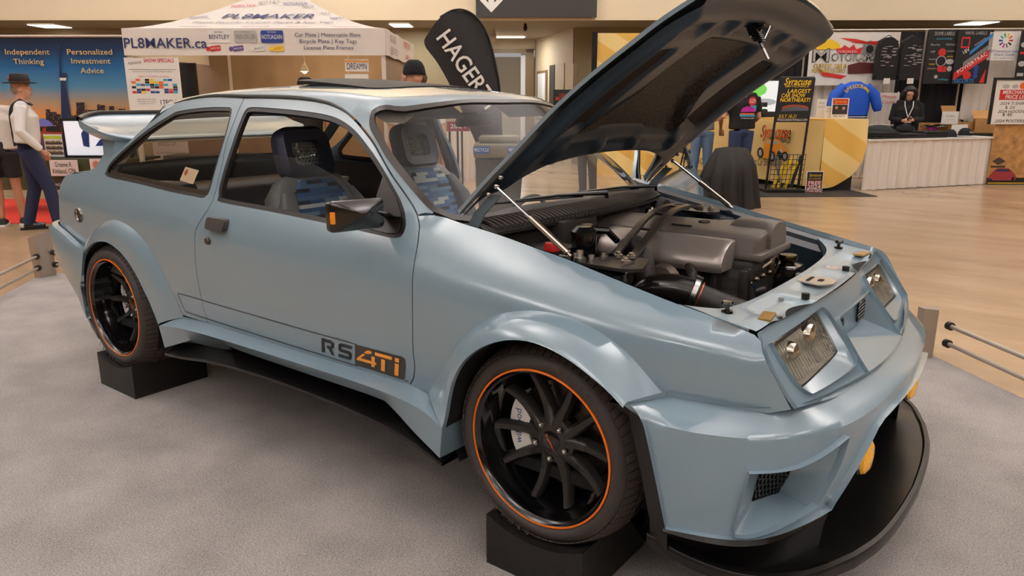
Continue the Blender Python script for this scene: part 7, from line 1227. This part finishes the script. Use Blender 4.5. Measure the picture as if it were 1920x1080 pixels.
for i, (x0, x1, y1, mt) in enumerate(((-.18, -.02, .50, YEL), (-.10, .08, .56, YEL), (.02, .18, .5, YEL), (.12, .22, .60, BLK), (-.05, -.18, .58, GRYP))):
    m = MB(); m.tube([f(x0, .08, .06), f(x1, y1, .05)], .026, 10); TH('rolled_poster', m, mt, ['yellow rolled poster leaning left in the wire basket', 'yellow rolled poster in the middle of the wire basket', 'yellow rolled poster leaning right in the wire basket', 'black rolled poster at the right of the wire basket', 'grey rolled poster leaning left in the wire basket'][i], 'poster', 'rolled posters')
o, fn, w, h = tcard(1511, 321, 1543, 363, 12.2, 'floor_sign', 'small free posters sign standing on the floor by the yellow counter', 'sign'); shapes(o, 'dark_top', BLK, fn, [rct(-w * .46, h * .1, w * .46, h * .47)]); shapes(o, 'dark_red_field', pm('print_maroon', (130, 34, 30)), fn, [rct(-w * .46, -h * .47, w * .46, h * .1)]); LT(o, 'yellow_print', YEL, fn, [('Syracuse', .06, 0, h * .32, w * .7, dict(shear=.3)), ('JULY 18-20, 2024', .03, 0, h * .17, w * .7)], .005); LT(o, 'white_print', WHITE, fn, [('FREE', .08, 0, -h * .03, w * .72, dict(bold=.004)), ('2024', .08, 0, -h * .2, w * .76, dict(bold=.004)), ('POSTERS', .08, 0, -h * .36, w * .82, dict(bold=.003))], .005)
for (u0, v0, u1, v1, d, lab) in ((1531, 186, 1549, 222, 12.9, 'white leaflet standing at the left end of the counter'), (1546, 199, 1561, 222, 12.8, 'small white leaflet standing before the blue jacket')):
    o, fn, w, h = tcard(u0, v0, u1, v1, d, 'leaflet', lab, 'leaflet', WHITE, 'counter leaflets'); LT(o, 'print', GRYP, fn, [('24 hour', .04, 0, h * .3, w * .6), ('show info', .03, 0, h * .1, w * .7)])
o, fn, w, h = tcard(1559, 184, 1591, 222, 12.75, 'framed_flyer', 'flyer with a red and yellow heading in front of the blue jacket', 'flyer', WHITE); shapes(o, 'photo', pm('print_coal', (44, 36, 36)), fn, [rct(-w * .44, -h * .3, w * .44, h * .18)]); shapes(o, 'red_heading', RED, fn, [rct(-w * .44, h * .2, w * .44, h * .46)]); LT(o, 'heading', YEL, fn, [('Syracuse', .08, 0, h * .34, w * .7)], .005); shapes(o, 'faces', pm('print_face', (196, 140, 112)), fn, [ell(-.06, h * .03, .025), ell(.06, h * .0, .025)], .004); LT(o, 'footer', BLK, fn, [('MEET GUESTS', .04, 0, -h * .39, w * .7)])
o, fn, w, h = monitor(1396, 148, 1461, 214, 14.4, 'lit monitor showing green trees and pale cars behind the framed poster', pm('screen_pale', (222, 232, 238), emit=.5)); shapes(o, 'screen_trees', pm('screen_green', (96, 176, 70), emit=.8), fn, [ell(-.12, h * .2, .2, h * .2)], .012); shapes(o, 'screen_cars', pm('screen_grey', (150, 160, 170), emit=.5), fn, [ell(.05, -h * .15, .22, h * .1)], .013)
D = 13.9; s, z = pix(1427, 213, D); z = zt2; m = MB(); M = Matrix.Translation(W(s, D, z)) @ Matrix.Rotation(HROT, 4, 'Z'); m.box((0, 0, .07), (.16, .2, .14)); m.box((.02, -.02, .22), (.08, .22, .08)); m.cyl((-.0, -.1, .10), (-.0, -.2, .10), .05); m.box((.15, 0, .05), (.18, .16, .10)); m.xf(M); TH('video_camera', m, BLK, 'black video camera rig on the counter in front of the lit monitor', 'camera')
# stool, draped chair
D = 13.6; s, z = pix(1292, 283, D); o = base('bar_stool', 'black bar stool beside the person in light jeans', 'stool', s, D, 0); m = MB(); m.lathe([(0, z + .02), (.17, z + .02), (.18, z), (.17, z - .03), (0, z - .03)], W(s, D, 0), 'z', 24); K('seat', m, TBLK, o)
for a in range(4):
    m = MB(); an = a * PI / 2 + PI / 4; c = W(s, D); m.tube([(c.x + .11 * math.cos(an + HROT), c.y + .11 * math.sin(an + HROT), z - .03), (c.x + .23 * math.cos(an + HROT), c.y + .23 * math.sin(an + HROT), 0)], .014, 8); K('leg', m, TBLK, o)
for q in (.25, .45):
    m = MB(); r = .23 - .12 * q / z; m.tube([(c.x + r * math.cos(a * PI / 2 + PI / 4 + HROT), c.y + r * math.sin(a * PI / 2 + PI / 4 + HROT), q) for a in range(4)], .010, 6, closed=True); K('foot_ring', m, TBLK, o)
D = 10.6; s, zt = pix(1370, 276, D); o = base('draped_chair', 'chair-sized shape under a black cloth behind the raised bonnet', 'draped chair', s, D, 0); f = lambda a, b, z: W(s + a, D + b, z); m = MB()
def dr(k, rx, ry, cx, cy, z, amp): return [f(cx + rx * math.cos(t) * (1 + amp * math.sin(13 * t + k)), cy + ry * math.sin(t) * (1 + amp * math.sin(11 * t + 2 * k)), z) for t in np.linspace(0, 2 * PI, 97)]
m.loft([dr(0, .42, .34, .0, .0, .0, .16), dr(.3, .39, .31, .0, .0, .2, .15), dr(.5, .37, .29, .0, .0, .4, .13), dr(.9, .33, .26, .02, 0, .58, .10), dr(1.1, .29, .17, .03, .04, zt - .14, .06), dr(1.6, .22, .08, .03, .06, zt - .02, .03), dr(1.8, .10, .03, .03, .06, zt, 0)]); m.loft([dr(0, .62, .4, -.75, 0, .0, .08), dr(.4, .58, .36, -.72, 0, .22, .08), dr(1.1, .44, .28, -.62, 0, .34, .06), dr(1.1, .05, .05, -.5, 0, .42, 0)])
K('cloth_cover', m, mat('cover_black', (28, 25, 24), .8), o, 180)
m = MB(); m.prism([(2.2, 11.6), (5.75, 11.75), (5.6, 14.4), (3.0, 15)], 0, .01, lambda u, v, h: W(u, v, h)); TH('black_mat', m, pm('mat_black', (40, 36, 34), .95), 'thin dark carpet under the yellow counter and poster rack', 'carpet')
# ================================================================ people
SKIN = mat('skin', (206, 150, 122), rough=.5); SKIN2 = mat('skin_tan', (186, 128, 100), rough=.5)
def blob(name, tubes, balls, mt, par, M, vox=.014, sm=4):
    """one continuous surface from overlapping tapered tubes and balls (voxel remesh)"""
    m = MB()
    for pts, r in tubes: m.tube(pts, r, 12)
    for c, r in balls: m.ball(c, r, 14, 10)
    me = bpy.data.meshes.new('t'); me.from_pydata(m.v, [], m.f); o = bpy.data.objects.new('t', me); COL.objects.link(o); a = o.modifiers.new('r', 'REMESH'); a.mode = 'VOXEL'; a.voxel_size = vox; b = o.modifiers.new('s', 'SMOOTH'); b.iterations = sm; b.factor = .5
    dg = bpy.context.evaluated_depsgraph_get(); me2 = bpy.data.meshes.new_from_object(o.evaluated_get(dg)); bpy.data.objects.remove(o); bpy.data.meshes.remove(me); me2.name = name; me2.transform(M); me2.polygons.foreach_set('use_smooth', [True] * len(me2.polygons)); me2.materials.append(mt)
    ob = bpy.data.objects.new(name, me2); COL.objects.link(ob); ob.parent = par
    if par.name in _INV: ob.matrix_parent_inverse = _INV[par.name]
    return ob
def V3(*a): return Vector(a)
def person(label, s, d, yaw, H=1.75, z=0., J=None, skin=SKIN, name='person'):
    """joint table scaled to height H; +y is the way the person faces, +x the person's right"""
    o = base(name, label, 'person', s, d, z, HROT + yaw); M = Matrix.Translation(W(s, d, z)) @ Matrix.Rotation(HROT + yaw, 4, 'Z') @ Matrix.Scale(H / 1.75, 4); k = dict(pel=V3(0, 0, .95), wst=V3(0, .01, 1.10), chs=V3(0, .01, 1.32), nek=V3(0, -.01, 1.47), hd=V3(0, .02, 1.62), shr=V3(.19, 0, 1.42), shl=V3(-.19, 0, 1.42), elr=V3(.25, -.02, 1.13), ell=V3(-.25, -.02, 1.13), war=V3(.25, .05, .89), wal=V3(-.25, .05, .89), hpr=V3(.09, 0, .93), hpl=V3(-.09, 0, .93), knr=V3(.10, .02, .50), knl=V3(-.10, .02, .50), anr=V3(.10, -.02, .09), anl=V3(-.10, -.02, .09), hr=V3(0, .02, -1), hl=V3(0, .02, -1), face=V3(0, 1, 0))
    if J: k.update({q: V3(*v) for q, v in J.items()})
    k.update(o=o, M=M, skin=skin); return k
def hand(k, sd):
    w, e = k['wa' + sd], k['el' + sd]; dr = ((k['h' + sd]) if abs(k['h' + sd].z + 1) > 1e-6 or abs(k['h' + sd].x) > 0 else (w - e)).normalized(); sg = 1 if sd == 'r' else -1
    side = dr.cross(V3(sg, 0, 0)).normalized(); 
    if side.length < .1: side = V3(0, 1, 0)
    pal = dr.cross(side).normalized(); T = [([w, w + dr * .045, w + dr * .085], [.024, .033, .034])]
    for i, (o_, L) in enumerate(((.027, .075), (.009, .085), (-.009, .08), (-.026, .062))): a = w + dr * .08 + side * o_; b = a + dr * L * .5 + pal * .008 * sg; T.append(([a, b, b + dr * L * .42 + pal * .022 * sg], [.0095, .009, .007]))
    a = w + dr * .03 + side * .03; T.append(([a, a + dr * .035 + side * .022, a + dr * .07 + side * .024], [.012, .011, .008])); return T
def body(k, arms='rl', legs=False, vox=.011, hands='rl'):
    T = [([k['wst'], k['chs'], k['nek'] - V3(0, 0, .06)], [.085, .095, .06]), ([k['nek'] - V3(0, 0, .06), k['nek'] + V3(0, .01, .05), k['hd'] - V3(0, 0, .05)], [.062, .056, .055])]
    for a in arms: T.append(([k['sh' + a], k['el' + a], k['el' + a].lerp(k['wa' + a], .35), k['wa' + a]], [.048, .038, .036, .025]))
    for a in hands: T += hand(k, a)
    if legs:
        for a in legs: T.append(([k['hp' + a], k['kn' + a], k['kn' + a].lerp(k['an' + a], .35), k['an' + a]], [.08, .055, .056, .036]))
    h, f = k['hd'], k['face'].normalized(); r = f.cross(V3(0, 0, 1)).normalized(); u = r.cross(f).normalized()
    B = [(h + u * .02 - f * .012, (.076, .094, .095)), (h - u * .055 + f * .030, (.052, .058, .062)), (h + f * .062 + u * .025, (.055, .03, .045))]
    T += [([h + f * .085 + u * .012, h + f * .115 - u * .018], [.010, .015]), ([h + f * .085 - u * .055 - r * .02, h + f * .088 - u * .053, h + f * .085 - u * .055 + r * .02], [.008, .010, .008]), ([h + f * .07 - u * .095, h + f * .078 - u * .092], [.02, .018])]
    for sg in (-1, 1): B.append((h + r * .078 * sg - f * .005 - u * .008, (.018, .022, .032)))
    ob = blob('body', T, B, k['skin'], k['o'], k['M'], vox)
    for sg in (-1, 1):
        m = MB(); m.ball(h + f * .086 + r * .032 * sg + u * .022, .011, 10, 8); m.xf(k['M']); e = K('eye', m, WHITE, k['o']); m = MB(); m.ball(h + f * .0935 + r * .032 * sg + u * .022, .0055, 8, 6); m.xf(k['M']); K('iris', m, BLK, e)
    m = MB(); m.tube([h + f * .092 - r * .022 - u * .055, h + f * .099 - u * .054, h + f * .092 + r * .022 - u * .055], .0045, 6); m.xf(k['M']); K('mouth', m, mat('lip', (160, 86, 80), .5), k['o'])
    return ob
def shirt(k, mt, name='shirt', sleeve=1., arms='rl', bulk=1., tuck=0., vox=.014):
    p, w, c, n = k['pel'], k['wst'], k['chs'], k['nek']; x = V3(1, 0, 0); T = []
    for q in (-1, 0, 1): T.append(([p + x * .085 * q + V3(0, 0, tuck), w + x * .075 * q, c + x * .095 * q, c + x * .085 * q + V3(0, 0, .09)], [.105 * bulk, .108 * bulk, .112 * bulk, .07]))
    T.append(([k['shr'], c + V3(0, 0, .11), k['shl']], [.066, .075, .066])); T.append(([c + V3(0, 0, .1), n], [.08, .068]))
    for a in arms:
        s, e, h = k['sh' + a], k['el' + a], k['wa' + a]
        if sleeve >= 1: T.append(([s, e, e.lerp(h, .5), h], [.070, .056, .052, .038]))
        else: T.append(([s, s.lerp(e, sleeve)], [.070, .064]))
    return blob(name, T, [], mt, k['o'], k['M'], vox)
def trousers(k, mt, name='trousers', vox=.015, length=1.):
    T = [([k['pel'] + V3(-.07, 0, .06), k['pel'] + V3(.07, 0, .06)], [.105, .105]), ([k['pel'] + V3(-.06, -.012, -.03), k['pel'] + V3(.06, -.012, -.03)], [.10, .10])]
    for a in 'rl':
        h, n, q = k['hp' + a], k['kn' + a], k['an' + a]
        if length >= 1: T.append(([h, h.lerp(n, .5), n, n.lerp(q, .4), q + V3(0, 0, -.03)], [.105, .092, .075, .070, .062]))
        else: T.append(([h, h.lerp(n, length)], [.105, .095]))
    return blob(name, T, [], mt, k['o'], k['M'], vox)
def shoes(k, mt, sole=None):
    for a in 'rl':
        q = k['an' + a]; z = q.z - .09; dr = (k['toe' + a] if 'toe' + a in k else V3(0, 1, 0)).normalized(); b = V3(q.x, q.y, z)
        ob = blob('shoe', [([b - dr * .05 + V3(0, 0, .055), b + dr * .08 + V3(0, 0, .045), b + dr * .17 + V3(0, 0, .035)], [.048, .046, .032]), ([q - V3(0, 0, .02), b + V3(0, 0, .05)], [.048, .045])], [], mt, k['o'], k['M'], .012)
        m = MB(); sd = dr.cross(V3(0, 0, 1)); m.prism([tuple((b + dr * y + sd * x)[:2]) for x, y in ((-.04, -.09), (.04, -.09), (.047, .08), (.035, .18), (0, .205), (-.035, .18), (-.047, .08))], z, z + .022); m.xf(k['M']); K('sole', m, sole or BLK, ob)
def hair(k, mt, tubes=(), balls=None, name='hair', vox=.010):
    h, f = k['hd'], k['face'].normalized(); r = f.cross(V3(0, 0, 1)).normalized(); u = r.cross(f).normalized(); X = lambda a, b, c: h + r * a + f * b + u * c
    return blob(name, [([X(*p) for p in t], rr) for t, rr in tubes], [(X(*c), rr) for c, rr in (balls or [((0, -.035, .045), (.083, .088, .085))])], mt, k['o'], k['M'], vox), X
HAIRB = mat('hair_dark', (30, 24, 22), .6); HAIRN = mat('hair_brown', (84, 54, 36), .6); HAIRG = mat('hair_grey', (140, 124, 108), .6)
# man in hat and braces
k = person('man in black hat, white shirt with braces and navy trousers standing at left', -5.50, 8.62, R(-62), 1.72, J=dict(anr=(.13, .20, .09), knr=(.12, .16, .50), anl=(-.10, -.12, .09), knl=(-.10, .0, .50), war=(.24, .14, .95), elr=(.30, -.03, 1.15), wal=(-.26, .10, .92), face=(.12, 1, -.02), hr=(-.2, .15, -.9)))
body(k, hands='l'); sh = shirt(k, mat('shirt_white', (228, 224, 222), .8, bump=.25, nscale=14), bulk=1.2, tuck=.06); tr_ = trousers(k, mat('trouser_navy', (30, 36, 66), .85, bump=.2, nscale=10)); shoes(k, GLOSSB)
m = MB()
for x in (-.10, .10):
    m.tube(spl([(x * .2, -.128, 1.22), (x * .8, -.122, 1.33), (x * 1.12, -.085, 1.44), (x * 1.1, -.0, 1.505), (x * 1.1, .10, 1.44)], 3), .010, 6); m.tube([(x * .2, -.128, 1.22), (x * .25, -.132, 1.12), (x * .9, -.122, .99)], .009, 6)
m.box((0, -.130, 1.22), (.05, .02, .06)); m.xf(k['M']); K('braces', m, BLK, k['o'])
h0 = k['hd']; m = MB(); m.lathe([(0, .165), (.05, .172), (.085, .165), (.095, .14), (.10, .07), (.165, .062), (.17, .070), (.10, .078)], (h0.x, h0.y - .005, h0.z), 'z', 28); m.xf(k['M']); ht_ = K('hat', m, pm('hat_black', (26, 24, 24), .7), k['o'], 50); m = MB(); m.lathe([(.103, .075), (.104, .11)], (h0.x, h0.y - .005, h0.z), 'z', 28); m.xf(k['M']); K('hat_band', m, pm('band_dark', (54, 18, 20), .6), ht_); m = MB(); m.ball((h0.x - .03, h0.y - .10, h0.z + .11), (.035, .02, .025)); m.xf(k['M']); K('hat_feather', m, RED, ht_)
hair(k, HAIRG, (), [((0, -.05, -.005), (.080, .06, .06))])
# person cut by the left frame edge
k = person('person in dark shorts and sneakers, mostly cut off by the left frame edge', pix(4, 300, 8.95)[0], 8.95, R(20), 1.66, J=dict(anr=(.13, .02, .09)), skin=SKIN2); body(k, legs='rl'); shirt(k, pm('tee_white', (214, 206, 200), .8), sleeve=.6); trousers(k, pm('shorts_dark', (34, 30, 32), .85), 'shorts', length=.75); shoes(k, BLK, WHITE); hair(k, HAIRN)
# person in black beanie behind the roof
k = person('person in black beanie and white tee shirt behind the car roof', -.91, 7.25, R(32), 1.80, J=dict(face=(-1, .25, -.1), war=(.27, .02, .88))); body(k); shirt(k, pm('tee_white', (214, 206, 200), .8), sleeve=.75); trousers(k, pm('trouser_black', (26, 25, 27), .85)); shoes(k, BLK); hair(k, HAIRN, (), [((0, -.045, .0), (.086, .07, .07))])
x = lambda a, b, c: k['hd'] + V3(a, b, c); m = MB(); m.lathe([(.0, .165), (.04, .163), (.075, .14), (.095, .10), (.101, .07), (.104, .06), (.105, .035), (.098, .03)], x(0, -.012, .0), 'z', 24); m.xf(k['M']); bn = K('beanie', m, mat('knit_black', (20, 19, 20), .95, bump=.4, nscale=120), k['o'], 60)
vest = shirt(k, pm('vest_black', (28, 27, 30), .7), 'vest', sleeve=0, arms='', bulk=1.08)
# person in a cap inside the tent
k = person('person in black cap inside the white tent, only the cap showing above the roof', pix(573, 150, 9.9)[0], 9.9, PI, 1.76); body(k); shirt(k, pm('tee_dark', (40, 38, 40), .8), sleeve=.6); trousers(k, pm('trouser_black', (26, 25, 27), .85)); shoes(k, BLK); h0 = k['hd']; m = MB(); m.lathe([(0, .135), (.05, .13), (.085, .105), (.102, .06), (.105, .03)], h0, 'z', 24); m.loft([[tuple(h0 + V3(.10 * math.cos(t), .09 * math.sin(t), .04)) for t in np.linspace(.3, PI - .3, 9)], [tuple(h0 + V3(.10 * math.cos(t), .09 * math.sin(t) + .09 * math.sin(t), .03)) for t in np.linspace(.3, PI - .3, 9)]]); m.xf(k['M']); K('cap', m, TEE, k['o'], 60); m = MB(); m.tube([h0 + V3(-.04, .095, .07), h0 + V3(0, .105, .09), h0 + V3(.04, .095, .07)], .006, 6); m.xf(k['M']); K('cap_logo', m, WHITE, k['o'])
# head beyond the bonnet
k = person('short-haired person standing behind the posters left of the bonnet', pix(1106, 155, 11.9)[0], 11.9, R(140), 1.70); body(k); shirt(k, pm('tee_dark', (40, 38, 40), .8), sleeve=.6); trousers(k, pm('trouser_black', (26, 25, 27), .85)); shoes(k, BLK); hair(k, HAIRN)
# two men at the counter seen from behind
JEAN = mat('denim_dark', (44, 58, 92), .85, bump=.2, nscale=16); JEANL = mat('denim_light', (98, 122, 150), .85, noise=.15, nscale=8)
k = person('man in black printed tee shirt and dark jeans facing the lit monitor', pix(1390, 250, 12.2)[0] - .0, 12.2, R(8), 1.86, .011, J=dict(wal=(-.33, .24, 1.08), ell=(-.30, .0, 1.13), war=(.24, .22, 1.02))); body(k); shirt(k, TEE, sleeve=.75, bulk=1.12); trousers(k, JEAN); shoes(k, BLK); hair(k, HAIRN)
f = lambda a, b, c=0.: k['M'] @ V3(a, -.172 - c + .9 * a * a, b)
shapes(k['o'], 'print_car', MAG, f, [[(-.11, 1.22), (-.09, 1.26), (-.03, 1.29), (.05, 1.285), (.11, 1.25), (.12, 1.21), (-.10, 1.205)]], .004); shapes(k['o'], 'print_blue', TEAL, f, [rct(-.12, 1.14, .12, 1.17), [(.02, 1.3), (.13, 1.3), (.13, 1.22)]], .002); shapes(k['o'], 'print_red', RED, f, [ell(.06, 1.36, .065)], .003); shapes(k['o'], 'print_orange', ORG, f, [rct(-.12, 1.17, .10, 1.19)], .003); LT(k['o'], 'print_lettering', WHITE, f, [('SYRACUSE', .03, .0, 1.115, .2), ('SYR', .045, .06, 1.375, .09), ('NAT', .045, .06, 1.345, .09)], .006)
k = person('person in light blue jeans holding a dark wallet beside the bar stool', pix(1316, 270, 12.9)[0], 12.9, R(-10), 1.78, .011, J=dict(anl=(-.13, .02, .09), anr=(.12, 0, .09), war=(.30, .12, .98), elr=(.28, -.06, 1.14))); body(k); shirt(k, pm('shirt_grey', (120, 124, 132), .8), sleeve=.6); trousers(k, JEANL); shoes(k, pm('shoe_light', (190, 184, 176), .6)); hair(k, HAIRN)
m = MB(); m.box(k['war'] + V3(.02, .05, -.07), (.08, .16, .02), Matrix.Rotation(.5, 3, 'X')); m.xf(k['M']); TH('wallet', m, BRN, 'dark wallet in the hand of the person in light jeans', 'wallet')
# woman in black looking at her phone
k = person('woman in black with wavy dark hair, glasses and lanyard looking at her phone', pix(1703, 200, 14.0)[0], 14.02, PI - R(18), 1.74, J=dict(face=(0, 1, -.42), hd=(0, .05, 1.60), elr=(.25, .02, 1.14), ell=(-.25, .02, 1.14), war=(.10, .27, 1.12), wal=(-.07, .28, 1.13), hr=(-.5, .6, .12), hl=(.55, .55, .1)))
body(k); shirt(k, mat('knit_black', (20, 19, 20), .95), 'jumper', bulk=1.08); trousers(k, pm('trouser_black', (26, 25, 27), .85)); shoes(k, BLK)
hair(k, HAIRB, [([(-.08, .02, .07), (-.10, .0, -.02), (-.11, -.01, -.12)], [.04, .05, .03]), ([(.08, .02, .07), (.10, .0, -.02), (.11, -.01, -.12)], [.04, .05, .03]), ([(0, -.06, .06), (0, -.10, -.04), (0, -.09, -.14)], [.08, .08, .06])], [((0, -.03, .055), (.10, .10, .085)), ((-.03, .04, .09), (.07, .05, .035))])
h, fc = k['hd'], k['face'].normalized(); r = fc.cross(V3(0, 0, 1)).normalized(); u = r.cross(fc); m = MB()
for sg in (-1, 1): m.tube([h + fc * .105 + r * (.034 * sg + .026 * math.cos(t)) + u * (.02 + .018 * math.sin(t)) for t in np.linspace(0, 2 * PI, 13)[:-1]], .003, 5, closed=True); m.tube([h + fc * .10 + r * .06 * sg + u * .022, h + r * .085 * sg + u * .015], .003, 5)
m.xf(k['M']); K('glasses', m, BLK, k['o'])
m = MB(); m.tube([(-.07, .10, 1.46), (-.06, .17, 1.36), (-.01, .19, 1.22), (.0, .19, 1.17), (.03, .18, 1.25), (.07, .16, 1.38), (.07, .09, 1.46)], .008, 6); m.xf(k['M']); K('lanyard', m, WHITE, k['o']); m = MB(); m.box((-.02, .20, 1.13), (.07, .01, .09)); m.xf(k['M']); K('lanyard_card', m, WHITE, k['o']); m = MB(); m.ball((.02, .16, .98), (.16, .06, .09)); m.xf(k['M']); K('waist_bag', m, BLK, k['o'], 180)
m = MB(); m.box((.01, .36, 1.145), (.075, .14, .012), Matrix.Rotation(.5, 3, 'X'), bev=.004); m.xf(k['M']); TH('phone', m, BLK, 'dark phone held by the woman in black', 'phone')
